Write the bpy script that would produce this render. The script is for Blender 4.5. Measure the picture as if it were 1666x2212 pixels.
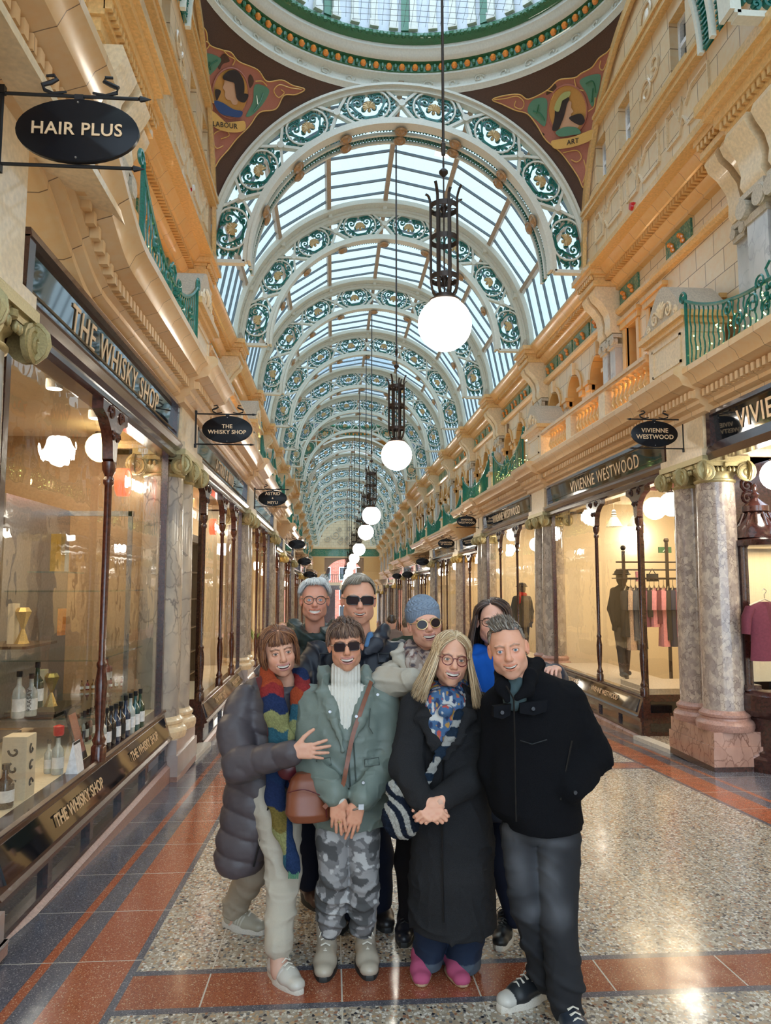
import bpy, math, random
import numpy as np
from mathutils import Vector, Matrix
PI=math.pi; cos=math.cos; sin=math.sin
SC=bpy.context.scene
for o in list(bpy.data.objects): bpy.data.objects.remove(o)
random.seed(4)
# ---------------- camera ----------------
FPX=1600.0; CAMZ=1.62; YAW=math.radians(4.0203); PITCH=math.radians(5.6397); SLOPE=0.044375
cam=bpy.data.cameras.new('camera'); camo=bpy.data.objects.new('camera',cam); SC.collection.objects.link(camo)
cam.sensor_fit='HORIZONTAL'; cam.sensor_width=36.0; cam.lens=36.0*FPX/1666.0; cam.clip_start=0.05; cam.clip_end=300
camo.location=(0,0,CAMZ); camo.rotation_euler=(PI/2+PITCH,0,-YAW); SC.camera=camo
CF=Vector((sin(YAW)*cos(PITCH),cos(YAW)*cos(PITCH),sin(PITCH))); CR=Vector((cos(YAW),-sin(YAW),0)); CU=CR.cross(CF)
def at(x,y,Y):
    d=CR*((x-833)/FPX)+CU*((1106-y)/FPX)+CF; t=Y/d.y
    return Vector((0,0,CAMZ))+d*t
def fz(Y): return -SLOPE*Y
# ---------------- light and exposure ----------------
SC.view_settings.view_transform='Standard'; SC.view_settings.look='None'; SC.view_settings.gamma=1.0
SC.view_settings.exposure=0.85; SC.view_settings.use_curve_mapping=False
w=bpy.data.worlds.new('overcast_sky'); SC.world=w; w.use_nodes=True
bg=w.node_tree.nodes['Background']; bg.inputs[0].default_value=(0.66,0.83,1.0,1); bg.inputs[1].default_value=2.3
sun=bpy.data.lights.new('sun','SUN'); sun.energy=0.6; sun.angle=math.radians(40); sun.color=(1,.96,.9)
so=bpy.data.objects.new('sun',sun); so.rotation_euler=(math.radians(28),math.radians(-12),0); SC.collection.objects.link(so)
def area(name,loc,rot,sx,sy,e,col=(1,.78,.5)):
    l=bpy.data.lights.new(name,'AREA'); l.shape='RECTANGLE'; l.size=sx; l.size_y=sy; l.energy=e; l.color=col
    o=bpy.data.objects.new(name,l); o.location=loc; o.rotation_euler=rot; SC.collection.objects.link(o); return o
def point(name,loc,e,col=(1,.78,.5),r=.1):
    l=bpy.data.lights.new(name,'POINT'); l.energy=e; l.color=col; l.shadow_soft_size=r
    o=bpy.data.objects.new(name,l); o.location=loc; SC.collection.objects.link(o); return o
# ---------------- materials ----------------
class NT:
    def __init__(s,name):
        s.m=bpy.data.materials.new(name); s.m.use_nodes=True; s.t=s.m.node_tree; s.t.nodes.clear()
        s.out=s.n('ShaderNodeOutputMaterial')
    def n(s,ty,**kw):
        nd=s.t.nodes.new(ty)
        for k,v in kw.items():
            if isinstance(k,str) and k.startswith('i_'):
                k=k[2:]; k=int(k) if k.isdigit() else k.replace('_',' ')
                s.put(nd,k,v)
            else: setattr(nd,k,v)
        return nd
    def put(s,nd,k,v):
        if isinstance(v,bpy.types.NodeSocket): s.t.links.new(v,nd.inputs[k])
        elif isinstance(v,bpy.types.Node): s.t.links.new(v.outputs[0],nd.inputs[k])
        else:
            if isinstance(v,tuple) and len(v)==3 and nd.inputs[k].type=='RGBA': v=v+(1,)
            nd.inputs[k].default_value=v
    def coord(s,scale=(1,1,1),swz=None):
        c=s.n('ShaderNodeTexCoord').outputs['Object']
        if swz:
            sp=s.n('ShaderNodeSeparateXYZ',i_0=c); cb=s.n('ShaderNodeCombineXYZ')
            for i,a in enumerate(swz):
                if a!='0': s.put(cb,i,sp.outputs['XYZ'.index(a)])
            c=cb.outputs[0]
        mp=s.n('ShaderNodeMapping',i_0=c); mp.inputs['Scale'].default_value=scale
        return mp.outputs[0]
    def ramp(s,fac,stops,const=False):
        r=s.n('ShaderNodeValToRGB'); cr=r.color_ramp
        if const: cr.interpolation='CONSTANT'
        while len(cr.elements)<len(stops): cr.elements.new(.5)
        for e,(p,c) in zip(cr.elements,stops):
            e.position=p; e.color=(c+(1,)) if len(c)==3 else c
        s.put(r,0,fac); return r.outputs[0]
    def mix(s,f,a,b,mode='MIX'):
        m=s.n('ShaderNodeMix',data_type='RGBA',blend_type=mode)
        for k,v in ((0,f),(6,a),(7,b)): s.put(m,k,v)
        return m.outputs[2]
    def math(s,op,a,b=0.0,c=0.0):
        m=s.n('ShaderNodeMath',operation=op); s.put(m,0,a); s.put(m,1,b); s.put(m,2,c); return m.outputs[0]
    def bsdf(s,col,rough=.5,metal=0,bump=None,bs=.2,bd=.01,**kw):
        b=s.n('ShaderNodeBsdfPrincipled'); s.put(b,'Base Color',col); s.put(b,'Roughness',rough); s.put(b,'Metallic',metal)
        if bump is not None:
            bp=s.n('ShaderNodeBump'); bp.inputs['Strength'].default_value=bs; bp.inputs['Distance'].default_value=bd
            s.put(bp,'Height',bump); s.put(b,'Normal',bp.outputs[0])
        for k,v in kw.items(): s.put(b,k.replace('_',' '),v)
        s.t.links.new(b.outputs[0],s.out.inputs[0]); return b
MC={}
def plain(name,col,rough=.5,metal=0,var=.12,scale=8,bs=.15,**kw):
    if name in MC: return MC[name]
    n=NT(name); co=n.coord((scale,)*3)
    nz=n.n('ShaderNodeTexNoise',i_0=co,i_Detail=4.0)
    lo=tuple(c*(1-var) for c in col); hi=tuple(min(1,c*(1+var)) for c in col)
    n.bsdf(n.ramp(nz.outputs[0],[(.3,lo),(.7,hi)]),rough,metal,bump=nz.outputs[0],bs=bs,**kw)
    MC[name]=n.m; return n.m
def tiles(name,col,col2,joint,sx=.45,sz=.3,swz='YZ0',rough=.28,ms=.012,var=.1,coat=0.3):
    n=NT(name); co=n.coord((1,1,1),swz)
    b=n.n('ShaderNodeTexBrick',i_0=co); b.inputs['Color1'].default_value=col+(1,); b.inputs['Color2'].default_value=col2+(1,)
    b.inputs['Mortar'].default_value=joint+(1,); b.inputs['Scale'].default_value=1.0; b.inputs['Mortar Size'].default_value=ms*.5
    b.inputs['Brick Width'].default_value=sx; b.inputs['Row Height'].default_value=sz; b.inputs['Mortar Smooth'].default_value=.2
    nz=n.n('ShaderNodeTexNoise',i_0=n.coord((3,3,3)),i_Detail=3.0)
    c=n.mix(n.ramp(nz.outputs[0],[(.35,(0,0,0)),(.75,(.5,.5,.5))]),b.outputs[0],n.mix(1.0,b.outputs[0],(1.0,.78,.55),'MULTIPLY'))
    n.bsdf(c,rough,0,bump=b.outputs[1],bs=.35,bd=-.006,Coat_Weight=coat,Coat_Roughness=.12); MC[name]=n.m; return n.m
M={}
M['cream_tile']=tiles('cream_faience',(.80,.63,.41),(.74,.55,.33),(.22,.13,.07))
M['cream_tile_x']=tiles('cream_faience_across',(.80,.66,.46),(.75,.59,.39),(.28,.18,.1),swz='XZ0')
M['warm_tile']=tiles('amber_faience',(.76,.47,.19),(.70,.41,.15),(.3,.17,.08),sx=.4,sz=3.0,ms=.008)
M['cornice']=tiles('cornice_faience',(.74,.52,.29),(.67,.44,.22),(.2,.12,.06),sx=.42,sz=3.1,ms=.007)
M['cream']=plain('cream_terracotta',(.78,.60,.38),.3,var=.12,scale=6,Coat_Weight=.3)
M['amber']=plain('amber_terracotta',(.75,.46,.18),.28,var=.15,scale=6,Coat_Weight=.3)
M['stone']=plain('grey_stone_coping',(.52,.44,.34),.6,var=.2,scale=9)
M['gold']=plain('dull_gold_paint',(.43,.35,.17),.4,.4,var=.15,scale=20)
M['brass']=plain('old_gold_leaf',(.60,.42,.15),.35,.75,var=.15,scale=20)
M['green']=plain('green_iron_paint',(.0,.14,.105),.35,0,var=.3,scale=12,Coat_Weight=.4)
M['leaf']=plain('green_glazed_leafwork',(.03,.17,.07),.3,0,var=.5,scale=30,bs=.6,Coat_Weight=.5)
M['white_iron']=plain('cream_iron_paint',(.70,.68,.58),.42,0,var=.06,scale=7)
M['buff']=plain('buff_timber_bar',(.42,.30,.20),.5,0,var=.15,scale=5)
M['bar']=plain('grey_glazing_bar',(.16,.19,.21),.4,.2)
M['wood']=plain('dark_mahogany',(.050,.017,.014),.22,0,var=.4,scale=7,bs=.1,Coat_Weight=.7,Coat_Roughness=.1)
M['wood2']=plain('red_brown_mahogany',(.09,.024,.013),.2,0,var=.4,scale=7,Coat_Weight=.7,Coat_Roughness=.1)
M['black']=plain('black_iron',(.012,.012,.014),.45,.3)
M['signblack']=plain('black_sign_enamel',(.006,.006,.008),.32,0,bs=0,Specular_IOR_Level=.2)
M['blackgloss']=plain('black_gloss_board',(.006,.007,.010),.06,0,bs=0,Coat_Weight=1.0)
M['bronze']=plain('dark_bronze',(.055,.040,.034),.4,.6)
M['orange']=plain('glazed_orange_fruit',(.85,.27,.04),.25,Coat_Weight=.6)
M['pink']=plain('pink_stone',(.40,.22,.17),.3,var=.2,scale=12)
M['shopwall']=plain('warm_cream_plaster',(.80,.68,.48),.7,var=.03)
M['shopsill']=plain('cream_display_board',(.78,.66,.46),.6,var=.05)
M['dark']=plain('dark_interior',(.05,.035,.025),.5)
M['shelfwood']=plain('brown_shelving',(.11,.065,.035),.45)
M['white']=plain('white_enamel',(.85,.85,.85),.3)
M['red']=plain('red_plastic',(.6,.01,.01),.3)
M['letters']=plain('pale_gold_lettering',(.78,.55,.33),.35,.3,bs=0)
M['steel']=plain('brushed_steel',(.45,.45,.46),.3,.9)
def emis(name,col,e,base=(.8,.8,.8)):
    n=NT(name); n.bsdf(base,.3,Emission_Color=col+(1,),Emission_Strength=e); MC[name]=n.m; return n.m
M['globe']=emis('lit_opal_globe',(1,.93,.80),16.0)
M['warmglobe']=emis('lit_warm_globe',(1,.74,.36),2.6)
M['neon']=emis('white_neon',(1,.96,.88),7.0)
M['neonred']=emis('red_neon_ring',(1,.12,.05),1.2,(.7,.1,.05))
M['bulb']=emis('fairy_bulb',(.7,1,.25),5.0)
M['down']=emis('downlight_lens',(1,.85,.6),9.0)
def glassmat(name,tint=(1,1,1),ior=1.45,milk=0.0,rough=0.0,wave=0.0):
    n=NT(name); lw=n.n('ShaderNodeLayerWeight'); f0=((ior-1)/(ior+1))**2
    fv=n.math('MULTIPLY_ADD',n.math('POWER',lw.outputs['Facing'],5.0),.85,f0*1.6)
    t=n.n('ShaderNodeBsdfTransparent'); t.inputs[0].default_value=tint+(1,)
    g=n.n('ShaderNodeBsdfGlossy'); g.inputs['Roughness'].default_value=rough; g.inputs[0].default_value=(1,1,1,1)
    if wave:
        nz=n.n('ShaderNodeTexNoise',i_0=n.coord((1.2,1.2,1.2)),i_Detail=1.0)
        bp=n.n('ShaderNodeBump'); bp.inputs['Strength'].default_value=wave; bp.inputs['Distance'].default_value=.02
        n.put(bp,'Height',nz.outputs[0]); n.put(g,'Normal',bp.outputs[0])
    a=t.outputs[0]
    if milk:
        d=n.n('ShaderNodeBsdfTranslucent'); d.inputs[0].default_value=(.9,.96,1,1)
        m0=n.n('ShaderNodeMixShader'); m0.inputs[0].default_value=milk; n.put(m0,1,a); n.put(m0,2,d.outputs[0]); a=m0.outputs[0]
    m=n.n('ShaderNodeMixShader'); n.put(m,0,fv); n.put(m,1,a); n.put(m,2,g.outputs[0])
    n.put(n.out,0,m.outputs[0]); MC[name]=n.m; return n.m
M['glass']=glassmat('shop_window_glass',(.97,.98,.96),1.5,wave=.04)
M['roofglass']=glassmat('roof_glass',(.25,.285,.275),1.3,milk=.10)
M['bottleglass']=glassmat('clear_bottle_glass',(.8,.9,.88),1.5)
def marble(name,base,dark,light,vein,scale=3.0,breccia=.5):
    n=NT(name); co=n.coord((scale,scale,scale*.7))
    nz=n.n('ShaderNodeTexNoise',i_0=co,i_Scale=1.4,i_Detail=6.0)
    wv=n.n('ShaderNodeMixRGB'); 
    va=n.n('ShaderNodeVectorMath',operation='MULTIPLY_ADD'); n.put(va,0,nz.outputs[1]); va.inputs[1].default_value=(.9,.9,.9); n.put(va,2,co)
    vo=n.n('ShaderNodeTexVoronoi',feature='DISTANCE_TO_EDGE',i_0=va.outputs[0],i_Scale=2.2)
    vc=n.n('ShaderNodeTexVoronoi',i_0=va.outputs[0],i_Scale=2.2)
    c1=n.ramp(nz.outputs[0],[(.32,dark),(.5,base),(.68,light)])
    sp=n.n('ShaderNodeSeparateColor',i_0=vc.outputs[1])
    c2=n.ramp(sp.outputs[0],[(0,dark),(.4,base),(.8,light)])
    c=n.mix(breccia,c1,c2)
    vm=n.ramp(vo.outputs[0],[(0,(.9,.9,.9)),(.055,(0,0,0))])
    fade=n.n('ShaderNodeTexNoise',i_0=co,i_Scale=.8,i_Detail=2.0)
    vm=n.math('MULTIPLY',vm,n.ramp(fade.outputs[0],[(.38,(.1,.1,.1)),(.6,(1,1,1))]))
    n.bsdf(n.mix(vm,c,vein),.16,Coat_Weight=.4,Coat_Roughness=.08); MC[name]=n.m; return n.m
M['marble_l']=marble('cream_grey_marble',(.50,.44,.37),(.30,.28,.27),(.66,.58,.47),(.16,.15,.15),2.4,.35)
M['marble_r']=marble('brecciated_purple_marble',(.42,.34,.29),(.27,.21,.19),(.64,.53,.42),(.13,.085,.08),10.0,.5)
M['marble_g']=marble('grey_brown_marble',(.36,.31,.27),(.22,.19,.17),(.50,.43,.36),(.12,.10,.09),6,.6)
M['pilaster']=marble('grey_pilaster_marble',(.52,.49,.47),(.40,.38,.37),(.62,.58,.55),(.3,.28,.28),2.5,.2)
M['red_plinth']=marble('pink_red_plinth_stone',(.42,.23,.17),(.32,.17,.13),(.52,.31,.24),(.16,.07,.05),3.5,.3)
M['grey_plinth']=marble('pale_pink_plinth_stone',(.50,.40,.36),(.44,.35,.31),(.56,.46,.41),(.42,.33,.3),2,.1)
def terrazzo(name,stops,grid=None,scale=75,rough=.16,matrix=(.34,.29,.23),edge=.05):
    n=NT(name); co=n.coord((scale,scale*.8,scale))
    vc=n.n('ShaderNodeTexVoronoi',i_0=co,i_Scale=1.0); ve=n.n('ShaderNodeTexVoronoi',feature='DISTANCE_TO_EDGE',i_0=co,i_Scale=1.0)
    sp=n.n('ShaderNodeSeparateColor',i_0=vc.outputs[1])
    c=n.ramp(sp.outputs[0],stops,True)
    c=n.mix(n.ramp(ve.outputs[0],[(edge,(1,1,1)),(edge*1.6,(0,0,0))]),c,matrix)
    if grid:
        tc=n.n('ShaderNodeTexCoord').outputs['Object']; s2=n.n('ShaderNodeSeparateXYZ',i_0=tc); mask=None
        for ax,off,per,wd in grid:
            q=n.math('ABSOLUTE',n.math('WRAP',n.math('SUBTRACT',s2.outputs[ax],off),per/2,-per/2))
            q=n.math('LESS_THAN',q,wd); mask=q if mask is None else n.math('MAXIMUM',mask,q)
        c=n.mix(mask,c,(.62,.58,.5))
    nz=n.n('ShaderNodeTexNoise',i_0=n.coord((1.5,1.5,1.5)),i_Detail=3.0)
    n.bsdf(c,n.ramp(nz.outputs[0],[(.3,(rough*.7,)*3),(.7,(rough*1.7,)*3)]),Coat_Weight=.2,Coat_Roughness=.1)
    MC[name]=n.m; return n.m
JX=(0,.05,.60,.0035)
M['t_speck']=terrazzo('speckled_terrazzo',[(0,(.60,.55,.46)),(.20,(.40,.32,.24)),(.36,(.50,.33,.19)),(.46,(.74,.70,.64)),(.60,(.15,.15,.16)),(.70,(.34,.29,.24)),(.80,(.32,.15,.09)),(.86,(.03,.03,.04)),(.91,(.45,.40,.32))],[JX])
M['t_dark']=terrazzo('dark_grey_terrazzo',[(0,(.11,.108,.135)),(.4,(.15,.145,.17)),(.7,(.08,.08,.10)),(.93,(.32,.31,.33))],[(1,0.1,.62,.003)],scale=230,edge=.02,matrix=(.08,.08,.09))
M['t_orange']=terrazzo('orange_terrazzo',[(0,(.36,.10,.045)),(.4,(.42,.13,.06)),(.7,(.28,.07,.035)),(.92,(.60,.36,.22))],[(1,0.1,.62,.003)],scale=230,edge=.02,matrix=(.36,.1,.05))
M['t_orange_x']=terrazzo('orange_cross_terrazzo',[(0,(.32,.095,.045)),(.4,(.38,.12,.06)),(.7,(.24,.06,.035)),(.92,(.55,.33,.2))],[JX],scale=230,edge=.02,matrix=(.32,.1,.05))
M['marble_step']=plain('white_marble_step',(.66,.62,.55),.3,var=.15)
M['mosaic']=terrazzo('mosaic_threshold',[(0,(.68,.62,.52)),(.55,(.5,.45,.38)),(.75,(.12,.12,.12)),(.88,(.4,.12,.08))],scale=55,edge=.08)
def checker_green(name):
    n=NT(name); co=n.coord((1,1,1)); nz=n.n('ShaderNodeTexNoise',i_0=co,i_Scale=16.0,i_Detail=4.0,i_Distortion=1.5)
    c=n.ramp(nz.outputs[0],[(.38,(.28,.30,.16)),(.46,(.05,.26,.15)),(.62,(.02,.14,.09))])
    n.bsdf(c,.3,bump=nz.outputs[0],bs=.9,bd=.03,Coat_Weight=.5); MC[name]=n.m; return n.m
M['frieze']=checker_green('green_leaf_frieze_tile')
# ---------------- mesh builder ----------------
class MB:
    def __init__(s): s.v=[]; s.f=[]; s.mi=[]; s.T=None
    def vs(s,pts):
        b=len(s.v)
        if s.T: pts=[s.T(p) for p in pts]
        s.v+= [tuple(p) for p in pts]; return b
    def face(s,ids,m=0): s.f.append(tuple(ids)); s.mi.append(m)
    def quad(s,a,b,c,d,m=0):
        k=s.vs([a,b,c,d]); s.face((k,k+1,k+2,k+3),m)
    def box(s,x0,x1,y0,y1,z0,z1,m=0):
        b=s.vs([(x,y,z) for z in (z0,z1) for y in (y0,y1) for x in (x0,x1)])
        for q in ((0,2,3,1),(4,5,7,6),(0,1,5,4),(2,6,7,3),(0,4,6,2),(1,3,7,5)): s.face([b+i for i in q],m)
    def cbox(s,c,hx,hy,hz,m=0): s.box(c[0]-hx,c[0]+hx,c[1]-hy,c[1]+hy,c[2]-hz,c[2]+hz,m)
    def prism(s,poly,fn,a0,a1,m=0,caps=True):
        n=len(poly); b=s.vs([fn(p,a) for a in (a0,a1) for p in poly])
        for i in range(n): s.face((b+i,b+(i+1)%n,b+n+(i+1)%n,b+n+i),m)
        if caps: s.face(range(b+n-1,b-1,-1),m); s.face(range(b+n,b+2*n),m)
    def rings(s,rings,m=0,close=True,cap=True,loop=False):
        n=len(rings[0]); b=s.vs([p for r in rings for p in r]); R=len(rings)
        for i in range(R if loop else R-1):
            j=(i+1)%R
            for k in range(n if close else n-1):
                l=(k+1)%n; s.face((b+i*n+k,b+i*n+l,b+j*n+l,b+j*n+k),m)
        if cap and close and not loop:
            s.face([b+k for k in range(n-1,-1,-1)],m); s.face([b+(R-1)*n+k for k in range(n)],m)
    def lathe(s,prof,c,n=16,m=0,sx=1,sy=1,ax='z'):
        rs=[]
        for r,z in prof:
            rg=[]
            for k in range(n):
                t=2*PI*k/n; a,b2=r*cos(t)*sx,r*sin(t)*sy
                rg.append((c[0]+a,c[1]+b2,c[2]+z) if ax=='z' else ((c[0]+a,c[1]+z,c[2]+b2) if ax=='y' else (c[0]+z,c[1]+a,c[2]+b2)))
            rs.append(rg)
        s.rings(rs,m)
    def sphere(s,c,r,n=12,m=0,sc=(1,1,1)):
        rs=[]
        for i in range(n//2+1):
            t=PI*i/(n//2); rr=max(sin(t),.02)
            rs.append([(c[0]+r*rr*cos(2*PI*k/n)*sc[0],c[1]+r*rr*sin(2*PI*k/n)*sc[1],c[2]-r*cos(t)*sc[2]) for k in range(n)])
        s.rings(rs,m)
    def tube(s,path,r,n=6,m=0,loop=False,cap=True,flat=1.0):
        P=[Vector(p) for p in path]; N=len(P); rs=[]; up=None
        for i in range(N):
            a=P[(i-1)%N] if (loop or i>0) else P[i]; b=P[(i+1)%N] if (loop or i<N-1) else P[i]
            d=(b-a); d=d.normalized() if d.length>1e-9 else Vector((0,0,1))
            if up is None: up=Vector((0,0,1)) if abs(d.z)<.9 else Vector((0,1,0))
            sd=d.cross(up)
            if sd.length<1e-4: sd=d.cross(Vector((1,0,0)))
            sd.normalize(); up=sd.cross(d).normalized()
            rr=r[i] if hasattr(r,'__len__') else r
            rs.append([P[i]+sd*(rr*cos(2*PI*k/n))+up*(rr*flat*sin(2*PI*k/n)) for k in range(n)])
        s.rings(rs,m,cap=cap,loop=loop)
    def ribbon(s,path,N,w,t,m=0,loop=False):
        P=[Vector(p) for p in path]; N=Vector(N).normalized(); L=len(P); rs=[]
        for i in range(L):
            a=P[(i-1)%L] if (loop or i>0) else P[i]; b=P[(i+1)%L] if (loop or i<L-1) else P[i]
            d=(b-a).normalized(); sd=d.cross(N).normalized(); ww=(w[i] if hasattr(w,'__len__') else w)/2
            rs.append([P[i]+sd*ww+N*t/2,P[i]-sd*ww+N*t/2,P[i]-sd*ww-N*t/2,P[i]+sd*ww-N*t/2])
        s.rings(rs,m,loop=loop)
    def build(s,name,mats,parent=None,smooth=30,recalc=True,loc=None):
        me=bpy.data.meshes.new(name)
        if parent is not None and loc is None: loc=-parent.location if parent.parent is None else Vector((0,0,0))
        me.from_pydata(s.v,[],s.f)
        if not isinstance(mats,(list,tuple)): mats=[mats]
        for m in mats: me.materials.append(M[m] if isinstance(m,str) else m)
        me.polygons.foreach_set('material_index',s.mi)
        if recalc:
            import bmesh
            bm=bmesh.new(); bm.from_mesh(me); bmesh.ops.recalc_face_normals(bm,faces=bm.faces); bm.to_mesh(me); bm.free()
        if smooth:
            me.polygons.foreach_set('use_smooth',[True]*len(me.polygons)); me.set_sharp_from_angle(angle=math.radians(smooth))
        me.update()
        o=bpy.data.objects.new(name,me); SC.collection.objects.link(o)
        if parent is not None: o.parent=parent; o.location=loc
        return o
def struct(o): o['kind']='structure'; return o
def tag(o,label,cat,group=None,kind=None):
    o['label']=label; o['category']=cat
    if group: o['group']=group
    if kind: o['kind']=kind
    return o
def thing(name,label,cat,loc=(0,0,0),group=None):
    o=bpy.data.objects.new(name,None); SC.collection.objects.link(o); o.location=loc; o.empty_display_size=.1
    return tag(o,label,cat,group)
def dup(root,off,label=None):
    r=root.copy(); SC.collection.objects.link(r); r.location=root.location+Vector(off)
    if label: r['label']=label
    def rec(src,dst):
        for ch in src.children:
            c=ch.copy(); SC.collection.objects.link(c); c.parent=dst; rec(ch,c)
    rec(root,r); return r
def spiral(cx,cy,r0,turns,a0,sgn=1,n=14,rend=.12):
    return [(cx+r0*(1-(1-rend)*i/n)*cos(a0+sgn*2*PI*turns*i/n),cy+r0*(1-(1-rend)*i/n)*sin(a0+sgn*2*PI*turns*i/n)) for i in range(n+1)]
FONT=None
def text_mesh(body,size,ext=.004,space=1.0,bold=0.0,align='CENTER'):
    cu=bpy.data.curves.new('t','FONT'); cu.body=body; cu.size=size; cu.extrude=ext; cu.align_x=align; cu.align_y='CENTER'
    cu.space_character=space; cu.offset=bold; cu.resolution_u=3; cu.space_line=.85
    o=bpy.data.objects.new('t',cu); SC.collection.objects.link(o); dg=bpy.context.evaluated_depsgraph_get(); dg.update()
    me=bpy.data.meshes.new_from_object(o.evaluated_get(dg)); bpy.data.objects.remove(o); return me
def lettering(body,size,loc,xdir,ydir,mat,parent,space=1.0,bold=0,ext=.004,sx=1.0,name='lettering'):
    me=text_mesh(body,size,ext,space,bold); X=Vector(xdir).normalized(); Y=Vector(ydir).normalized(); Z=X.cross(Y)
    mt=Matrix(((X.x*sx,Y.x,Z.x,loc[0]),(X.y*sx,Y.y,Z.y,loc[1]),(X.z*sx,Y.z,Z.z,loc[2]),(0,0,0,1)))
    me.transform(mt); me.materials.clear(); me.materials.append(M[mat]); me.name=name
    for p in me.polygons: p.material_index=0
    o=bpy.data.objects.new(name,me); SC.collection.objects.link(o)
    if parent is not None:
        o.parent=parent; o.location=-parent.location if parent.parent is None else (0,0,0)
    return o
LC=1.24; UC=1.10
def LX(s,u): return LC+s*u
def UX(s,u): return UC+s*u
SN={-1:'left',1:'right'}
ORD=['nearest','second','third','fourth','fifth','sixth','seventh','eighth','ninth','tenth','eleventh','twelfth','thirteenth','fourteenth','fifteenth','sixteenth','seventeenth','eighteenth','nineteenth','twentieth']
# ================= floor =================
YA,YB=-6.0,78.0
mb=MB()
def fstrip(x0,x1,y0,y1,m,dz=0.0):
    mb.quad((x0,y0,fz(y0)+dz),(x1,y0,fz(y0)+dz),(x1,y1,fz(y1)+dz),(x0,y1,fz(y1)+dz),m)
for x0,x1,m in ((-7,-1.37,1),(-1.37,-1.32,2),(-1.32,-1.2,1),(-1.2,-.935,2),(-.935,-.9,1),(3.42,3.46,1),(3.46,3.73,2),(3.73,3.86,1),(3.86,3.91,2),(3.91,10,1)): fstrip(x0,x1,YA,YB,m)
y=YA; k=-1
while y<YB:
    b=3.31+4.72*k; k+=1
    if b<YA: continue
    b=min(b,YB-.5); fstrip(-.9,3.42,y,b,0)
    fstrip(-.9,3.42,b,b+.045,1); fstrip(-.9,3.42,b+.045,b+.345,3); fstrip(-.9,3.42,b+.345,b+.39,1); y=b+.39
    if b>=YB-.6: break
fl=struct(mb.build('floor',['t_speck','t_dark','t_orange','t_orange_x'],smooth=None,recalc=False))
# ================= piers and marble columns =================
PC=[3.35,8.3,14.55,20.6,24.4,31.0,37.3,43.6,50,56.3,62.6,69]
def dz(Y): return 0.0 if Y<22.5 else -.40 if Y<34 else -.85 if Y<47 else -1.35 if Y<60 else -1.9
ZC=2.79
def ionic(mb,cx,cy,z,r):
    # one ionic capital: neck rings, four corner volutes, abacus
    mb.lathe([(r,z-.04),(r*1.12,z-.02),(r*1.12,z+.0),(r*1.0,z+.01),(r*1.02,z+.06),(r*1.2,z+.09),(r*1.15,z+.12)],(cx,cy,0),18)
    w=r*1.25; mb.box(cx-w,cx+w,cy-w,cy+w,z+.14,z+.185); mb.box(cx-w*1.1,cx+w*1.1,cy-w*1.1,cy+w*1.1,z+.185,z+.25)
    for a in (1,-1):
        for b in (1,-1):
            for ax in (0,1):
                pts=spiral(0,0,.115,2.2,PI/2,-a if ax==0 else -b,26,.10)
                if ax==0: c=(cx+a*w*.92,cy+b*w*1.02,z+.075); path=[(c[0]+p,c[1]+b*.012*i/10,c[2]+q) for i,(p,q) in enumerate(pts)]; mb.lathe([(.03,-.02),(.105,-.015),(.105,.01),(.02,.03)] if b>0 else [(.03,.02),(.105,.015),(.105,-.01),(.02,-.03)],c,14,ax='y')
                else: c=(cx+a*w*1.02,cy+b*w*.92,z+.075); path=[(c[0]+a*.012*i/10,c[1]+p,c[2]+q) for i,(p,q) in enumerate(pts)]; mb.lathe([(.03,-.02),(.105,-.015),(.105,.01),(.02,.03)] if a>0 else [(.03,.02),(.105,.015),(.105,-.01),(.02,-.03)],c,14,ax='x')
                mb.tube(path,[.020*(1-.5*i/26) for i in range(27)],5)
    for ax,sg in ((0,1),(0,-1),(1,1),(1,-1)):
        c=(cx,cy+sg*w*1.0,z+.15) if ax==0 else (cx+sg*w*1.0,cy,z+.15)
        mb.sphere(c,.035,6)
        for k in (-2,-1,1,2):
            mb.sphere((c[0]+(k*.045 if ax==0 else 0),c[1]+(k*.045 if ax else 0),z+.10),.022,6,sc=(1,1,1.5))
def column(s,u,y,zb,zt,mat,r=.222,capmat='gold',lab='',near=True,basemat='cream',grp=None):
    X=LX(s,u); root=thing('marble_column',lab,'column',(X,y,zb),grp)
    b=MB(); n=24 if near else 12
    b.lathe([(r*1.32,0),(r*1.36,.03),(r*1.36,.07),(r*1.28,.10),(r*1.16,.115),(r*1.14,.135),(r*1.2,.15),(r*1.2,.175),(r*1.06,.20),(r*1.02,.215)],(X,y,zb),n); b.build('base',basemat,root)
    b=MB(); H=zt-zb-.2; b.lathe([(r*(1.0-.12*max(0,t-.25)**1.3),.2+H*t) for t in (0,.15,.3,.45,.6,.75,.9,1)],(X,y,zb),n); b.build('shaft',mat,root,smooth=60)
    b=MB(); ionic(b,X,y,zt,r*.89); b.build('capital',capmat,root,smooth=50)
    return root
SDL={-1:'left',1:'right'}
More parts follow.
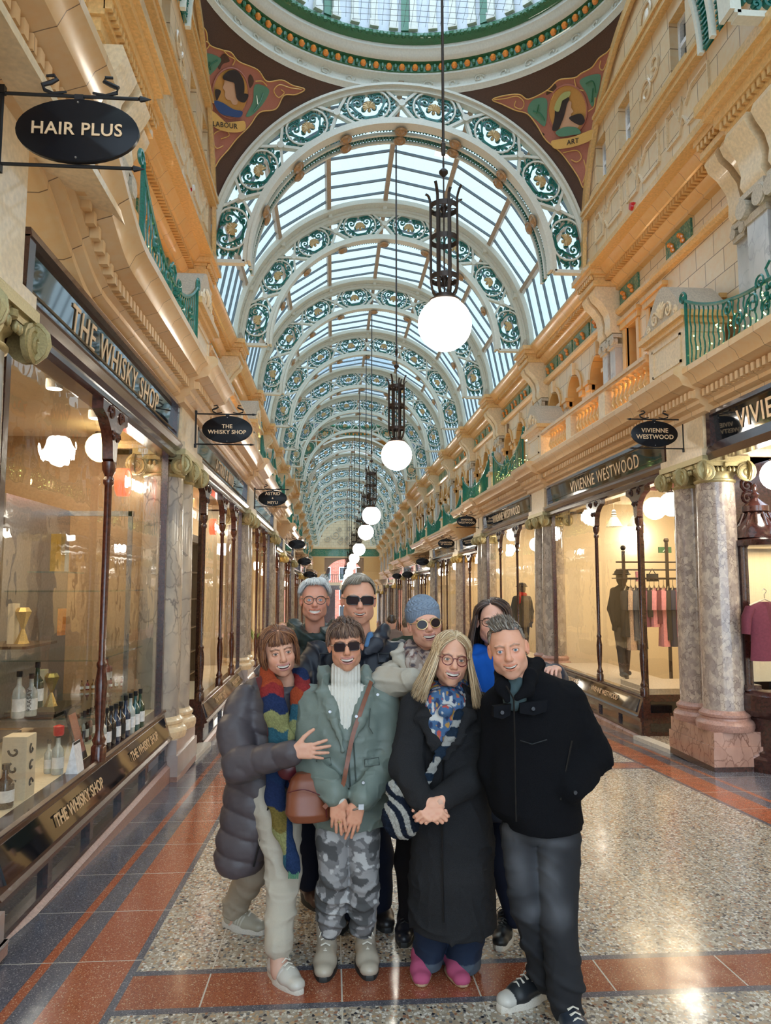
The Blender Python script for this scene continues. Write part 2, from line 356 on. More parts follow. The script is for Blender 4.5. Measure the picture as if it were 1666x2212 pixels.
for i,Y in enumerate(PC):
    for s in (-1,1):
        if Y<6 and s>0: continue
        d=dz(Y+1); g=fz(Y-.52)-.02; near=Y<16
        pm='grey_plinth' if s<0 else 'red_plinth'; u0=2.79
        top=.06+d; nm=ORD[i]
        p=thing('column_plinth','%s stone plinth under the %s pair of marble columns, %s side'%('pale pinkish grey' if s<0 else 'pinkish red',nm,SDL[s]),'plinth',(LX(s,u0+.3),Y,g))
        b=MB(); xs=sorted((LX(s,u0),LX(s,3.42))); b.box(xs[0],xs[1],Y-.52,Y+.52,g,g+.07,0); xs2=sorted((LX(s,u0-.004),LX(s,3.43)))
        b.box(xs2[0],xs2[1],Y-.525,Y+.525,g+.07,top-.15,1); b.box(xs[0]+.015,xs[1]-.015,Y-.505,Y+.505,top-.15,top,1)
        b.build('block',['wood' if s>0 else 'pink',pm],p)
        mat=('marble_l' if i<2 else 'marble_g') if s<0 else ('marble_r' if i%3==1 else 'marble_g')
        grp='paired marble columns along the arcade'
        for q,yy in enumerate((Y-.27,Y+.27)):
            lab='%s marble column, %s of the %s pair, %s side'%(('cream and grey veined' if i<2 else 'grey brown speckled') if s<0 else 'mottled brown and cream',['nearer','farther'][q],nm,SDL[s])
            column(s,3.06,yy,top,ZC+d,mat,capmat='gold' if near or i%2 else 'brass',lab=lab,near=near,basemat='cream' if s<0 else 'pink',grp=grp)
# ================= ground floor entablature, cornice =================
def sidefn(s,fx): return lambda p,a:(fx(s,p[0]),a,p[1])
tn=[0]
def trim(mb,mats,**k):
    tn[0]+=1; return struct(mb.build('trim_%d'%tn[0],mats,**k))
corn=[(2.95,3.50),(2.90,3.52),(2.90,3.57),(2.84,3.60),(2.84,3.64),(2.80,3.66),(2.80,3.75),(2.72,3.78),(2.66,3.80),(2.62,3.88),(2.56,3.92),(2.56,3.98),(2.60,4.01),(3.7,4.01),(3.7,3.5)]
for s in (-1,1):
    for i in range(len(PC)):
        Y=PC[i]; d=dz(Y+1)
        if Y<6 and s>0: pass
        b=MB(); fn=sidefn(s,LX)
        # block over the pier; the one nearest the camera carries its cornice higher
        e0=.45 if i==0 else 0
        xs=sorted((LX(s,2.85),LX(s,3.7))); b.box(xs[0],xs[1],Y-.46,Y+.46,ZC+.25+d,3.52+d+e0,0)
        xs=sorted((LX(s,2.80),LX(s,3.7))); b.box(xs[0],xs[1],Y-.52,Y+.52,ZC+.25+d,ZC+.33+d,0)
        b.prism([(p[0]-(.10 if p[0]<3.5 else 0),p[1]+d+e0) for p in corn],fn,Y-.62,Y+.62,1)
        yb=Y-.62; 
        for k in range(13):
            yy=Y-.58+k*.095; x2=sorted((LX(s,2.66),LX(s,2.74))); b.box(x2[0],x2[1],yy,yy+.05,3.665+d+e0,3.745+d+e0,1)
        trim(b,['cream','cornice'])
        # run to next pier
        Y2=PC[i+1] if i+1<len(PC) else 76.5
        b=MB()
        if i==0: b.rings([[(LX(s,p[0]),Y+.5+t*1.3,p[1]+.45*(.5+.5*cos(PI*t))) for p in corn] for t in [k/12 for k in range(13)]],0)
        b.prism([(p[0],p[1]+d) for p in corn],fn,Y+(.5 if i else 1.8),Y2-.5,0)
        if Y<30:
            n=int((Y2-Y-1.2)/.095)
            for k in range(n):
                yy=Y+.62+k*.095; d=dz(Y+1)+(.45*(.5+.5*cos(PI*min(1,max(0,(yy-Y-.5)/1.3)))) if i==0 else 0); x2=sorted((LX(s,2.745),LX(s,2.83))); b.box(x2[0],x2[1],yy,yy+.05,3.665+d,3.745+d,0)
        trim(b,['cornice'])
    b=MB(); b.prism([(p[0],p[1]) for p in corn],sidefn(s,LX),-5,2.8,0); trim(b,['cornice'])
# near bay run already made from P0; P0 on the right is just behind the frame
# ================= upper walls =================
UW=3.60
def arch_wall(b,s,y0,y1,z0,z1,ops,u=UW,depth=.28,m=0,mr=1,mb_=2,fx=UX):
    # ops: list of (yc, w, zbot, zspring, arched)
    ys=sorted(set([y0,y1]+[yc-w/2 for yc,w,*_ in ops]+[yc+w/2 for yc,w,*_ in ops]+[yc-w/2*cos(PI*k/10) for yc,w,zb,zs,ar in ops if ar for k in range(1,10)]))
    X=fx(s,u); Xi=fx(s,u+depth)
    def top(op,y):
        yc,w,zb,zs,ar=op
        return zs+(math.sqrt(max(0,(w/2)**2-(y-yc)**2)) if ar else 0)
    for a,c in zip(ys,ys[1:]):
        mid=(a+c)/2; op=next((o for o in ops if abs(mid-o[0])<o[1]/2),None)
        if not op: b.quad((X,a,z0),(X,c,z0),(X,c,z1),(X,a,z1),m); continue
        ta,tc=top(op,a),top(op,c)
        b.quad((X,a,ta),(X,c,tc),(X,c,z1),(X,a,z1),m)
        if op[2]>z0: b.quad((X,a,z0),(X,c,z0),(X,c,op[2]),(X,a,op[2]),m)
        b.quad((X,a,ta),(X,c,tc),(Xi,c,tc),(Xi,a,ta),mr)
        b.quad((Xi,a,op[2]),(Xi,c,op[2]),(Xi,c,tc),(Xi,a,ta),mb_)
    for op in ops:
        yc,w,zb,zs,ar=op
        for yy in (yc-w/2,yc+w/2): b.quad((X,yy,zb),(X,yy,zs),(Xi,yy,zs),(Xi,yy,zb),mr)
        b.quad((X,yc-w/2,zb),(X,yc+w/2,zb),(Xi,yc+w/2,zb),(Xi,yc-w/2,zb),mr)
        # raised surround
        if ar:
            pts=[(X,yc-w/2-.0,zb)]+[(X,yc-(w/2+.05)*cos(PI*k/12),zs+(w/2+.05)*sin(PI*k/12)) for k in range(13)]+[(X,yc+w/2,zb)]
            b.ribbon(pts[1:-1],(1,0,0),.1,.07,mr)
            b.cbox((X,yc,zs+w/2+.1),.07,.05,.13,m)
            for sg in (-1,1): b.cbox((X,yc+sg*(w/2+.1),zs-.03),.09,.13,.035,mr); b.cbox((X,yc+sg*(w/2+.1),zs-.12),.06,.1,.05,mr)
        else:
            for yy in (yc-w/2-.05,yc+w/2+.05): b.cbox((X,yy,(zb+zs)/2),.03,.05,(zs-zb)/2,mr)
            b.cbox((X,yc,zs+.06),.06,w/2+.14,.05,mr); b.cbox((X,yc,zs+.14),.09,w/2+.18,.03,mr)
        # timber window bars
        xi=fx(s,u+depth-.03)
        if zb>3.9 and w<1.0:
            b.cbox((xi,yc,(zb+zs)/2),.02,.02,(zs-zb)/2,3); b.cbox((xi,yc,(zb+zs)/2+.1),.02,w/2,.025,3)
RIB=[11.8+4.2*k for k in range(7)]
CROSS=(6.4,11.8); DOME2=(37.0,42.4)
RIB2=[42.4+4.2*k for k in range(9)]
def zr(Y): return 6.87 if Y<43 else 6.87-(Y-43)*.05
mcor=[(3.60,6.45),(3.52,6.47),(3.52,6.52),(3.46,6.55),(3.42,6.60),(3.42,6.66),(3.30,6.70),(3.24,6.78),(3.18,6.82),(3.18,6.87),(3.7,6.87)]
stc=[(3.62,6.02),(3.54,6.03),(3.50,6.07),(3.50,6.12),(3.56,6.15),(3.62,6.15)]
for s in (-1,1):
    b=MB()
    arch_wall(b,s,6.4,11.8,4.0,6.55,[(8.75,.55,4.0,4.95,False),(10.2,.42,4.55,5.75,False),(11.1,.42,4.55,5.75,False)])
    arch_wall(b,s,-5.0,6.4,4.0,6.55,[(yc,.7,4.2,5.3,True) for yc in (.6,1.7,2.8,4.0,5.1)])
    for k,Y in enumerate(RIB[:-1]+RIB2[:-1]):
        if Y>=37 and Y<42: continue
        o=zr(Y+2)-6.87
        arch_wall(b,s,Y,Y+4.2,3.0+o,6.55+o,[(Y+.8+q*1.3,.74,4.15+o,5.35+o,True) for q in range(3)])
    arch_wall(b,s,37.0,42.4,3.0,6.55,[(38.4,.8,4.2,5.4,True),(39.7,.8,4.2,5.4,True),(41,.8,4.2,5.4,True)])
    struct(b.build('wall_%s'%SN[s],['cream_tile','warm_tile','dark','wood2']))
    # string course + main cornice
    for (a,c) in [(-5,6.1),(6.1,11.8)]+[(Y,Y+4.2) for Y in RIB[:-1]]+[(37.0,42.4)]+[(Y,Y+4.2) for Y in RIB2[:-1]]:
        o=zr((a+c)/2)-6.87; b=MB(); b.prism([(p[0],p[1]+o) for p in stc],sidefn(s,UX),a,c,0); b.prism([(p[0],p[1]+o) for p in mcor],sidefn(s,UX),a,c,1)
        if c<30:
            for q in range(int((c-a)/.085)):
                x2=sorted((UX(s,3.33),UX(s,3.45))); b.box(x2[0],x2[1],a+q*.085,a+q*.085+.045,6.61,6.68,1)
        trim(b,['amber','warm_tile'])
    # green frieze panels with oranges
    for ri,Y in enumerate([8.0]+RIB[:-1]+RIB2[:-3]):
        if Y>36 and Y<42: continue
        o=zr(Y+2)-6.87; L=3.7 if Y==8.0 else 4.2
        fr=thing('fruit_frieze','green leaf and orange fruit frieze, %s bay of the upper %s wall'%(ORD[ri],SDL[s]),'frieze',(UX(s,UW),Y+L/2,6.3+o),'green fruit friezes under the upper cornice')
        np_=4
        for q in range(np_):
            if Y==8.0 and q in (0,2): continue
            a=Y+.2+q*(L-.3)/np_; c=a+(L-.3)/np_-.12; b=MB()
            xs=sorted((UX(s,UW-.03),UX(s,UW+.02))); b.box(xs[0],xs[1],a,c,6.16+o,6.45+o); pn=b.build('leaf_panel','frieze',fr)
            if Y<26:
                b=MB()
                for t in range(2 if Y<18 else 1):
                    yc=a+(c-a)*(.3+.4*t)
                    for dy,dz_ in ((0,0),(.06,.04),(-.03,-.07)):
                        b.sphere((UX(s,UW-.05),yc+dy,6.3+o+dz_),.038,8)
                b.build('orange','orange',pn)
# ---- crossing piers, rib pedestals, pilasters, consoles ----
def pilaster_pair(s,Y,near,i):
    o=zr(Y)-6.87; root=thing('wall_pilaster','%s grey marble pilaster pair between the upper windows, %s wall'%(ORD[min(i//2,19)],SDL[s]),'pilaster',(UX(s,UW),Y,4.0+o),'paired pilasters between the upper windows')
    for dy in (-.17,.17):
        b=MB(); xs=sorted((UX(s,UW-.12),UX(s,UW+.02))); b.box(xs[0],xs[1],Y+dy-.11,Y+dy+.11,4.0+o,5.5+o); b.build('shaft','pilaster',root)
    b=MB()
    for dy in (-.17,.17):
        for q in (-1,1):
            pts=spiral(0,0,.07,1.8,PI/2,-q,16,.15); X=UX(s,UW-.16)
            b.tube([(X,Y+dy+q*.09+p,5.6+o+r_) for p,r_ in pts],.016,4); b.lathe([(.02,-.05),(.06,-.05),(.06,.05),(.02,.05)],(X+s*.03,Y+dy+q*.09,5.6+o),10,ax='x')
        xs=sorted((UX(s,UW-.16),UX(s,UW))); b.box(xs[0],xs[1],Y+dy-.14,Y+dy+.14,5.66+o,5.72+o); b.box(xs[0],xs[1],Y+dy-.12,Y+dy+.12,5.5+o,5.56+o)
    b.build('capital','stone',root)
    for dy in (-.17,.17):
        b=MB(); prof=[(UW,5.74),(UW-.16,5.74),(UW-.20,5.82),(UW-.19,5.95),(UW-.22,6.1),(UW-.32,6.25),(UW-.42,6.34),(UW-.46,6.44),(UW-.42,6.52),(UW,6.52)]
        b.prism([(p[0],p[1]+o) for p in prof],sidefn(s,UX),Y+dy-.12,Y+dy+.12); b.build('console','cream',root,smooth=45)
    b=MB(); xs=sorted((UX(s,3.06),UX(s,UW)))
    for e,za,zb in ((0,6.52,6.60),(-.03,6.60,6.66),(.05,6.70,6.78),(.10,6.78,6.87)):
        x2=sorted((UX(s,3.12-e),UX(s,UW))); b.box(x2[0],x2[1],Y-.34-e,Y+.34+e,za+o,zb+o)
    x2=sorted((UX(s,3.12),UX(s,UW))); b.box(x2[0],x2[1],Y-.33,Y+.33,6.66+o,6.70+o)
    for q in range(8): yy=Y-.33+q*.088; x3=sorted((UX(s,3.08),UX(s,3.13))); b.box(x3[0],x3[1],yy,yy+.045,6.62+o,6.69+o)
    b.build('cornice_block','amber',root)
    b=MB(); x2=sorted((UX(s,3.10),UX(s,3.40)))
    b.box(x2[0],x2[1],Y-.2,Y+.2,6.87+o,7.02+o); b.rings([[(x2[0],Y-.2,7.02+o),(x2[1],Y-.2,7.02+o),(x2[1],Y+.2,7.02+o),(x2[0],Y+.2,7.02+o)],[(x2[0]+.08,Y-.04,7.2+o),(x2[1]-.08,Y-.04,7.2+o),(x2[1]-.08,Y+.04,7.2+o),(x2[0]+.08,Y+.04,7.2+o)]])
    b.build('pedestal_cap','stone',root)
i=0
for Y in [7.55]+RIB+RIB2[:-1]:
    for s in (-1,1): pilaster_pair(s,Y,Y<20,i)
    i+=1
# heavy crossing piers next to the camera (block, consoles, big pilasters)
for s in (-1,1):
    root=thing('crossing_pier','massive cream faience pier block high on the %s, nearest the camera'%SDL[s],'pier',(UX(s,3.3),6.5,4.0))
    b=MB(); xs=sorted((UX(s,3.3),UX(s,3.7))); b.box(xs[0],xs[1],6.05,7.15,4.0,6.5)
    b.build('pier_body','cream_tile_x',root)
    b=MB()
    for e,za,zb in ((0,6.30,6.42),(.04,6.42,6.47),(.12,6.55,6.66),(.2,6.66,6.75),(.26,6.75,6.87)):
        x2=sorted((UX(s,3.1-e),UX(s,3.7))); b.box(x2[0],x2[1],6.0-e,7.2+e,za,zb)
    x2=sorted((UX(s,3.06),UX(s,3.7))); b.box(x2[0],x2[1],5.96,7.24,6.47,6.55)
    for q in range(15): yy=5.96+q*.088; x3=sorted((UX(s,3.0),UX(s,3.07))); b.box(x3[0],x3[1],yy,yy+.045,6.47,6.55)
    for q in range(6): xx=x2[0]+.02+q*.088; b.box(xx,xx+.045,7.2,7.3,6.47,6.55); b.box(xx,xx+.045,5.9,5.97,6.47,6.55)
    b.build('cornice_block','amber',root)
    for dy in (6.35,6.85):
        b=MB(); prof=[(3.3,5.62),(3.14,5.62),(3.08,5.72),(3.1,5.85),(3.06,6.0),(2.98,6.12),(2.93,6.22),(2.96,6.3),(3.3,6.3)]
        b.prism(prof,sidefn(s,UX),dy-.19,dy+.19); b.build('console','cream',root,smooth=45)
        b=MB(); x2=sorted((UX(s,3.13),UX(s,3.32))); b.box(x2[0],x2[1],dy-.18,dy+.18,4.0,5.3); b.build('shaft','pilaster',root)
        b=MB()
        for q in (-1,1):
            X=UX(s,3.08); pts=spiral(0,0,.11,2,PI/2,-q,20,.12); b.tube([(X,dy+q*.15+p,5.46+r_) for p,r_ in pts],.02,5); b.lathe([(.02,-.09),(.1,-.09),(.1,.09),(.02,.09)],(X+s*.06,dy+q*.15,5.46),14,ax='x')
        b.box(x2[0]-.05,x2[1]+.05,dy-.22,dy+.22,5.56,5.62); b.box(x2[0]-.02,x2[1]+.02,dy-.19,dy+.19,5.3,5.38); b.build('capital','stone',root)
# ---- lunette walls of the crossings ----
def lun(s,Ya,Yb,name,full=True):
    X=UX(s,3.12); yc=(Ya+Yb)/2; hb=(Yb-Ya)/2
    b=MB(); N=36
    wins=[(9.95,.5,7.95,8.62),(11.0,.0,0,0)] if full else []
    ops=[(10.0,.42,7.95,8.75),(10.95,.42,7.95,8.75),(8.3,.42,7.95,8.75)] if full else []
    ys=sorted(set([yc-hb*cos(PI*k/N) for k in range(N+1)]+[o[0]-o[1]/2 for o in ops]+[o[0]+o[1]/2 for o in ops]))
    zt=lambda y: 6.87+3.1*math.sqrt(max(0,1-((y-yc)/hb)**2))
    for a,c in zip(ys,ys[1:]):
        m=(a+c)/2; op=next((o for o in ops if abs(m-o[0])<o[1]/2),None)
        if not op: b.quad((X,a,6.8),(X,c,6.8),(X,c,zt(c)),(X,a,zt(a)),0)
        else:
            b.quad((X,a,6.8),(X,c,6.8),(X,c,op[2]),(X,a,op[2]),0)
            t1,t2=max(op[3],min(zt(a),99)),max(op[3],zt(c)); b.quad((X,a,op[3]),(X,c,op[3]),(X,c,t2),(X,a,t1),0)
    for o in ops:
        Xi=UX(s,3.3)
        for yy in (o[0]-o[1]/2,o[0]+o[1]/2): b.quad((X,yy,o[2]),(X,yy,o[3]),(Xi,yy,o[3]),(Xi,yy,o[2]),0)
        b.quad((X,o[0]-o[1]/2,o[3]),(X,o[0]+o[1]/2,o[3]),(Xi,o[0]+o[1]/2,o[3]),(Xi,o[0]-o[1]/2,o[3]),1)
        b.quad((X,o[0]-o[1]/2,o[2]),(X,o[0]+o[1]/2,o[2]),(Xi,o[0]+o[1]/2,o[2]),(Xi,o[0]-o[1]/2,o[2]),0)
        b.cbox((X-s*.02,o[0],o[2]-.06),.06,.32,.05,1)
    struct(b.build(name,['cream_tile','amber']))
    for n_,o in enumerate(ops):
        w_=thing('casement_window','small leaded casement window high in the %s wall, %s'%(SDL[s],['middle of the three','farthest of the three','nearest of the three'][n_]),'window',(UX(s,3.28),o[0],o[2]))
        fb=MB(); x_=UX(s,3.26)
        for yy in (o[0]-o[1]/2+.03,o[0]+o[1]/2-.03): fb.cbox((x_,yy,(o[2]+o[3])/2),.03,.03,(o[3]-o[2])/2)
        for zz in (o[2]+.03,o[3]-.03,o[2]+.45): fb.cbox((x_,o[0],zz),.029,o[1]/2-.06,.03)
        fb.build('frame','white',w_)
        fb=MB(); fb.cbox((UX(s,3.29),o[0],(o[2]+o[3])/2),.005,o[1]/2,(o[3]-o[2])/2); fb.build('pane','blackgloss',w_)
    # orange arch rim, string courses, parapet pattern
    b=MB(); xs=sorted((UX(s,3.04),UX(s,3.4))); b.box(xs[0],xs[1],Ya,Yb,6.80,6.88); trim(b,['amber'])
    b=MB(); b.ribbon([(X-s*.03,yc-hb*1.0*cos(PI*k/40),6.87+3.1*sin(PI*k/40)) for k in range(41)],(1,0,0),.16,.10,0)
    b.ribbon([(X-s*.06,yc-hb*.955*cos(PI*k/40),6.87+3.0*sin(PI*k/40)) for k in range(41)],(1,0,0),.04,.06,0)
    for z,t in ((7.74,.05),(7.80,.03),(9.0,.045),(9.07,.025)):
        w=hb*math.sqrt(max(0,1-((z-6.87)/3.1)**2)); b.cbox((X-s*.04,yc,z),.06 if t>.04 else .09,w-.05,t,1)
    trim(b,['amber','amber'])
    if full:
        b=MB(); x=X-s*.012; w=.028
        def zig(pts): b.ribbon([(x,p,q) for p,q in pts],(1,0,0),w,.035,0)
        for y0 in (7.6,8.9,10.2):
            zig([(y0,7.12),(y0,7.55),(y0+.38,7.55),(y0+.55,7.4),(y0+.62,7.55),(y0+.72,7.3),(y0+.85,7.55),(y0+1.05,7.55),(y0+1.05,7.12),(y0+.72,7.12),(y0+.62,7.3),(y0+.5,7.12),(y0,7.12)])
        for y0,z0,sg in ((7.9,9.2,1),(10.2,9.2,-1),(9.1,9.35,1),(7.2,8.2,1),(11.35,7.9,-1),(9.2,8.3,1),(8.95,8.5,-1)):
            b.tube([(x,y0+p,z0+q) for p,q in spiral(0,0,.2,1.3,0,sg,20)],.022,5)
        b.sphere((x,9.1,9.3),.09,10,sc=(.5,1,1.6)); b.build('relief',['cream'],None)
        o=bpy.data.objects['relief']; o.name='plaster_relief'; tag(o,'raised cream strapwork and scroll relief on the upper %s crossing wall'%SDL[s],'relief')
for s in (-1,1): lun(s,CROSS[0],CROSS[1],'wall_%s_lunette'%SN[s]); lun(s,DOME2[0],DOME2[1],'wall_%s_far_lunette'%SN[s],False)
# ================= pendentives and domes =================
RA=3.1
def ellip(yc,hb,x,y):   # height on the pendentive surface
    A=RA*math.sqrt(2); B=hb*math.sqrt(2); q=1-((x-UC)/A)**2-((y-yc)/B)**2
    return 6.87+RA*math.sqrt(2)*math.sqrt(max(0,q))
def pendentive(yc,hb,sx,sy,off=0.0):
    b=MB(); n=44; rows=[]
    for i in range(n+1):
        t=i/n; r=[]
        for j in range(n+1):
            f=j/n*PI/2; ex,ey=cos(f),sin(f); k=max(ex,ey); sc=(1/k-1)*t+1
            x=UC+sx*RA*ex*sc; y=yc+sy*hb*ey*sc; r.append((x,y,ellip(yc,hb,x,y)))
        rows.append(r)
    b.rings(rows,0,close=False,cap=False); return b
M['umber']=plain('dark_umber_ground',(.085,.040,.025),.45,var=.3,scale=20)
M['amberground']=plain('gold_mosaic_ground',(.55,.27,.07),.4,var=.35,scale=60)
M['mos_pink']=plain('dusky_pink_mosaic',(.42,.15,.10),.5,var=.3,scale=50)
M['mos_gold']=plain('gold_mosaic',(.72,.42,.12),.4,var=.3,scale=80)
M['mos_green']=plain('sea_green_mosaic',(.10,.24,.15),.5,var=.35,scale=60)
M['mos_skin']=plain('skin_mosaic',(.62,.36,.22),.5,var=.15,scale=60)
M['mos_hair']=plain('dark_hair_mosaic',(.03,.02,.02),.5,var=.3,scale=60)
M['mos_blue']=plain('blue_mosaic',(.03,.07,.20),.5,var=.3,scale=60)
def pxs(yc,hb,x,y,off):
    # where the line of sight through a photo point meets the pendentive surface
    d=CR*((x-833)/FPX)+CU*((1106-y)/FPX)+CF; A=RA*math.sqrt(2); B=hb*math.sqrt(2); o=(-UC,-yc,CAMZ-6.87); r=(A,B,A)
    qa=sum((d[i]/r[i])**2 for i in range(3)); qb=sum(2*d[i]*o[i]/r[i]**2 for i in range(3)); qc=sum((o[i]/r[i])**2 for i in range(3))-1
    t=(-qb+math.sqrt(max(0,qb*qb-4*qa*qc)))/(2*qa); p=Vector((0,0,CAMZ))+d*t
    n=Vector(((p.x-UC)/A**2,(p.y-yc)/B**2,(p.z-6.87)/A**2)).normalized(); return p-n*off
def grid_patch(b,yc,hb,sx,poly,off,m):
    cx=sum(p[0] for p in poly)/len(poly); cy=sum(p[1] for p in poly)/len(poly); rs=[]
    for t in (1,.8,.6,.4,.2,.01): rs.append([pxs(yc,hb,cx+(p-cx)*t,cy+(q-cy)*t,off) for p,q in poly])
    b.rings(rs,m,cap=False)
def bezier(pts,n=6):   # closed Catmull-Rom
    out=[]; N=len(pts)
    for i in range(N):
        p0,p1,p2,p3=[Vector(pts[(i+k-1)%N]) for k in range(4)]
        for j in range(n):
            t=j/n; out.append(tuple(.5*((2*p1)+(p2-p0)*t+(2*p0-5*p1+4*p2-p3)*t*t+(3*p1-p0-3*p2+p3)*t**3)))
    return out
def openspl(pts,n=6):
    out=[]; N=len(pts)
    for i in range(N-1):
        p0,p1,p2,p3=[Vector(pts[min(max(i+k-1,0),N-1)]) for k in range(4)]
        for j in range(n):
            t=j/n; out.append(.5*((2*p1)+(p2-p0)*t+(2*p0-5*p1+4*p2-p3)*t*t+(3*p1-p0-3*p2+p3)*t**3))
    out.append(Vector(pts[-1])); return out
def mosaic(yc,hb,sx,label,word,female):
    root=tag(pendentive(yc,hb,sx,1).build('pendentive_mosaic','umber'),label,'mosaic')
    ox=833 if sx>0 else 0
    def W(pts): return [(ox+p/2,q/2) for p,q in pts]
    def tb(lst,w,name,mat,closed=False,off=.03):
        b=MB()
        for pts in lst:
            pts=W(pts); P=[pxs(yc,hb,p,q,off) for p,q in (bezier(pts,5) if closed else [tuple(v) for v in openspl(pts,5)])]
            b.tube(P,w,5,loop=closed,cap=not closed)
        return b.build(name,mat,root)
    def fl_(lst,name,mat,off,par=None):
        b=MB()
        for pts in lst: grid_patch(b,yc,hb,sx,bezier(W(pts),4),off,0)
        o=b.build(name,mat,par or root,recalc=False)
        if par: o.location=(0,0,0)
        return o
    if not female:
        out=[(845,90),(885,130),(900,190),(960,215),(995,225),(1030,265),(1110,300),(1150,350),(1215,345),(1262,368),(1315,385),(1275,408),(1225,412),(1190,470),(1120,485),(1075,545),(1020,600),(985,645),(945,690),(915,738),(897,700),(893,640),(888,560),(880,480),(872,400),(862,300),(857,200),(843,140)]
        green=[[(880,230),(950,250),(935,290),(900,330),(885,370),(878,300)],[(1100,365),(1160,385),(1140,440),(1090,495),(1060,500),(1090,440)],[(885,490),(905,520),(892,525)]]
        lines=[[(1300,385),(1250,378),(1205,365),(1180,390),(1200,420),(1225,400),(1210,385)],[(850,110),(865,160),(880,210),(900,190),(885,175)],[(950,600),(985,585),(970,560),(930,570),(910,600),(930,640),(960,630)],[(910,640),(925,690),(912,725)],[(900,320),(880,360),(890,420)],[(1100,350),(1130,350),(1150,370)],[(960,215),(985,240),(1010,255),(1000,280)]]
        mc=(992,400,78,108); leaf=[[(895,290),(915,270),(935,258)],[(905,300),(900,265)],[(1095,480),(1120,440),(1135,400)],[(1110,450),(1105,410)]]
        gaps=[[(965,230),(990,262),(960,275),(945,300),(935,270)],[(1080,320),(1095,350),(1078,380),(1070,345)]]
        scroll=[(885,470),(925,490),(950,520),(1000,535),(1045,520),(1050,560),(1000,572),(940,560),(905,535)]; txt=(960,540)
    else:
        out=[(990,195),(998,250),(965,290),(948,400),(925,480),(917,580),(893,640),(888,700),(868,760),(857,812),(835,765),(795,705),(755,655),(695,605),(655,540),(615,492),(560,475),(505,450),(463,430),(520,412),(580,408),(620,428),(700,390),(750,345),(820,335),(850,315),(895,290),(925,250),(960,225)]
        green=[[(842,345),(925,318),(930,360),(915,420),(895,460),(870,400)],[(640,430),(695,425),(700,480),(690,545),(655,520),(615,480)]]
        lines=[[(470,430),(520,425),(570,415),(600,440),(590,470),(560,460),(565,435)],[(990,215),(965,260),(945,300),(930,290),(935,260)],[(770,660),(830,650),(850,680),(830,700),(805,690)],[(860,690),(870,740),(856,790)],[(880,480),(905,460),(910,420)],[(700,390),(730,400),(720,430)],[(820,340),(830,380),(860,390)]]
        mc=(790,475,84,110); leaf=[[(870,360),(900,350),(912,400)],[(895,440),(900,380)],[(640,480),(670,490),(690,520)],[(655,490),(665,450)]]
        gaps=[[(700,410),(740,380),(730,360),(700,392)],[(620,520),(655,560),(690,580),(660,590)]]
        scroll=[(722,610),(765,600),(820,590),(870,570),(905,560),(900,600),(850,625),(790,640),(735,642)]; txt=(818,612)
    po=bezier(W(out),4); b=MB(); cs=2.2; xs_=[p[0] for p in po]; ys_=[p[1] for p in po]
    def inside(x,y):
        c=False
        for (x0,y0),(x1,y1) in zip(po,po[1:]+po[:1]):
            if (y0>y)!=(y1>y) and x<(x1-x0)*(y-y0)/(y1-y0)+x0: c=not c
        return c
    for i_ in range(int((max(xs_)-min(xs_))/cs)+1):
        for j_ in range(int((max(ys_)-min(ys_))/cs)+1):
            x0,y0=min(xs_)+i_*cs,min(ys_)+j_*cs
            if inside(x0+cs/2,y0+cs/2): b.quad(*[pxs(yc,hb,x,y,.012) for x,y in ((x0,y0),(x0+cs,y0),(x0+cs,y0+cs),(x0,y0+cs))])
    b.build('strapwork','mos_pink',root,recalc=False,smooth=None)
    tb([out],.011,'gold_outline','mos_gold',True,.022); tb(lines,.009,'scroll_lines','mos_gold',False,.032)
    fl_(gaps,'ground_gap','umber',.02); fl_(green,'green_field','mos_green',.022); tb(leaf,.010,'leaf_sprig','leaf',False,.034)
    cx,cy,rx,ry=mc; disc=[(cx+rx*cos(t*PI/8),cy+ry*sin(t*PI/8)) for t in range(16)]
    md=fl_([disc],'medallion','amberground',.032); tb([disc],.016,'medallion_rim','mos_pink',True,.03)
    if not female:
        fl_([[(968,325),(962,360),(955,378),(966,392),(964,412),(975,428),(990,432),(1000,450),(1020,445),(1025,380),(1000,325)]],'profile_head','mos_skin',.045,md)
        fl_([[(955,325),(985,300),(1020,305),(1045,345),(1048,395),(1032,428),(1012,405),(1008,365),(985,340),(960,342)]],'hair','mos_hair',.058,md)
        fl_([[(915,435),(950,440),(1000,470),(1040,480),(1030,505),(980,500),(940,485)]],'robe','mos_blue',.056,md)
        fl_([[(1015,405),(1065,405),(1050,440),(1020,430)],[(920,385),(945,390),(935,420),(925,430)]],'tool','mos_hair',.062,md)
    else:
        fl_([[(790,435),(808,440),(806,462),(817,480),(806,487),(806,505),(790,512),(800,535),(840,540),(820,560),(760,560),(770,500),(765,450)]],'profile_head','mos_skin',.045,md)
        fl_([[(740,460),(765,420),(800,420),(790,450),(780,490),(770,520),(750,560),(725,560),(735,510)],[(800,505),(850,490),(868,520),(850,540),(815,525)]],'hair','mos_hair',.058,md)
        fl_([[(735,470),(748,430),(775,398),(805,392),(800,415),(775,425),(765,450),(755,480)]],'laurel_wreath','leafpale',.068,md)
        fl_([[(740,570),(780,548),(830,550),(850,575),(800,585),(760,590)]],'robe','mos_green',.056,md)
    fl_([scroll],'ribbon_scroll','mos_gold',.070)
    me=text_mesh(word,24,.0,1.05,.35)
    for v in me.vertices:
        X=txt[0]+v.co.x*1.15; Y=txt[1]-v.co.y*1.3+(.12*(X-txt[0]) if not female else -.22*(X-txt[0]))
        v.co=pxs(yc,hb,ox+X/2,Y/2,.085)
    me.materials.clear(); me.materials.append(M['mos_hair'])
    for p in me.polygons: p.material_index=0
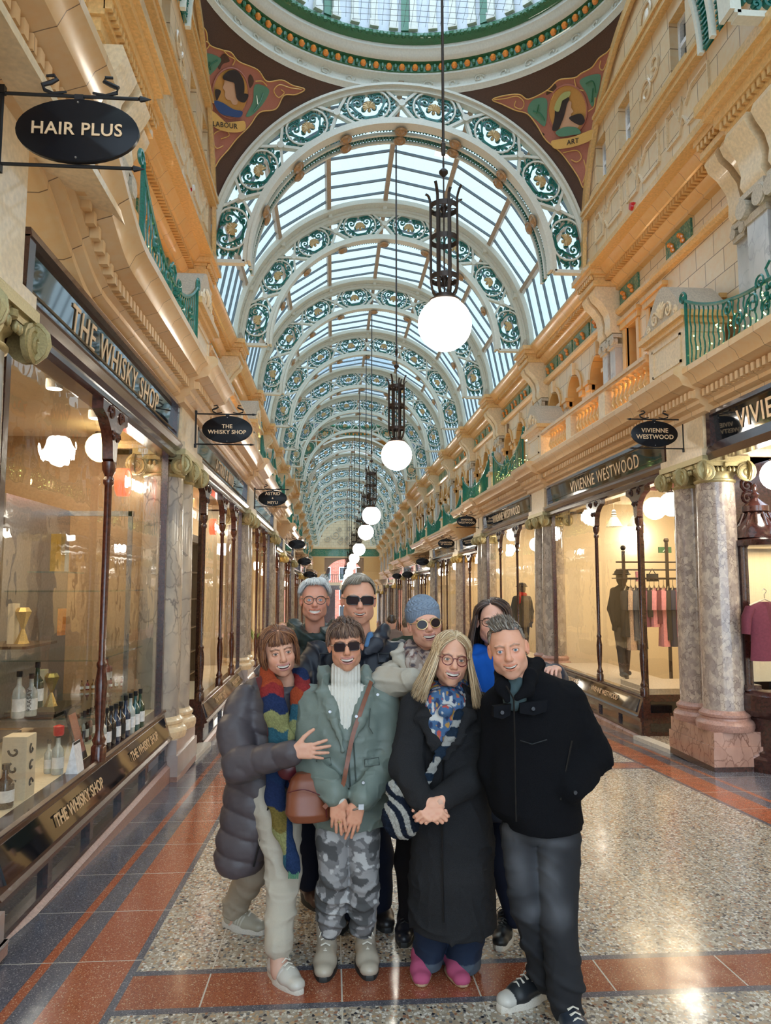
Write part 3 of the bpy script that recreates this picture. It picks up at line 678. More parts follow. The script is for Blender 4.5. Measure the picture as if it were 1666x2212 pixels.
    o=bpy.data.objects.new('lettering',me); SC.collection.objects.link(o); o.parent=root
M['leafpale']=plain('pale_laurel_mosaic',(.40,.42,.16),.5,var=.4,scale=70)
yc1=(CROSS[0]+CROSS[1])/2; hb1=(CROSS[1]-CROSS[0])/2
mosaic(yc1,hb1,-1,'mosaic of a worker in profile above a scroll reading LABOUR','LABOUR',False)
mosaic(yc1,hb1,1,'mosaic of a laurel-crowned woman above a scroll reading ART','ART',True)
for sx in (-1,1):
    o=pendentive(yc1,hb1,sx,-1).build('pendentive','umber'); tag(o,'dark umber pendentive behind the camera side of the dome, %s'%SDL[sx],'pendentive')
yc2=(DOME2[0]+DOME2[1])/2; hb2=2.7
for sx in (-1,1):
    o=pendentive(yc2,hb2,sx,1).build('pendentive_mosaic','amberground'); tag(o,'far pendentive with amber mosaic of a figure in green drapery, %s of the distant dome'%SDL[sx],'mosaic')
    def fp(pts,name,mat,off):
        b=MB(); pts=[(560+p/2.975 if sx<0 else 1560-0*p-(560+p/2.975)+0,850+q/2.975) for p,q in pts]; grid_patch(b,yc2,hb2,sx,bezier(pts),off,0); b.build(name,mat,o,recalc=False)
    fp([(225,330),(280,300),(370,310),(350,350),(290,400),(240,420)],'green_drapery','mos_green',.05)
    fp([(300,260),(360,240),(400,270),(370,310),(300,300)],'figure','mos_skin',.07); fp([(330,235),(365,240),(350,262),(290,275)],'hair','mos_hair',.09)
    o=pendentive(yc2,hb2,sx,-1).build('pendentive','umber'); tag(o,'near-side pendentive of the distant dome, %s'%SDL[sx],'pendentive')
def dome(yc,hb,lab,near):
    root=thing('dome_ring','%s'%lab,'dome',(UC,yc,9.97))
    def ering(r_in,z,N=96): return [(UC+(RA+r_in)*cos(2*PI*k/N),yc+(hb+r_in)*sin(2*PI*k/N),z) for k in range(N)]
    def prof(pts,name,mat,smooth=40):
        b=MB(); b.rings([ering(r,z) for r,z in pts],0,cap=False); return b.build(name,mat,root,smooth=smooth,recalc=False)
    prof([(.02,9.93),(.0,9.96),(-.04,10.0),(-.02,10.05),(.02,10.08),(.02,10.17),(-.03,10.20),(-.10,10.22),(-.10,10.25)],'cream_fascia','white_iron')
    prof([(-.10,10.25),(-.12,10.26),(-.12,10.38),(-.18,10.40)],'ball_band','leaf')
    prof([(-.18,10.40),(-.24,10.44),(-.26,10.50),(-.30,10.54),(-.30,10.60)],'upper_moulding','white_iron')
    prof([(-.30,10.60),(-.36,10.62),(-.42,10.69),(-.38,10.76),(-.30,10.79)],'leaf_roll','leaf')
    N=84
    b=MB()
    for k in range(N):
        t=2*PI*k/N; b.sphere((UC+(RA-.14)*cos(t),yc+(hb-.14)*sin(t),10.32),.055,8)
    ob=b.build('orange_beads','orange',root); ob['kind']='stuff'
    b=MB()
    for k in range(N):
        t=2*PI*(k+.5)/N; c=(UC+(RA-.15)*cos(t),yc+(hb-.15)*sin(t),10.32); b.sphere(c,.036,6,sc=(1,1,1.5))
    b.build('green_dentils','leaf',root)
    b=MB()
    for k in range(140):
        t=2*PI*k/140; b.sphere((UC+(RA-.38)*cos(t),yc+(hb-.40)*sin(t),10.69),.05,6,sc=(1,1,1.1))
    b.build('leaf_bumps','leaf',root)
    # relief scroll on fascia
    b=MB()
    for k in range(44):
        t0=2*PI*k/44
        for sg in (1,):
            pts=[]
            for p,q in spiral(0,0,.09,1.1,PI,sg if k%2 else -sg,10,.2):
                t=t0+p/2.95; pts.append((UC+(RA-.0)*cos(t),yc+(hb-.0)*sin(t),10.12+q*.8))
            b.tube(pts,.014,4)
    b.build('fascia_relief','white_iron',root)
    # drum
    b=MB(); b.rings([ering(-.30,10.79,64),ering(-.30,12.6,64)],0,cap=False); b.rings([ering(-.30,12.6,64),ering(-.8,13.6,64),ering(-1.6,14.3,64),ering(-2.3,14.6,64)],1,cap=False); b.build('drum',['drumwhite','domeglass'],root,recalc=False)
    n=52 if near else 26; b=MB(); g=MB(); f=MB()
    for k in range(n):
        t=2*PI*(k+.5)/n; X=UC+(RA-.36)*cos(t); Y=yc+(hb-.36)*sin(t); ca,sa=cos(t),sin(t)
        def loc(p,ca=ca,sa=sa,X=X,Y=Y): return (X+ca*p[0]-sa*p[1],Y+sa*p[0]+ca*p[1],p[2])
        for mb_,w,d,z0,z1 in ((b,.055,.05,10.86,12.2),(b,.08,.08,12.1,12.5),(b,.075,.06,10.8,10.92)):
            mb_.T=loc; mb_.box(-d,d*.2,-w,w,z0,z1); mb_.T=None
        if k%4==0:
            g.T=loc; g.box(.0,.035,.07,.2,10.82,12.3); g.T=None
            for q in range(4): f.sphere(loc((-.02,.135+.02*(q%2),12.1-.08*q)),.035,6)
    b.build('drum_pilasters','white_iron',root); g.build('green_strips','leaf',root)
    if near: f.build('orange_fruit','orange',root)
    if near:
        b=MB()
        for k in range(-24,25):
            x=k*.12; L=math.sqrt(max(0,1-(x/(RA-.42))**2))*(hb-.42)
            if L>.1: b.tube([(UC+x,yc-L,10.83),(UC+x,yc+L,10.83)],.0035,3)
            L=math.sqrt(max(0,1-(x/(hb-.42))**2))*(RA-.42)
            if abs(x)<hb-.45: b.tube([(UC-L,yc+x,10.83),(UC+L,yc+x,10.83)],.0035,3)
        o=b.build('safety_net','bar'); tag(o,'fine wire safety net stretched across the dome opening','net',kind='stuff')
M['drumwhite']=plain('pale_grey_drum_paint',(.72,.74,.78),.6,var=.04)
M['domeglass']=glassmat('dome_glass',(.7,.8,.9),1.2,milk=.4)
dome(yc1,hb1,'near dome ring with cream scroll fascia, orange beads and green leaf roll','n')
dome(yc2,hb2,'distant second dome ring seen through the roof arches','')
# ================= iron roof arches =================
def pol(R_,a,y): return (UC+R_*sin(a),y,6.87+R_*cos(a))
def rib_arc(R_,y,n=64,a0=-PI/2,a1=PI/2): return [pol(R_,a0+(a1-a0)*k/n,y) for k in range(n+1)]
def make_rib(Y,label,double=False):
    root=thing('iron_roof_arch',label,'roof arch',(UC,Y,6.87),'iron arches along the glass roof')
    b=MB(); b.ribbon(rib_arc(3.14,Y),(0,1,0),.11,.14); b.ribbon(rib_arc(3.17,Y-.05),(0,1,0),.04,.16)
    b.ribbon(rib_arc(2.58,Y),(0,1,0),.07,.12); b.ribbon(rib_arc(2.51,Y),(0,1,0),.05,.20)
    dA=PI/8
    for k in range(-4,5):
        a=k*dA
        if abs(k)<4:
            for sg in (-1,1): b.ribbon([pol(2.60,a-sg*.085,Y),pol(2.86,a,Y),pol(3.10,a+sg*.085,Y)],(0,1,0),.045,.10)
            c=pol(2.86,a,Y); b.lathe([(.03,-.09),(.06,-.09),(.06,-.05),(.03,-.05)],c,12,ax='y')
        else: b.ribbon([pol(2.58,a,Y),pol(3.14,a,Y)],(0,1,0),.06,.12)
    for k in range(8):   # rounded ends of each panel
        a=(k-4)*dA
        for sg,e in ((1,a+.07),(-1,a+dA-.07)):
            pts=[pol(2.86+.25*sin(t),e+sg*(.055-.085*cos(t)+.03),Y) for t in [(-1+2*q/8)*PI/2 for q in range(9)]]
            b.ribbon(pts,(0,1,0),.03,.1)
    b.build('arch_frame','white_iron',root,smooth=40)
    # rosettes under
    for k in range(-3,4):
        for q in ([0,1] if double else [0]):
            b=MB(); a=k*dA; c=Vector(pol(2.46,a,Y+.08+q*.26)); n=Vector((sin(a),0,cos(a)))
            t=Vector((cos(a),0,-sin(a))); bi=Vector((0,1,0)); rs=[]
            for r,hh in ((.10,0.0),(.115,-.02),(.10,-.045),(.07,-.03),(.05,-.05),(.015,-.07)):
                rs.append([c+n*hh+t*(r*cos(2*PI*j/12))+bi*(r*sin(2*PI*j/12)) for j in range(12)])
            b.rings(rs); b.build('rosette','amberdark',root)
    # green soffit fretwork
    for q in ([0,1] if double else [0]):
        b=MB(); y0=Y+.03+q*.26
        b.rings([rib_arc(2.54,y0),rib_arc(2.54,y0+.17)],close=False,cap=False)
        for k in range(150):
            a=-PI/2+PI*(k+.5)/150; c=pol(2.52,a,y0+.085); b.cbox(c,.012,.07,.012)
            c2=pol(2.52,a,y0+.045+.08*(k%2)); b.sphere(c2,.026,5)
        b.build('green_soffit','green',root)
        if q: 
            b=MB(); b.ribbon(rib_arc(2.51,y0+.2),(0,1,0),.05,.05); b.ribbon(rib_arc(2.51,y0-.03),(0,1,0),.05,.05); b.build('soffit_bead','white_iron',root)
    # scrollwork panels, one per panel
    def panel(a0):
        b=MB(); cA=a0+dA/2; P=lambda p,q:pol(2.86+q,cA+p/2.86,Y)   # p along, q radial
        def rib_(pts,w=.03,n=None): b.ribbon([P(*p) for p in pts],(0,1,0),w,.05)
        for sg in (-1,1):
            rib_(openspl([(0,-.19),(sg*.12,-.17),(sg*.22,-.05),(sg*.30,.08),(sg*.42,.12)],4),.028)
            for (cx,cy,r,t,a,d_) in ((.17,.09,.10,1.4,-.5,1),(.31,-.08,.095,1.4,1.4,-1),(.40,.08,.075,1.3,2.6,1),(.20,-.14,.06,1.2,.6,1),(.08,.17,.05,1.2,0,-1),(.43,-.07,.05,1.2,0,1),(.30,.17,.045,1.2,3,-1),(.10,-.02,.05,1.2,2,1)):
                sp=spiral(cx,cy,r,t,a,d_,14); rib_([(sg*p,q) for p,q in sp],[.030-.014*i/14 for i in range(15)])
                b.sphere(P(sg*sp[-1][0],sp[-1][1]),.020,6)
        for sg in (-1,1): rib_([(sg*.02,.19),(sg*.12,.2),(sg*.3,.21),(sg*.46,.16)],.022); rib_([(0,-.2),(sg*.25,-.215),(sg*.42,-.18)],.022)
        b.build('scrollwork_panel','green',root,smooth=40,recalc=False)
        b=MB(); n=11; ctr=P(0,-.03)
        for j in range(n):
            t=-PI*.62+PI*1.24*j/(n-1); L=.105; tip=P(L*sin(t),-.03+L*cos(t)); b.tube([Vector(ctr)+Vector((0,-.03,0)),(Vector(ctr)+Vector(tip))/2+Vector((0,-.055,0)),Vector(tip)+Vector((0,-.035,0))],[.008,.018,.02],5)
        b.sphere(P(0,-.06),.035,8); b.build('shell','shellgold',root,smooth=60)
    for k in range(8): panel((k-4)*dA)
    # outer riveted plate flange
    if double: return root
    b=MB(); b.rings([rib_arc(3.20,Y-.34),rib_arc(3.19,Y+.04)],close=False,cap=False); b.rings([rib_arc(3.30,Y-.34),rib_arc(3.20,Y-.34)],close=False,cap=False)
    for k in range(110): b.sphere(pol(3.19,-PI/2+PI*(k+.5)/110,Y-.20),.012,4)
    b.build('riveted_plate','white_iron',root)
    return root
M['shellgold']=plain('buff_gold_shell',(.60,.42,.20),.4,.2,var=.1)
M['amberdark']=plain('brown_gold_rosette',(.40,.24,.12),.35,.2,var=.2)
r0=make_rib(RIB[0],'nearest iron arch framing the glass roof, cream with green scrollwork and a double soffit',True)
r1=make_rib(RIB[1],'second cream and green iron arch under the glass roof')
for k,Y in enumerate(RIB[2:]): dup(r1,(0,Y-RIB[1],0),'%s cream and green iron arch under the glass roof'%ORD[k+2])
for k,Y in enumerate(RIB2[:-1]): dup(r1,(0,Y-RIB[1],zr(Y)-6.87),'%s of the small iron arches beyond the distant dome'%ORD[k])
dup(r0,(0,6.15-RIB[0],0),'iron arch on the camera side of the dome, seen at the top right corner')
for k,Y in enumerate((1.9,-2.3)): dup(r1,(0,Y-RIB[1],0),'iron roof arch over or behind the camera, number %s back'%['one','two'][k])
# ================= glass vault =================
def vault(Y0,Y1,lab,o0=0.0,o1=0.0,bars=7):
    root=thing('roof_light',lab,'roof light',(UC,(Y0+Y1)/2,6.87),'barrel vault glazing bays'); R_=3.38
    ang=[-PI/2+PI*k/8 for k in range(9)]
    def pt(R2,a,y,o): return (UC+R2*sin(a),y,6.87+R2*cos(a)+o)
    b=MB()
    for a,c in zip(ang,ang[1:]): b.quad(pt(R_,a,Y0,o0),pt(R_,c,Y0,o0),pt(R_,c,Y1,o1),pt(R_,a,Y1,o1))
    b.build('glazing','roofglass',root,smooth=None,recalc=False)
    for a in ang[1:-1]:
        b=MB(); p=[]
        for (R2,w) in ((R_-.01,.045),(R_-.13,.045)):
            for sg in (-1,1): p.append((R2,sg*w/R2))
        q=[p[0],p[1],p[3],p[2]]
        b.rings([[pt(R2,a+e,Y0,o0) for R2,e in q],[pt(R2,a+e,Y1,o1) for R2,e in q]]); b.build('purlin','buff',root)
        if Y0<22:
            b=MB(); b.cbox(pt(R_-.2,a,Y1-.12,o1),.04,.1,.05); b.build('purlin_shoe','white_iron',root)
    b=MB()
    for a,c in zip(ang,ang[1:]):
        for k in range(1,bars+1):
            y=Y0+(Y1-Y0)*k/(bars+1); o=o0+(o1-o0)*k/(bars+1); b.ribbon([pt(R_-.03,a,y,o),pt(R_-.03,c,y,o)],(0,1,0),.05,.028)
    b.build('glazing_bars','bar',root)
for k in range(len(RIB)-1): vault(RIB[k],RIB[k+1],'glazed vault bay between the %s and %s iron arches'%(ORD[k],ORD[k+1]))
for k in range(len(RIB2)-1): vault(RIB2[k],RIB2[k+1],'small distant glazed vault bay, %s beyond the far dome'%ORD[k],zr(RIB2[k])-6.87,zr(RIB2[k+1])-6.87,5)
vault(1.9,6.2,'glazed vault bay directly over the camera'); vault(-6,1.9,'glazed vault bay behind the camera')
# side gutters between vault foot and cornice
for s in (-1,1):
    b=MB(); xs=sorted((UX(s,3.2),UX(s,3.6)))
    for a,c in ((-6,6.0),(11.8,37.0)): b.box(xs[0],xs[1],a,c,6.84,6.90); b.box(*sorted((UX(s,3.34),UX(s,3.44))),a,c,6.87,7.0)
    trim(b,['white_iron'])
# ================= end wall =================
b=MB(); Ye=76.0; o=-1.42; zs=6.87+o
poly=[(UC-3.6,zs),(UC-3.6,zs)]
N=24
for k in range(N):
    a=-PI/2+PI*k/N; c=-PI/2+PI*(k+1)/N
    b.quad((UC+3.3*sin(a),Ye,zs),(UC+3.3*sin(c),Ye,zs),(UC+3.3*sin(c),Ye,zs+3.3*cos(c)),(UC+3.3*sin(a),Ye,zs+3.3*cos(a)))
b.box(UC-3.6,UC+3.6,Ye-.1,Ye+.2,zs-.15,zs+.0,1); b.box(UC-3.6,UC+3.6,Ye-.0,Ye+.2,zs-.9,zs-.15,2); b.box(UC-3.6,UC+3.6,Ye-.1,Ye+.2,zs-1.05,zs-.9,1)
# arch opening below
w=2.0; za=zs-3.2
for k in range(N):
    a=-PI/2+PI*k/N; c=-PI/2+PI*(k+1)/N
    b.quad((UC+w*sin(a),Ye,za+w*cos(a)),(UC+w*sin(c),Ye,za+w*cos(c)),(UC+w*sin(c),Ye,zs-1.0),(UC+w*sin(a),Ye,zs-1.0),3)
b.box(UC-3.6,UC-w,Ye-.3,Ye+.2,fz(Ye),zs-1.0,3); b.box(UC+w,UC+3.6,Ye-.3,Ye+.2,fz(Ye),zs-1.0,3)
struct(b.build('wall_back',['cream_tile_x','cornice','frieze','warm_tile'],smooth=None))
b=MB()
for sg in (-1,1):
    for c in ((.9,1.3,.5),(1.7,.9,.35),(.5,1.9,.3),(.3,.9,.25)): b.tube([(UC+sg*(c[0]+p),Ye-.05,zs+c[1]+q) for p,q in spiral(0,0,c[2],1.4,0,sg,20)],.04,5)
    b.tube([(UC+sg*.4,Ye-.05,zs+.3),(UC+sg*.1,Ye-.05,zs+.6),(UC+sg*.4,Ye-.05,zs+.9),(UC+sg*.7,Ye-.05,zs+.6),(UC+sg*.4,Ye-.05,zs+.3)],.03,5)
tag(b.build('tympanum_relief','stone'),'raised scroll relief on the cream end wall of the arcade','relief')
# street beyond the arch: brick building, gallery rail
M['brickred']=tiles('red_brick',(.42,.10,.06),(.5,.15,.09),(.55,.42,.35),sx=.5,sz=.16,swz='XZ0',rough=.7,coat=0)
root=thing('brick_building','red brick building across the street seen through the end arch','building',(UC,90,fz(80)))
b=MB(); b.box(UC-9,UC+9,90,92,fz(80)-.5,9); b.build('facade','brickred',root)
for k in range(5):
    for q in range(3):
        b=MB(); x=UC-4.4+k*2.0; z=-2.4+q*2.3; b.box(x,x+1.0,89.85,90.05,z,z+1.6); f=b.build('window','white',root); b=MB(); b.box(x+.1,x+.9,89.80,89.9,z+.1,z+1.5); b.build('pane','blackgloss',f)
root=thing('gallery_bridge','dark gallery screen with green railing and small clock at the far end of the arcade','bridge',(UC,75.4,fz(75)))
b=MB(); zg=za-.35; b.box(UC-w,UC+w,75.2,75.5,zg-.3,zg); b.build('beam','cream',root)
b=MB(); b.box(UC-w,UC+w,75.3,75.34,zg+.75,zg+.8)
for k in range(20): b.box(UC-w+k*.2,UC-w+k*.2+.04,75.3,75.34,zg,zg+.75)
b.build('railing','green',root)
b=MB(); b.box(UC-w,UC-.9,75.3,75.5,fz(75),zg-.3); b.box(UC+.9,UC+w,75.3,75.5,fz(75),zg-.3); b.box(UC-.9,UC+.9,75.3,75.5,zg-.75,zg-.3); b.build('screen','wood',root)
b=MB(); b.lathe([(.02,0),(.28,0),(.28,.06),(.02,.06)],(UC-.2,75.22,zg-.5),16,ax='y'); b.build('clock_face','cream',root)
def atX(x,y,X):
    d=CR*((x-833)/FPX)+CU*((1106-y)/FPX)+CF; return Vector((0,0,CAMZ))+d*(X/d.x)
def atZ(x,y,z):
    d=CR*((x-833)/FPX)+CU*((1106-y)/FPX)+CF; return Vector((0,0,CAMZ))+d*((z-CAMZ)/d.z)
# ================= hanging oval signs =================
def sign(s,Y,z,lines,label,size=.066,kind=True):
    Xw=LX(s,2.85 if s>0 else 2.79); xc=Xw-s*.35; root=thing('hanging_sign',label,'sign',(xc,Y,z),'black oval signs bracketed over the arcade')
    b=MB(); b.lathe([(.001,-.014),(.27,-.014),(.28,-.010),(.28,.010),(.27,.014),(.001,.014)],(xc,Y,z),40,ax='y',sy=.555); b.build('board','signblack',root)
    b=MB()
    for zz,e in ((.175,.62),(-.17,.60)):
        x0=Xw; x1=Xw-s*e; b.tube([(x0,Y,z+zz),(x1,Y,z+zz)],.008,6); b.tube([(x1,Y,z+zz),(x1-s*.01,Y,z+zz),(x1-s*.03,Y,z+zz),(x1-s*.06,Y,z+zz)],[.006,.014,.010,.001],6)
    b.tube([(Xw,Y,z-.21),(Xw,Y,z+.21)],.011,6); b.cbox((Xw,Y,z+.19),.014,.014,.02); b.cbox((Xw,Y,z-.19),.014,.014,.02)
    for q in (-1,1):
        cx=xc+q*.12
        b.tube([(cx-.06,Y,z+.195),(cx+.0,Y,z+.185),(cx+.05,Y,z+.20),(cx+.055,Y,z+.225),(cx+.02,Y,z+.24),(cx-.01,Y,z+.255),(cx-.005,Y,z+.275),(cx+.03,Y,z+.275)] if q>0 else [(cx+.06,Y,z+.195),(cx,Y,z+.185),(cx-.04,Y,z+.20),(cx-.05,Y,z+.225),(cx-.01,Y,z+.24),(cx+.015,Y,z+.255),(cx,Y,z+.275),(cx-.035,Y,z+.27)],[.006,.007,.009,.011,.011,.010,.008,.006],6)
    b.cbox((xc,Y,z+.165),.02,.01,.015)
    b.build('bracket','black',root)
    b=MB()
    for zz in (.135,-.135): b.sphere((xc,Y-.016,z+zz),.006,6)
    b.build('screw','steel',root)
    n=len(lines)
    for i,t in enumerate(lines):
        sz=size*(.55 if t=='&' else 1)
        lettering(t,sz,(xc,Y-.018,z+((n-1)/2-i)*size*1.05),(1,0,0),(0,0,1),'letters',root,space=1.05,bold=.0012,ext=.002)
    return root
sign(-1,3.35,3.72,['HAIR PLUS'],'nearest black oval hanging sign, lettered HAIR PLUS in pale gold',.085)
sign(-1,8.3,3.36,['THE','WHISKY SHOP'],'black oval hanging sign lettered THE WHISKY SHOP on the left',.062)
sign(-1,14.6,3.32,['ASTRID','&','MIYU'],'black oval hanging sign lettered ASTRID & MIYU',.085)
sign(1,8.3,3.38,['VIVIENNE','WESTWOOD'],'nearest black oval hanging sign on the right, lettered VIVIENNE WESTWOOD',.072)
sign(1,20.6,3.41,['VIVIENNE','WESTWOOD'],'second black oval VIVIENNE WESTWOOD sign, farther down on the right',.075)
sign(1,24.4,3.0,['CHARBONNEL','ET WALKER'],'black oval hanging sign lettered CHARBONNEL ET WALKER on the right',.065)
sign(-1,24.4,2.95,[],'blank black oval sign farther down the left side')
for s,Y,l in ((-1,31,'first'),(-1,37.3,'second'),(-1,43.6,'third'),(1,31,'first'),(1,37.3,'second'),(1,43.6,'third')):
    sign(s,Y,3.0+dz(Y+1),[],'%s of the small distant black oval signs, %s side'%(l,SDL[s]))
# ================= pendant globe lamps =================
def lamp(Y,z,ztop,label,X=1.06):
    root=thing('pendant_lamp',label,'lamp',(X,Y,z),'globe lamps hanging along the arcade')
    b=MB(); b.sphere((X,Y,z),.26,28); b.build('globe','globe',root,smooth=80)
    b=MB(); b.lathe([(.135,.215),(.15,.225),(.15,.24),(.10,.255),(.10,.29),(.02,.31)],(X,Y,z),20); b.build('collar','bronze',root)
    b=MB()
    for zz in (.46,.85,1.18): b.rings([[(X+r*cos(t*PI/14),Y+r*sin(t*PI/14),z+zz+h) for t in range(28)] for r,h in ((.142,-.025),(.142,.025),(.132,.025),(.132,-.025),(.142,-.025))],cap=False)
    for zz in (.46,1.18):
        for q in range(4): a=q*PI/4; b.tube([(X+.135*cos(a),Y+.135*sin(a),z+zz),(X-.135*cos(a),Y-.135*sin(a),z+zz)],.006,4)
        b.lathe([(.01,-.06),(.035,-.01),(.035,.01),(.01,.06)],(X,Y,z+zz),10)
    for q in range(8):
        a=q*PI/4+.2; ca,sa=cos(a),sin(a)
        P=[(.08,.27),(.12,.33),(.14,.42),(.142,.5),(.142,.85),(.142,1.2)]+([(.142,1.25),(.155,1.30),(.17,1.34),(.19,1.37)] if q%2 else [(.142,1.24),(.150,1.27),(.17,1.29),(.19,1.295)])
        b.ribbon([(X+r*ca,Y+r*sa,z+h) for r,h in P],(-sa,ca,0),.010,.028)
    b.build('cage','bronze',root)
    b=MB(); b.tube([(X,Y,z+.28),(X,Y,z+1.72)],.008,6); b.tube([(X,Y,z+1.76),(X,Y,ztop)],.014,6)
    b.lathe([(.01,1.50),(.045,1.54),(.045,1.56),(.01,1.60),(.012,1.64)],(X,Y,z),12)
    b.lathe([(.02,1.73),(.024,1.80),(.024,1.85),(.015,1.86)],(X,Y,z),8)
    b.build('rod','bronze',root); return root
LP=[(6.9,4.13),(12.4,3.82),(20.7,3.57),(24.4,3.36),(30.8,3.1),(37.9,2.98),(43.9,2.76),(50,2.5),(56,2.25),(62,2.0),(68,1.75)]
for i,(Y,z) in enumerate(LP): lamp(Y,z,12.7 if Y<7 else 14.0 if 37<Y<42 else 10.22+zr(Y)-6.87,'%s big lit white globe lamp on a long black rod'%ORD[i])
# ================= balcony pedestals, balustrades, railings =================
def scrolled_pedestal(s,Y,d,label):
    root=thing('balcony_pedestal',label,'pedestal',(LX(s,2.95),Y,4.0+d)); f=sidefn(s,LX)
    b=MB(); xs=sorted((LX(s,2.78),LX(s,3.25))); b.box(xs[0],xs[1],Y-.5,Y+.5,4.0+d,4.62+d); b.box(*sorted((LX(s,2.74),LX(s,3.28))),Y-.54,Y+.54,4.0+d,4.12+d)
    x=LX(s,2.775)
    for (a,c,z0,z1) in ((-.38,.38,4.52,4.55),(-.38,.38,4.2,4.23),(-.38,-.35,4.2,4.55),(.35,.38,4.2,4.55)): b.cbox((x,Y+(a+c)/2,(z0+z1)/2+d),.012,(c-a)/2,(z1-z0)/2)
    for (a,c,z0,z1) in ((-.38,.38,4.52,4.55),(-.38,.38,4.2,4.23)): xx=(xs[0]+xs[1])/2; b.cbox((xx,Y-.505,(z0+z1)/2+d),.17,.012,(z1-z0)/2)
    b.build('body','cream',root)
    b=MB(); b.box(*sorted((LX(s,2.73),LX(s,3.3))),Y-.55,Y+.55,4.62+d,4.68+d); b.box(*sorted((LX(s,2.68),LX(s,3.34))),Y-.6,Y+.6,4.68+d,4.75+d); b.build('cap','amber',root)
    prof=[(-.60,4.75)]+[(t,4.80+.44*max(0,cos(t/.60*PI/2))**1.6) for t in [(-.58+1.16*k/20) for k in range(21)]]+[(.60,4.75)]
    b=MB(); b.prism([(p,q+d) for p,q in prof],lambda p,a:(LX(s,a),Y+p[0],p[1]),2.74,3.30); b.build('hood','stone',root,smooth=50)
    b=MB()
    for q in (-1,1):
        for c,r in (((.18,4.90),.09),((.36,4.83),.05)): b.tube([(LX(s,2.73),Y+q*(c[0]+u_),c[1]+v+d) for u_,v in spiral(0,0,r,1.4,PI/2,-1,14)],.016,5)
    for k in range(5): a=PI/2+(k-2)*.4; b.tube([(LX(s,2.73),Y,4.86+d),(LX(s,2.71),Y+.1*cos(a),4.86+.12*sin(a)+d),(LX(s,2.73),Y+.17*cos(a),4.86+.2*sin(a)+d)],[.02,.025,.01],5)
    b.build('acanthus_relief','cream',root)
for s in (-1,1):
    scrolled_pedestal(s,8.5,0,'scroll-topped stone pedestal above the nearest %s column pair'%SDL[s])
    scrolled_pedestal(s,14.5,0,'scroll-topped stone pedestal at the far end of the %s balustrade'%SDL[s])
def balustrade(s,Y0,Y1,label):
    root=thing('stone_balustrade',label,'balustrade',(LX(s,2.9),(Y0+Y1)/2,4.0)); xs=sorted((LX(s,2.78),LX(s,3.05)))
    b=MB(); b.box(xs[0]-.02,xs[1]+.02,Y0,Y1,4.0,4.12); b.build('base','cream',root)
    b=MB(); b.box(xs[0]-.03,xs[1]+.03,Y0,Y1,4.53,4.56); b.box(xs[0]-.0,xs[1]+.0,Y0,Y1,4.50,4.53); b.box(xs[0]-.01,xs[1]+.01,Y0,Y1,4.56,4.60); b.build('handrail','cornice',root)
    n=3; L=(Y1-Y0)/n; me=None; prof=[(.055,0),(.055,.03),(.03,.05),(.038,.08),(.068,.14),(.072,.18),(.05,.25),(.03,.31),(.034,.33),(.026,.34),(.05,.36),(.055,.38)]
    for k in range(n):
        if k: b=MB(); b.box(xs[0],xs[1],Y0+k*L-.13,Y0+k*L+.13,4.12,4.5); b.build('die','cream',root)
        for q in range(8):
            y=Y0+k*L+.24+(L-.48)*q/7
            if me is None:
                b=MB(); b.lathe(prof,(LX(s,2.91),y,4.12),12); o=b.build('baluster','amber',root,smooth=50); me=o.data; y0=y; l0=o.location.copy()
            else:
                o=bpy.data.objects.new('baluster',me); SC.collection.objects.link(o); o.parent=root; o.location=l0+Vector((0,y-y0,0))
for s in (-1,1): balustrade(s,9.1,13.9,'cream stone balustrade of bulbous balusters on the %s balcony'%SDL[s])
def ball_pedestal(s,Y,i):
    d=dz(Y+1); root=thing('ball_finial',('%s ball-topped stone pedestal on the %s balcony')%(ORD[i],SDL[s]),'finial',(LX(s,2.86),Y,4.0+d),'ball finials along the balconies'); X=LX(s,2.86)
    b=MB(); b.box(X-.16,X+.16,Y-.16,Y+.16,4.0+d,4.38+d,0); b.box(X-.19,X+.19,Y-.19,Y+.19,4.0+d,4.1+d,0); b.build('pedestal','cream',root)
    b=MB(); b.box(X-.2,X+.2,Y-.2,Y+.2,4.38+d,4.44+d); b.build('cap','amber',root)
    b=MB(); b.lathe([(.19,4.44),(.20,4.47),(.15,4.52),(.08,4.58),(.06,4.66),(.08,4.68),(.06,4.70)],(X,Y,d),16); b.sphere((X,Y,4.85+d),.165,18); b.build('ball','stone',root,smooth=60)
BP=[18.4,22.7,26.9,31.4,35.6,39.8,44.0,48.4,52.8]
for s in (-1,1):
    for i,Y in enumerate(BP): ball_pedestal(s,Y,i)
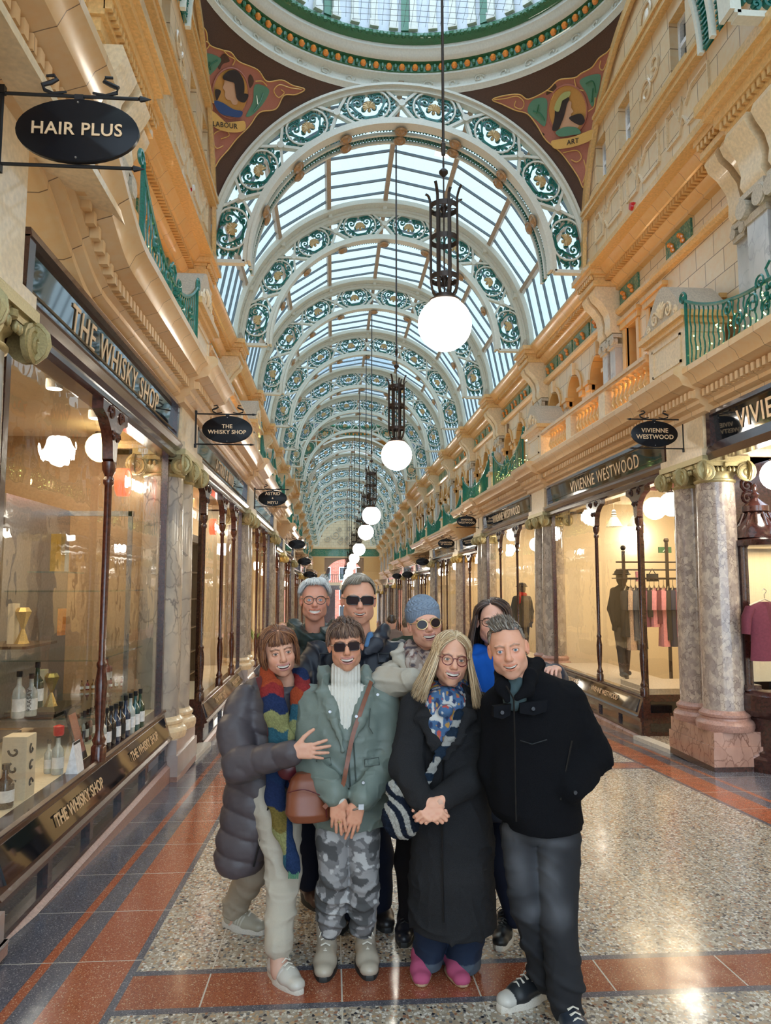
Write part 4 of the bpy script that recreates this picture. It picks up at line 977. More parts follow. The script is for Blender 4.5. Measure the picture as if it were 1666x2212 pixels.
def railing(s,Y0,Y1,d,label,near):
    root=thing('iron_railing',label,'railing',(LX(s,2.75),(Y0+Y1)/2,4.0+d)); X=LX(s,2.74); z0=4.02+d; L=Y1-Y0; ym=(Y0+Y1)/2
    top=lambda y: z0+.40+.42*abs((y-ym)/(L/2))**2.2
    b=MB(); n=24
    b.tube([(X,Y0+L*k/n,top(Y0+L*k/n)) for k in range(n+1)],.020,6); b.tube([(X,Y0,z0+.06),(X,Y1,z0+.06)],.014,5)
    for e,sg in ((Y0,1),(Y1,-1)):
        b.tube([(X,e+sg*p,top(e)+.0+q) for p,q in spiral(-.07,.05,.085,1.3,-.5,1,16)],.016,5); b.tube([(X,e,z0),(X,e,top(e)+.06)],.02,6)
    b.build('top_rail','green',root)
    nb=int(L/.095); b=MB(); meshes=[]
    for k in range(1,nb):
        y=Y0+L*k/nb; zt=top(y)
        if not near: b.tube([(X,y,z0+.03),(X,y,zt)],.011,4)
        else:
            c=MB(); c.tube([(X,y+.012*sin(q*1.9),z0+.03+(zt-z0-.03)*q/10) for q in range(11)],.009,5); c.build('bar','green',root)
    if not near: b.build('bars','green',root)['kind']='stuff'
    b=MB()
    for q in (-1,1):
        for c in ((.30,.26,.12),(.16,.42,.08),(.55,.2,.09),(.75,.38,.10),(.08,.16,.07)):
            if c[0]>L/2-.1: continue
            b.tube([(X-s*.02,ym+q*(c[0]+p),z0+c[1]+r_) for p,r_ in spiral(0,0,c[2],1.5,-.4,1,16)],.012,4)
    for q in range(6): a=q*PI/3; b.sphere((X-s*.03,ym+.06*cos(a),z0+.26+.06*sin(a)),.03,6)
    for q in (-1,1): b.tube([(X,ym+q*.05,top(ym)),(X,ym+q*.1,top(ym)+.12),(X,ym+q*.03,top(ym)+.17)],.013,5)
    b.build('scroll_ornament','green',root)
    rnd=random.Random(int(Y0*10)); b=MB()
    for k in range(int(L*34)): b.sphere((X+s*rnd.uniform(.04,.2),rnd.uniform(Y0+.05,Y1-.05),z0+rnd.uniform(.03,.42)),.011,4)
    o=b.build('fairy_lights','bulb',root); o['kind']='stuff'
for s in (-1,1):
    railing(s,5.6 if s<0 else 4.6,7.9,0,'nearest green wrought-iron balcony railing on the %s, sagging top rail'%SDL[s],True)
    railing(s,15.2,18.1,0,'green iron railing before the first ball finial, %s balcony'%SDL[s],True)
    for k,(a,c) in enumerate(zip(BP[:-2],BP[1:-1])): railing(s,a+.25,c-.25,dz(a+2),'green iron railing after the %s ball finial, %s balcony'%(ORD[k],SDL[s]),False)
# balcony floor ledge
for s in (-1,1):
    for a,c,d in ((-5,22.5,0),(22.5,34,-.4),(34,47,-.85),(47,60,-1.35),(60,76,-1.9)):
        b=MB(); b.box(*sorted((LX(s,2.62),LX(s,3.9))),a,c,3.97+d,4.02+d); trim(b,['cream'])
# low wall over fascia zone (between the balcony ledge and the bay below in lower sections)
for s in (-1,1):
    b=MB()
    for a,c,d in ((22.5,34,-.4),(34,47,-.85),(47,60,-1.35),(60,76,-1.9)): b.box(*sorted((LX(s,3.7),LX(s,3.9))),a,c,3.0+d,4.3+d)
    struct(b.build('wall_%s_upper'%SN[s],['cream_tile']))
# red alarms and floodlight
for s,p,l in ((-1,atX(408,405,UX(-1,3.15)),'small red fire alarm sounder high on the left wall'),(1,atX(1368,446,UX(1,3.05)),'small red fire alarm sounder high on the right wall')):
    root=thing('fire_alarm',l,'alarm',p); b=MB(); b.lathe([(.001,-.05),(.05,-.045),(.062,0),(.05,.04),(.001,.05)],p,14,ax='x'); b.build('sounder','red',root); b=MB(); b.lathe([(.03,.05),(.04,.05),(.04,.08),(.03,.08)],(p[0]+(.0 if s<0 else 0),p[1],p[2]),10,ax='x'); b.build('bracket','white',root)
# ================= shopfronts =================
ZT=2.98
M['tanwall']=plain('tan_brown_panelling',(.42,.29,.17),.5,var=.1)
def mullion(s,Y,zs,zt,root,X=None,bracket=True,nm='mullion',mat='wood'):
    X=LX(s,2.93) if X is None else X; b=MB()
    b.lathe([(.055,0),(.055,.10),(.04,.12),(.05,.15),(.035,.18),(.028,.22),(.04,.40),(.045,.55),(.03,.66),(.038,.68),(.038,.70),(.026,.72),(.028,1.2),(.028,zt-zs-.62),(.04,zt-zs-.60),(.04,zt-zs-.57),(.028,zt-zs-.55),(.05,zt-zs-.5),(.055,zt-zs-.44)],(X,Y,zs),12); b.build(nm,mat,root,smooth=50)
    if bracket:
        b=MB(); z=zt
        for q in (-1,1):
            pr=[(0,z-.45),(q*.05,z-.42),(q*.06,z-.32),(q*.10,z-.22),(q*.20,z-.14),(q*.32,z-.10),(q*.32,z),(0,z)]
            b.prism(pr,lambda p,a:(a,Y+p[0],p[1]),X-.04,X+.04)
            b.tube([(X-s*.045,Y+q*(.12+p),z-.09+r_) for p,r_ in spiral(0,0,.06,1.3,0,1,12)],.012,4)
            b.tube([(X-s*.045,Y+q*(.05+p),z-.25+r_) for p,r_ in spiral(0,0,.045,1.3,0,1,12)],.010,4)
        b.build('carved_bracket',mat,root)
def shop(s,Ya,Yb,d,text,label,muls,ret=None,wallmat='shopwall',e=45,near=True,sign2=None,tsize=.26,glow=True,nm='shopfront'):
    uG=2.98; zs=fz(Ya)+.545; zt=ZT+d; Xg=LX(s,uG); y0=Ya if ret is None else ret
    root=thing(nm,label,'shop front',(Xg,(Ya+Yb)/2,zs-.6))
    f=sidefn(s,LX)
    # plinth follows the sloping pavement
    b=MB(); xa,xb=LX(s,2.86),LX(s,3.2)
    zp=zs-.54
    b.rings([[(xa,y,fz(y)-.02),(xb,y,fz(y)-.02),(xb,y,zp),(LX(s,2.90),y,zp),(xa,y,zp-.03)] for y in (y0,Yb)]); b.build('plinth','pink' if s<0 else 'red_plinth',root)
    b=MB(); b.prism([(2.93,zp),(2.93,zs-.33),(2.96,zs-.33),(2.96,zp)],f,y0,Yb); b.build('base_panel','blackgloss',root)
    n=max(2,int((Yb-y0)/.72)); b=MB()
    for k in range(n+1):
        y=y0+.04+(Yb-y0-.08)*k/n; b.box(*sorted((LX(s,2.90),LX(s,2.95))),y-.035,y+.035,zp,zs-.33)
    b.box(*sorted((LX(s,2.89),LX(s,2.95))),y0,Yb,zp,zp+.03); b.box(*sorted((LX(s,2.885),LX(s,2.97))),y0,Yb,zs-.36,zs-.31); b.build('base_frame','wood',root)
    b=MB(); b.prism([(2.88,zs-.31),(2.84,zs-.29),(2.86,zs-.27),(2.93,zs-.05),(2.91,zs-.02),(2.92,zs),(3.02,zs),(3.02,zs-.31)],f,y0,Yb,0); ob=b.build('sill','wood',root,smooth=20)
    b=MB(); b.prism([(2.866,zs-.245),(2.853,zs-.24),(2.917,zs-.07),(2.93,zs-.075)],f,y0+.08,Yb-.08); ss=b.build('sign_strip','blackgloss',root)
    if sign2:
        up=Vector((LX(s,2.917)-LX(s,2.853),0,.17)).normalized(); Lb=(Yb-y0)
        for fr in ((.32,.75) if Lb>3 else (.5,)):
            ym=y0+Lb*fr; o=lettering(sign2,.105,(LX(s,2.885)-s*.012,ym,zs-.155),(0,-s,0),up,'letters',ss,bold=.002,ext=.001,sx=1.0)
    b=MB(); b.box(*sorted((LX(s,3.02),LX(s,3.95))),y0,Yb,zs-.03,zs+.0); b.build('display_board','shopsill' if s<0 else 'stone',root)
    b=MB(); cuts=[y0]+[m for m in muls if m>y0+.1]+[Yb]
    for a,c in zip(cuts,cuts[1:]): g=MB(); X=Xg; g.quad((X,a,zs),(X,c,zs),(X,c,zt),(X,a,zt)); g.build('glass_pane','glass',root,smooth=None)
    for m in muls: mullion(s,m,zs-.02,zt,root,mat='wood' if s>0 else 'wood2')
    for yy in (y0+.03,Yb-.03):
        b=MB(); b.box(*sorted((LX(s,2.95),LX(s,3.02))),yy-.03,yy+.03,zs,zt); b.build('window_post','wood',root)
    if ret is not None:
        X2=LX(s,3.75); g=MB(); g.quad((Xg,ret,zs),(X2,ret,zs),(X2,ret,zt),(Xg,ret,zt)); g.build('return_pane','glass',root,smooth=None)
        b=MB(); x0_,x1_=sorted((LX(s,2.92),X2)); b.box(x0_,x1_,ret-.03,ret+.02,zs-.31,zs-.0,0); b.box(x0_,x1_,ret-.01,ret+.02,fz(ret)-.02,zs-.31,0); b.box(x0_+.1,x1_-.1,ret-.035,ret-.02,zs-.24,zs-.09,1); b.box(x0_+.1,x1_-.1,ret-.015,ret-.0,zp+.05,zs-.38,1); b.build('return_base',['wood','blackgloss'],root)
        b=MB(); b.box(x0_,x1_,ret-.03,ret+.03,zt-.06,zt+.1); b.box(*sorted((X2-.03,X2+.03)),ret-.03,ret+.03,fz(ret),zt); b.build('return_frame','wood',root)
        mullion(s,ret,zs-.02,zt,root,X=LX(s,2.95),nm='corner_mullion')
        # marble step and mosaic threshold into the lobby
        b=MB(); xa,xb=LX(s,2.80),LX(s,2.95)
        b.rings([[(xa,y,fz(y)-.01),(xb,y,fz(y)-.01),(xb,y,fz(y)+.05),(xa,y,fz(y)+.05)] for y in (Ya,ret+.05)]); st=b.build('doorstep','marble_step',root)
        b=MB(); b.quad((LX(s,2.95),Ya,fz(Ya)+.045),(LX(s,4.4),Ya,fz(Ya)+.045),(LX(s,4.4),ret,fz(ret)+.045),(LX(s,2.95),ret,fz(ret)+.045)); b.build('threshold_mosaic','mosaic',root)
    # header beam and fascia
    b=MB(); b.prism([(2.92,zt-.04),(2.88,zt-.02),(2.88,zt+.03),(2.84,zt+.05),(2.82,zt+.10),(2.84,zt+.14),(2.90,zt+.15),(3.05,zt+.15),(3.05,zt-.04)],f,Ya-.02,Yb+.02); b.build('header_beam','wood',root,smooth=25)
    fa=thing('fascia_board','black glass fascia over the '+label.split(' of ')[0].split(',')[0].split(' with ')[0],'fascia',(LX(s,2.9),(Ya+Yb)/2,zt+.15))
    b=MB(); b.prism([(2.945,zt+.15),(2.925,zt+.15),(2.895,zt+.50),(2.945,zt+.50)],f,Ya+.0,Yb-.0); b.build('glass_panel','blackgloss',fa)
    b=MB(); b.prism([(2.93,zt+.49),(2.85,zt+.49),(2.86,zt+.54),(2.93,zt+.54)],f,Ya,Yb); b.prism([(2.93,zt+.15),(2.87,zt+.15),(2.87,zt+.18),(2.93,zt+.18)],f,Ya,Yb)
    for yy in (Ya+.04,Yb-.04): b.prism([(2.93,zt+.15),(2.87,zt+.15),(2.86,zt+.5),(2.93,zt+.5)],f,yy-.04,yy+.04)
    b.build('frame','wood',fa)
    if text:
        t,fr=text.split('|'); fr=float(fr); up=Vector((LX(s,2.895)-LX(s,2.925),0,.35)).normalized()
        lettering(t,tsize,(LX(s,2.91)-s*.006,Ya+(Yb-Ya)*fr,zt+.325),(0,-s,0),up,'letters',fa,bold=.001,ext=.003,space=1.15,sx=.92)
    # interior
    zc=zt+.25; b=MB(); zf=zs-.05; X0,X1=LX(s,3.0),LX(s,6.2)
    b.quad((X1,Ya-.4,fz(Ya)),(X1,Yb+.4,fz(Yb)),(X1,Yb+.4,zc),(X1,Ya-.4,zc)); b.quad((LX(s,3.3),Ya-.4,fz(Ya)),(X1,Ya-.4,fz(Ya)),(X1,Ya-.4,zc),(LX(s,3.3),Ya-.4,zc)); b.quad((LX(s,3.3),Yb+.4,fz(Yb)),(X1,Yb+.4,fz(Yb)),(X1,Yb+.4,zc),(LX(s,3.3),Yb+.4,zc))
    b.quad((LX(s,2.9),Ya-.4,zc),(X1,Ya-.4,zc),(X1,Yb+.4,zc),(LX(s,2.9),Yb+.4,zc),1); b.quad((LX(s,3.05),Ya,fz(Ya)+.03),(X1,Ya,fz(Ya)+.03),(X1,Yb,fz(Yb)+.03),(LX(s,3.05),Yb,fz(Yb)+.03),2)
    struct(b.build('wall_shop',[wallmat,'shopwall','shelfwood'],smooth=None,recalc=False))
    if e:
        ar=area('shop_light',(LX(s,4.2),(Ya+Yb)/2,zc-.06),(0,0,0),1.6,(Yb-Ya)*.8,e*1.25)
    return root
shop(-1,3.9,7.77,0,'THE WHISKY SHOP|.5','nearest left shopfront, dark mahogany window of The Whisky Shop display',[5.65],e=36,sign2='THE WHISKY SHOP',wallmat='tanwall')
shop(-1,8.85,14.0,0,'ASTRID & MIYU|.5','second left shopfront with mahogany posts and brown shelving',[11.4,12.7],ret=9.9,e=45,sign2='THE WHISKY SHOP')
shop(1,8.85,14.0,0,'VIVIENNE WESTWOOD|.45','right shopfront of the lit clothes shop with the recessed entrance',[11.5],ret=9.9,e=62,sign2='VIVIENNE WESTWOOD',tsize=.27)
shop(1,15.1,20.1,0,'VIVIENNE WESTWOOD|.5','second right shopfront with the capped mannequin window',[16.6,18.3],e=50)
shop(-1,15.1,20.1,0,'','third left shopfront with bright amber wall and a plant',[16.6,18.3],e=50)
k=3
for a,c in zip(PC[3:-1],PC[4:]):
    for s in (-1,1):
        shop(s,a+.5,c-.5,dz((a+c)/2),'','%s %s shopfront, small and distant'%(ORD[k],SDL[s]),[(a+c)/2-.6,(a+c)/2+.8] if c-a>5 else [(a+c)/2],e=50 if a<40 else 30,near=False)
    k+=1
# unseen side walls behind the camera
b=MB()
for s in (-1,1): b.quad((LX(s,3.0),-5,-.2),(LX(s,3.0),3.0 if s<0 else 5.4,-.2),(LX(s,3.0),3.0 if s<0 else 5.4,3.6),(LX(s,3.0),-5,3.6))
struct(b.build('wall_front',['shopwall'],smooth=None,recalc=False))
# ---- right near bay: bowed display case, finial, carved panel, fascia ----
root=thing('display_case','dark mahogany bow-fronted display case with a maroon top, far right edge','display case',(5.0,7.2,fz(7.9)))
b=MB(); zf=fz(7.9); cx,cy=4.98,7.98
b.lathe([(.56,-.02),(.56,.14),(.5,.17),(.5,.20),(.46,.22),(.46,.55),(.52,.58),(.58,.64),(.58,.80),(.54,.84),(.50,.86)],(cx,cy,zf),36); b.build('bowed_base','wood',root,smooth=40)
b=MB(); b.box(4.46,4.54,7.84,7.94,zf+.84,2.08); b.box(4.44,4.60,7.80,7.96,zf+.84,zf+.9); b.build('window_post','wood',root)
b=MB(); b.rings([[(cx+.5*cos(t),cy+.5*sin(t),z) for t in [PI+PI*k/16 for k in range(17)]] for z in (zf+.86,2.05)],close=False,cap=False); b.build('glass_pane','glass',root,recalc=False,smooth=60)
b=MB(); b.lathe([(.5,2.03),(.56,2.05),(.56,2.11),(.50,2.13),(.2,2.15)],(cx,cy,0),36); b.build('top_moulding','wood',root)
b=MB(); b.box(4.56,5.6,8.40,8.43,zf+.8,2.1,0); b.box(4.6,5.4,7.75,8.4,zf+.78,zf+.86,0); b.build('back_board','shopwall',root)
p=atX(1637,1100,4.75); pk=Vector((4.72,p.y,0))
b=MB(); b.lathe([(.001,.62),(.02,.60),(.03,.55),(.02,.52),(.05,.49),(.03,.45),(.09,.40),(.14,.36),(.14,.30),(.11,.28),(.13,.24),(.19,.16),(.23,.10),(.24,.04),(.26,.0)],(4.72,7.95,2.14),24)
for q in range(12):
    a=q*PI/6; b.tube([(4.72+.20*cos(a),7.95+.20*sin(a),2.27),(4.72+.135*cos(a),7.95+.135*sin(a),2.42)],.014,5)
b.build('turned_finial','wood',root,smooth=50)
struct_b=MB(); struct_b.box(4.5,5.8,8.40,8.48,2.1,3.15); struct_b.box(4.35,5.8,5.0,7.9,3.12,3.16)
for q in range(4): struct_b.tube([(4.9+u_,8.39,2.5+.15*q+v) for u_,v in spiral(0,0,.09,1.5,q,1,14)],.014,4)
o=tag(struct_b.build('carved_panel','wood'),'carved dark mahogany panel and soffit above the bow-fronted display case','panel')
fa=thing('fascia_board','black glass fascia cut by the right edge, reading VIV','fascia',(4.15,6.6,3.14))
f=sidefn(1,LX); b=MB(); b.prism([(2.945,3.13),(2.925,3.13),(2.895,3.48),(2.945,3.48)],f,3.0,7.77); b.build('glass_panel','blackgloss',fa)
b=MB(); b.prism([(2.93,3.47),(2.85,3.47),(2.86,3.52),(2.93,3.52)],f,3,7.77); b.prism([(3.0,2.98),(2.86,2.98),(2.84,3.06),(2.87,3.16),(3.0,3.16)],f,3,7.77); b.box(4.09,4.17,7.69,7.77,3.13,3.5); b.build('frame','wood',fa)
lettering('VIVIENNE WESTWOOD',.27,(LX(1,2.91)-.006,5.72,3.305),(0,-1,0),Vector((-.03,0,.35)).normalized(),'letters',fa,bold=.003,ext=.003,space=1.08)
b=MB(); b.quad((6.5,3,-.3),(6.5,8.3,-.3),(6.5,8.3,3.2),(6.5,3,3.2)); b.quad((4.6,8.5,-.38),(6.5,8.5,-.38),(6.5,8.5,3.2),(4.6,8.5,3.2)); struct(b.build('wall_shop',['shopwall'],smooth=None,recalc=False))
area('shop_light',(5.05,8.0,2.02),(0,0,0),.8,.5,6); area('shop_light',(5.4,5.6,3.05),(0,0,0),1,2,30)
# globe lamps inside shops
def shopglobe(p,r,mat,label,ztop=3.2):
    root=thing('shop_globe_lamp',label,'lamp',p); b=MB(); b.sphere(p,r,20); b.build('globe',mat,root,smooth=80)
    b=MB(); b.tube([(p[0],p[1],p[2]+r),(p[0],p[1],ztop)],.008,5); b.lathe([(r*.4,r*.9),(r*.4,r*1.05),(.02,r*1.1)],p,10); b.build('rod','bronze',root)
shopglobe(atX(1452,1089,4.55),.165,'globe','white globe lamp in the entrance between the grey columns, right')
shopglobe(atX(1678,1026,4.72),.165,'globe','white globe lamp cut by the right edge of the frame')
shopglobe(atX(1378,1160,6.0),.14,'globe','small white globe deeper inside the right clothes shop')
shopglobe(atX(218,967,-2.35),.15,'warmglobe','warm amber globe lamp behind the left whisky window')
shopglobe(atX(1159,1176,4.7),.16,'globe','white globe lamp in the second right shop window')
shopglobe(atX(1106,1157,4.7),.14,'globe','white globe lamp beside the carved bracket, second right shop')
def shade(p,label,sc=1.0):
    root=thing('hanging_lamp',label,'lamp',p); b=MB(); b.lathe([(.05*sc,.10*sc),(.07*sc,.09*sc),(.16*sc,-.08*sc),(.165*sc,-.09*sc)],p,20); b.build('shade','white',root)
    b=MB(); b.lathe([(.001,-.08*sc),(.155*sc,-.08*sc)],p,20); b.build('lens','down',root)
    b=MB(); b.lathe([(.05*sc,.09*sc),(.06*sc,.11*sc),(.045*sc,.14*sc),(.055*sc,.16*sc),(.04*sc,.19*sc),(.05*sc,.21*sc),(.02*sc,.25*sc)],p,12); b.tube([(p[0],p[1],p[2]+.2*sc),(p[0],p[1],3.2)],.006,4); b.build('lamp_holder','steel',root)
shade(atX(1375,1125,5.0),'flared white pendant shade, right of the slim mahogany mullion, clothes shop',.9)
shade(atX(1327,1128,5.0),'flared white pendant shade, left of the slim mahogany mullion, clothes shop',.9)
shade(atX(1130,1170,5.6),'flared white pendant shade in the second right shop',.9)
# downlights in the whisky shop
for k,(x,y) in enumerate(((34,768),(117,840),(206,904),(72,993))):
    p=atZ(x,y,3.1); root=thing('downlight','lit cylindrical downlight in the whisky shop, %s of four from the left edge'%['first','third','fourth','second'][k],'lamp',p)
    b=MB(); b.lathe([(.06,0),(.062,.02),(.058,.13),(.001,.13)],p,14); b.build('housing','white',root); b=MB(); b.lathe([(.001,-.0),(.055,-.002)],p,14); b.build('lens','down',root)
# neon shop signs inside the left windows
def neon(X,pw,pt,pe,label,sz):
    W=atX(*pw,X); T=atX(*pt,X); E_=atX(*pe,X); root=thing('neon_sign',label,'sign',W); dy=(E_.y-W.y)
    d_=Vector((0,dy,E_.z-W.z)).normalized(); up=Vector((1,0,0)).cross(d_)
    lettering('WHISKY SHOP',sz,(W+E_)/2+Vector((0.03,0,0)),d_,up,'neon',root,bold=.004,ext=.012,sx=(E_-W).length/(sz*6.6))
    lettering('THE',sz,(T.x+.03,T.y,T.z),d_,up,'neon',root,bold=.004,ext=.012)
    b=MB(); c=W+d_*sz*.45; b.lathe([(sz*.82,-.05),(sz*.95,-.05),(sz*.95,.05),(sz*.82,.05),(sz*.82,-.05)],c,28,ax='x'); b.build('ring','neonred',root)
neon(-2.12,(262,1040),(312,1018),(350,1078),'lit white neon lettering THE WHISKY SHOP in the nearest left window',.15)
neon(-2.15,(459,1137),(474,1122),(486,1156),'smaller lit THE WHISKY SHOP neon in the second left window',.15)
# ---- bottles, boxes and shelves in the whisky window ----
BCOL={'clear':(.75,.82,.80),'teal':(.03,.16,.16),'blue':(.03,.06,.14),'red':(.45,.03,.05),'amber':(.45,.22,.04),'green':(.03,.10,.06),'dark':(.03,.02,.02),'pinkish':(.55,.18,.14),'gold':(.65,.42,.10)}
for k_,c in BCOL.items(): M['b_'+k_]=plain('bottle_'+k_,c,.05,0,bs=0,Transmission_Weight=.5,Coat_Weight=1.0)
bproto={}
def bottle(p,kind,h,label,r=.038,labelmat='white',grp='bottles in the left shop window'):
    key=(kind,round(h,2),r,labelmat)
    if key in bproto:
        o=dup(bproto[key],Vector(p)-bproto[key].location,label); return o
    root=thing('bottle',label,'bottle',p,grp); b=MB()
    b.lathe([(r*.9,0),(r,.01),(r,h*.52),(r*.9,h*.60),(r*.38,h*.70),(r*.32,h*.88),(r*.4,h*.89)],p,14); b.build('body','b_'+kind,root,smooth=60)
    b=MB(); b.lathe([(r*.42,h*.88),(r*.42,h),(.001,h)],p,10); b.build('cap','black' if kind!='amber' else 'wood2',root)
    b=MB(); b.rings([[(p[0]+(r+.001)*cos(t),p[1]+(r+.001)*sin(t),p[2]+z) for t in [-2.2+2.9*k/8 for k in range(9)]] for z in (h*.15,h*.42)],close=False,cap=False); b.build('label',labelmat,root,recalc=False)
    bproto[key]=root; return root
for s in (-1,1):
    for y in (9.9,11.5,13.1,16.6,20.0): point('balcony_light',(LX(s,3.25),y,4.3),7,(1,.66,.32),.08)
M['paperblack']=plain('black_label',(.02,.02,.02),.5)
zs1=fz(3.9)+.545
kinds=['clear','dark','dark','blue','dark','blue','clear','teal','green']
for k in range(9):
    x=217+84*k/8.; y=1622-52*k/8.; p=atZ(x,y,zs1)
    bottle(p,kinds[k],.30 if k<5 else .33,'%s bottle on the window board, %s from the red mahogany mullion'%(kinds[k] if kinds[k]!='dark' else 'dark brown',ORD[k] if k else 'first'),.042,'white' if k not in (2,4) else 'paperblack')
root=thing('glass_display_shelves','stack of glass display shelves holding bottles in the left window','shelves',(-2.3,6.9,1.2))
ZSH=[]
for k,(y) in enumerate((1273,1388,1482)):
    p=atX(268,y,-2.15); ZSH.append(p.z); b=MB(); b.box(-2.6,-1.86,6.1,7.5,p.z-.012,p.z); b.build('glass_shelf','bottleglass',root)
b=MB(); b.box(-2.03,-1.99,7.46,7.5,ZSH[2]-.05,2.35); b.box(-2.65,-2.6,6.05,7.5,ZSH[2]-.05,2.35); b.box(-2.65,-1.98,7.46,7.5,2.3,2.35); b.box(-2.63,-1.97,6.05,7.52,ZSH[2]-.06,ZSH[2]-.012); b.build('frame','steel',root)
for k,(x,kd,h,r) in enumerate(((232,'green',.42,.05),(282,'gold',.34,.04))): p=atZ(x,1269,ZSH[0]); bottle(p,kd,h,['tall dark champagne bottle on the top glass shelf','pale gold spirit bottle on the top glass shelf'][k],r)
b=MB(); p=atZ(258,1270,ZSH[0]); b.box(p.x-.08,p.x+.06,p.y-.05,p.y+.06,p.z,p.z+.22); tag(b.build('gift_box','mos_blue'),'navy gift box between the two bottles on the top glass shelf','box')
for k,(x,y,kd,h) in enumerate(((231,1382,'teal',.27),(243,1380,'clear',.24),(256,1379,'clear',.24),(268,1377,'clear',.27),(281,1374,'red',.28),(222,1385,'dark',.22))): p=atZ(x,y,ZSH[1]); bottle(p,kd,h,'%s glass bottle on the middle glass shelf, %s'%({'teal':'teal tinted','clear':'clear','red':'red frosted','dark':'dark'}[kd],['left of the clear ones','first clear one','second clear one','third clear one with tall neck','rightmost of the row','leftmost of the row'][k]),.04)
for k,(x,y) in enumerate(((229,1478),(237,1476))): p=atZ(x,y,ZSH[2]); bottle(p,'pinkish',.30,'pink spirit bottle with black cap on the lowest shelf, %s'%['left one','right one'][k],.042)
p=atZ(262,1470,ZSH[2]); b=MB(); b.T=lambda q:(p.x+q[0]*.8,p.y+q[1]-q[2]*.1,p.z+q[2]); b.box(-.09,.09,-.02,.0,0,.26,0); 
for q in range(6): b.cbox((-.065+q*.026,-.024,.19),.008,.006,.03,1); b.cbox((-.065+q*.026,-.024,.07),.008,.006,.03,1)
tag(b.build('tasting_set',['paperblack','white']),'black tasting set box of small vials leaning on the lowest shelf','box')
# things in the left half of the window
b=MB(); b.box(-3.52,-3.47,4.0,6.1,.3,2.45)
for k in range(9): b.box(-3.47,-3.455,4.05+k*.23,4.07+k*.23,.3,2.45)
tag(b.build('wood_panelling','shelfwood'),'dark brown boarded partition behind the shelves of the left window','panelling')
for k in range(10):
    p=atZ(226+7.0*k,1611-4.6*k,zs1); bottle(p+Vector((-.22,.02,0)),['amber','clear','dark','pinkish','green','clear','gold','dark','clear','amber'][k],.24,'back row bottle behind the window board row, %s from the left'%(ORD[k] if k else 'first'),.036,['white','paperblack'][k%2])
for k in range(8):
    p=atZ(176+12.5*k,1492-1.2*k,ZSH[2]); bottle(p,'red' if k%2 else 'amber',.10,'miniature bottle in the row on the lowest glass shelf, %s from the left'%(ORD[k] if k else 'first'),.018)
root=thing('shelving_unit','brown wooden shelving unit in the dark depth of the left window','shelves',(-3.2,4.9,.4))
for z in (.9,1.25,1.75,2.2): b=MB(); b.box(-3.4,-2.75,4.0,6.0,z-.015,z+.015); b.build('shelf','shelfwood',root)
b=MB(); b.box(-3.45,-3.4,4,6.0,.35,2.4); b.box(-3.4,-2.75,5.95,6.0,.35,2.4); b.build('carcass','dark',root)
for k,(x,y,kd,h,l) in enumerate(((38,1545,'clear',.33,'clear gin bottle with white label at the far left of the window'),(65,1540,'clear',.31,'clear RAASAY bottle with tall white label at the left'),(78,1522,'green',.34,'green bottle behind the RAASAY bottle'))):
    p=atX(x,y+6,-2.25); o=bottle(p,kd,h,l,.047)
    if k==1: lettering('RAASAY',.045,(p.x+.01,p.y-.051,p.z+.12),(0,0,1),(-1,0,0),'paperblack',o,ext=.001)
b=MB(); b.box(-2.75,-2.1,3.95,5.3,atX(60,1550,-2.25).z-.02,atX(60,1550,-2.25).z); tag(b.build('display_shelf','dark'),'dark low display shelf under the clear bottles at the far left','shelf')
for k,(x,y,l) in enumerate(((48,1390,'gold hourglass shaped bottle stand, upper one in the left window'),(110,1525,'copper hourglass shaped bottle stand, lower one in the left window'))):
    p=atX(x,y,-2.35); root=thing('hourglass_ornament',l,'ornament',p); b=MB(); b.lathe([(.055,0),(.045,.02),(.012,.11),(.045,.20),(.06,.24),(.04,.27)],p,7); b.build('body','brass',root,smooth=None); 
    b=MB(); b.box(p.x-.10,p.x-.05,p.y-.04,p.y+.05,p.z,p.z+.3); b.build('box','shopsill',root)
    b=MB(); b.box(p.x-.3,p.x+.15,p.y-.3,p.y+.3,p.z-.02,p.z); tag(b.build('display_shelf','shelfwood'),['upper','lower'][k]+' brown shelf carrying a metallic hourglass ornament','shelf')
p=atX(132,1372,-2.45); b=MB(); b.box(p.x-.02,p.x+.02,p.y-.05,p.y+.05,p.z,p.z+.24); tag(b.build('price_bag','mos_orange' if 'mos_orange' in M else 'orange'),'small bright orange carton on a shelf in the left window','box')
p=atX(123,1235,-2.2); root=thing('perfume_decanter','pair of amber filled square glass decanters hung high in the left window','decanter',p)
for dx,h in ((0,.30),(.10,.18)): b=MB(); b.box(p.x-.04,p.x+.04,p.y+dx-.045,p.y+dx+.045,p.z,p.z+h); b.build('decanter','b_gold' if dx==0 else 'b_clear',root)
b=MB(); b.box(p.x-.15,p.x+.1,p.y-.2,p.y+.35,p.z-.012,p.z); b.build('glass_shelf','bottleglass',root)
for k,(x,y,l) in enumerate(((37,1700,'tall white carton with black lettering at the bottom left of the window'),)):
    p=atZ(x,1722,zs1); root=thing('whisky_carton',l,'box',p); b=MB(); b.box(p.x-.07,p.x+.07,p.y-.07,p.y+.07,p.z,p.z+.36); b.build('carton','shopsill',root)
    b=MB(); 
    for q in range(3): b.tube([(p.x+.072,p.y+u_,p.z+.08+q*.1+v) for u_,v in spiral(0,0,.035,.8,q,1,10)],.007,4); b.tube([(p.x+u_,p.y-.072,p.z+.08+q*.1+v) for u_,v in spiral(0,0,.035,.8,q+1,1,10)],.007,4)
    b.build('print','paperblack',root)
p=atZ(30,1718,zs1); bottle(p+Vector((.05,-.25,0)),'dark',.24,'small dark bottle with white label before the white carton',.05)
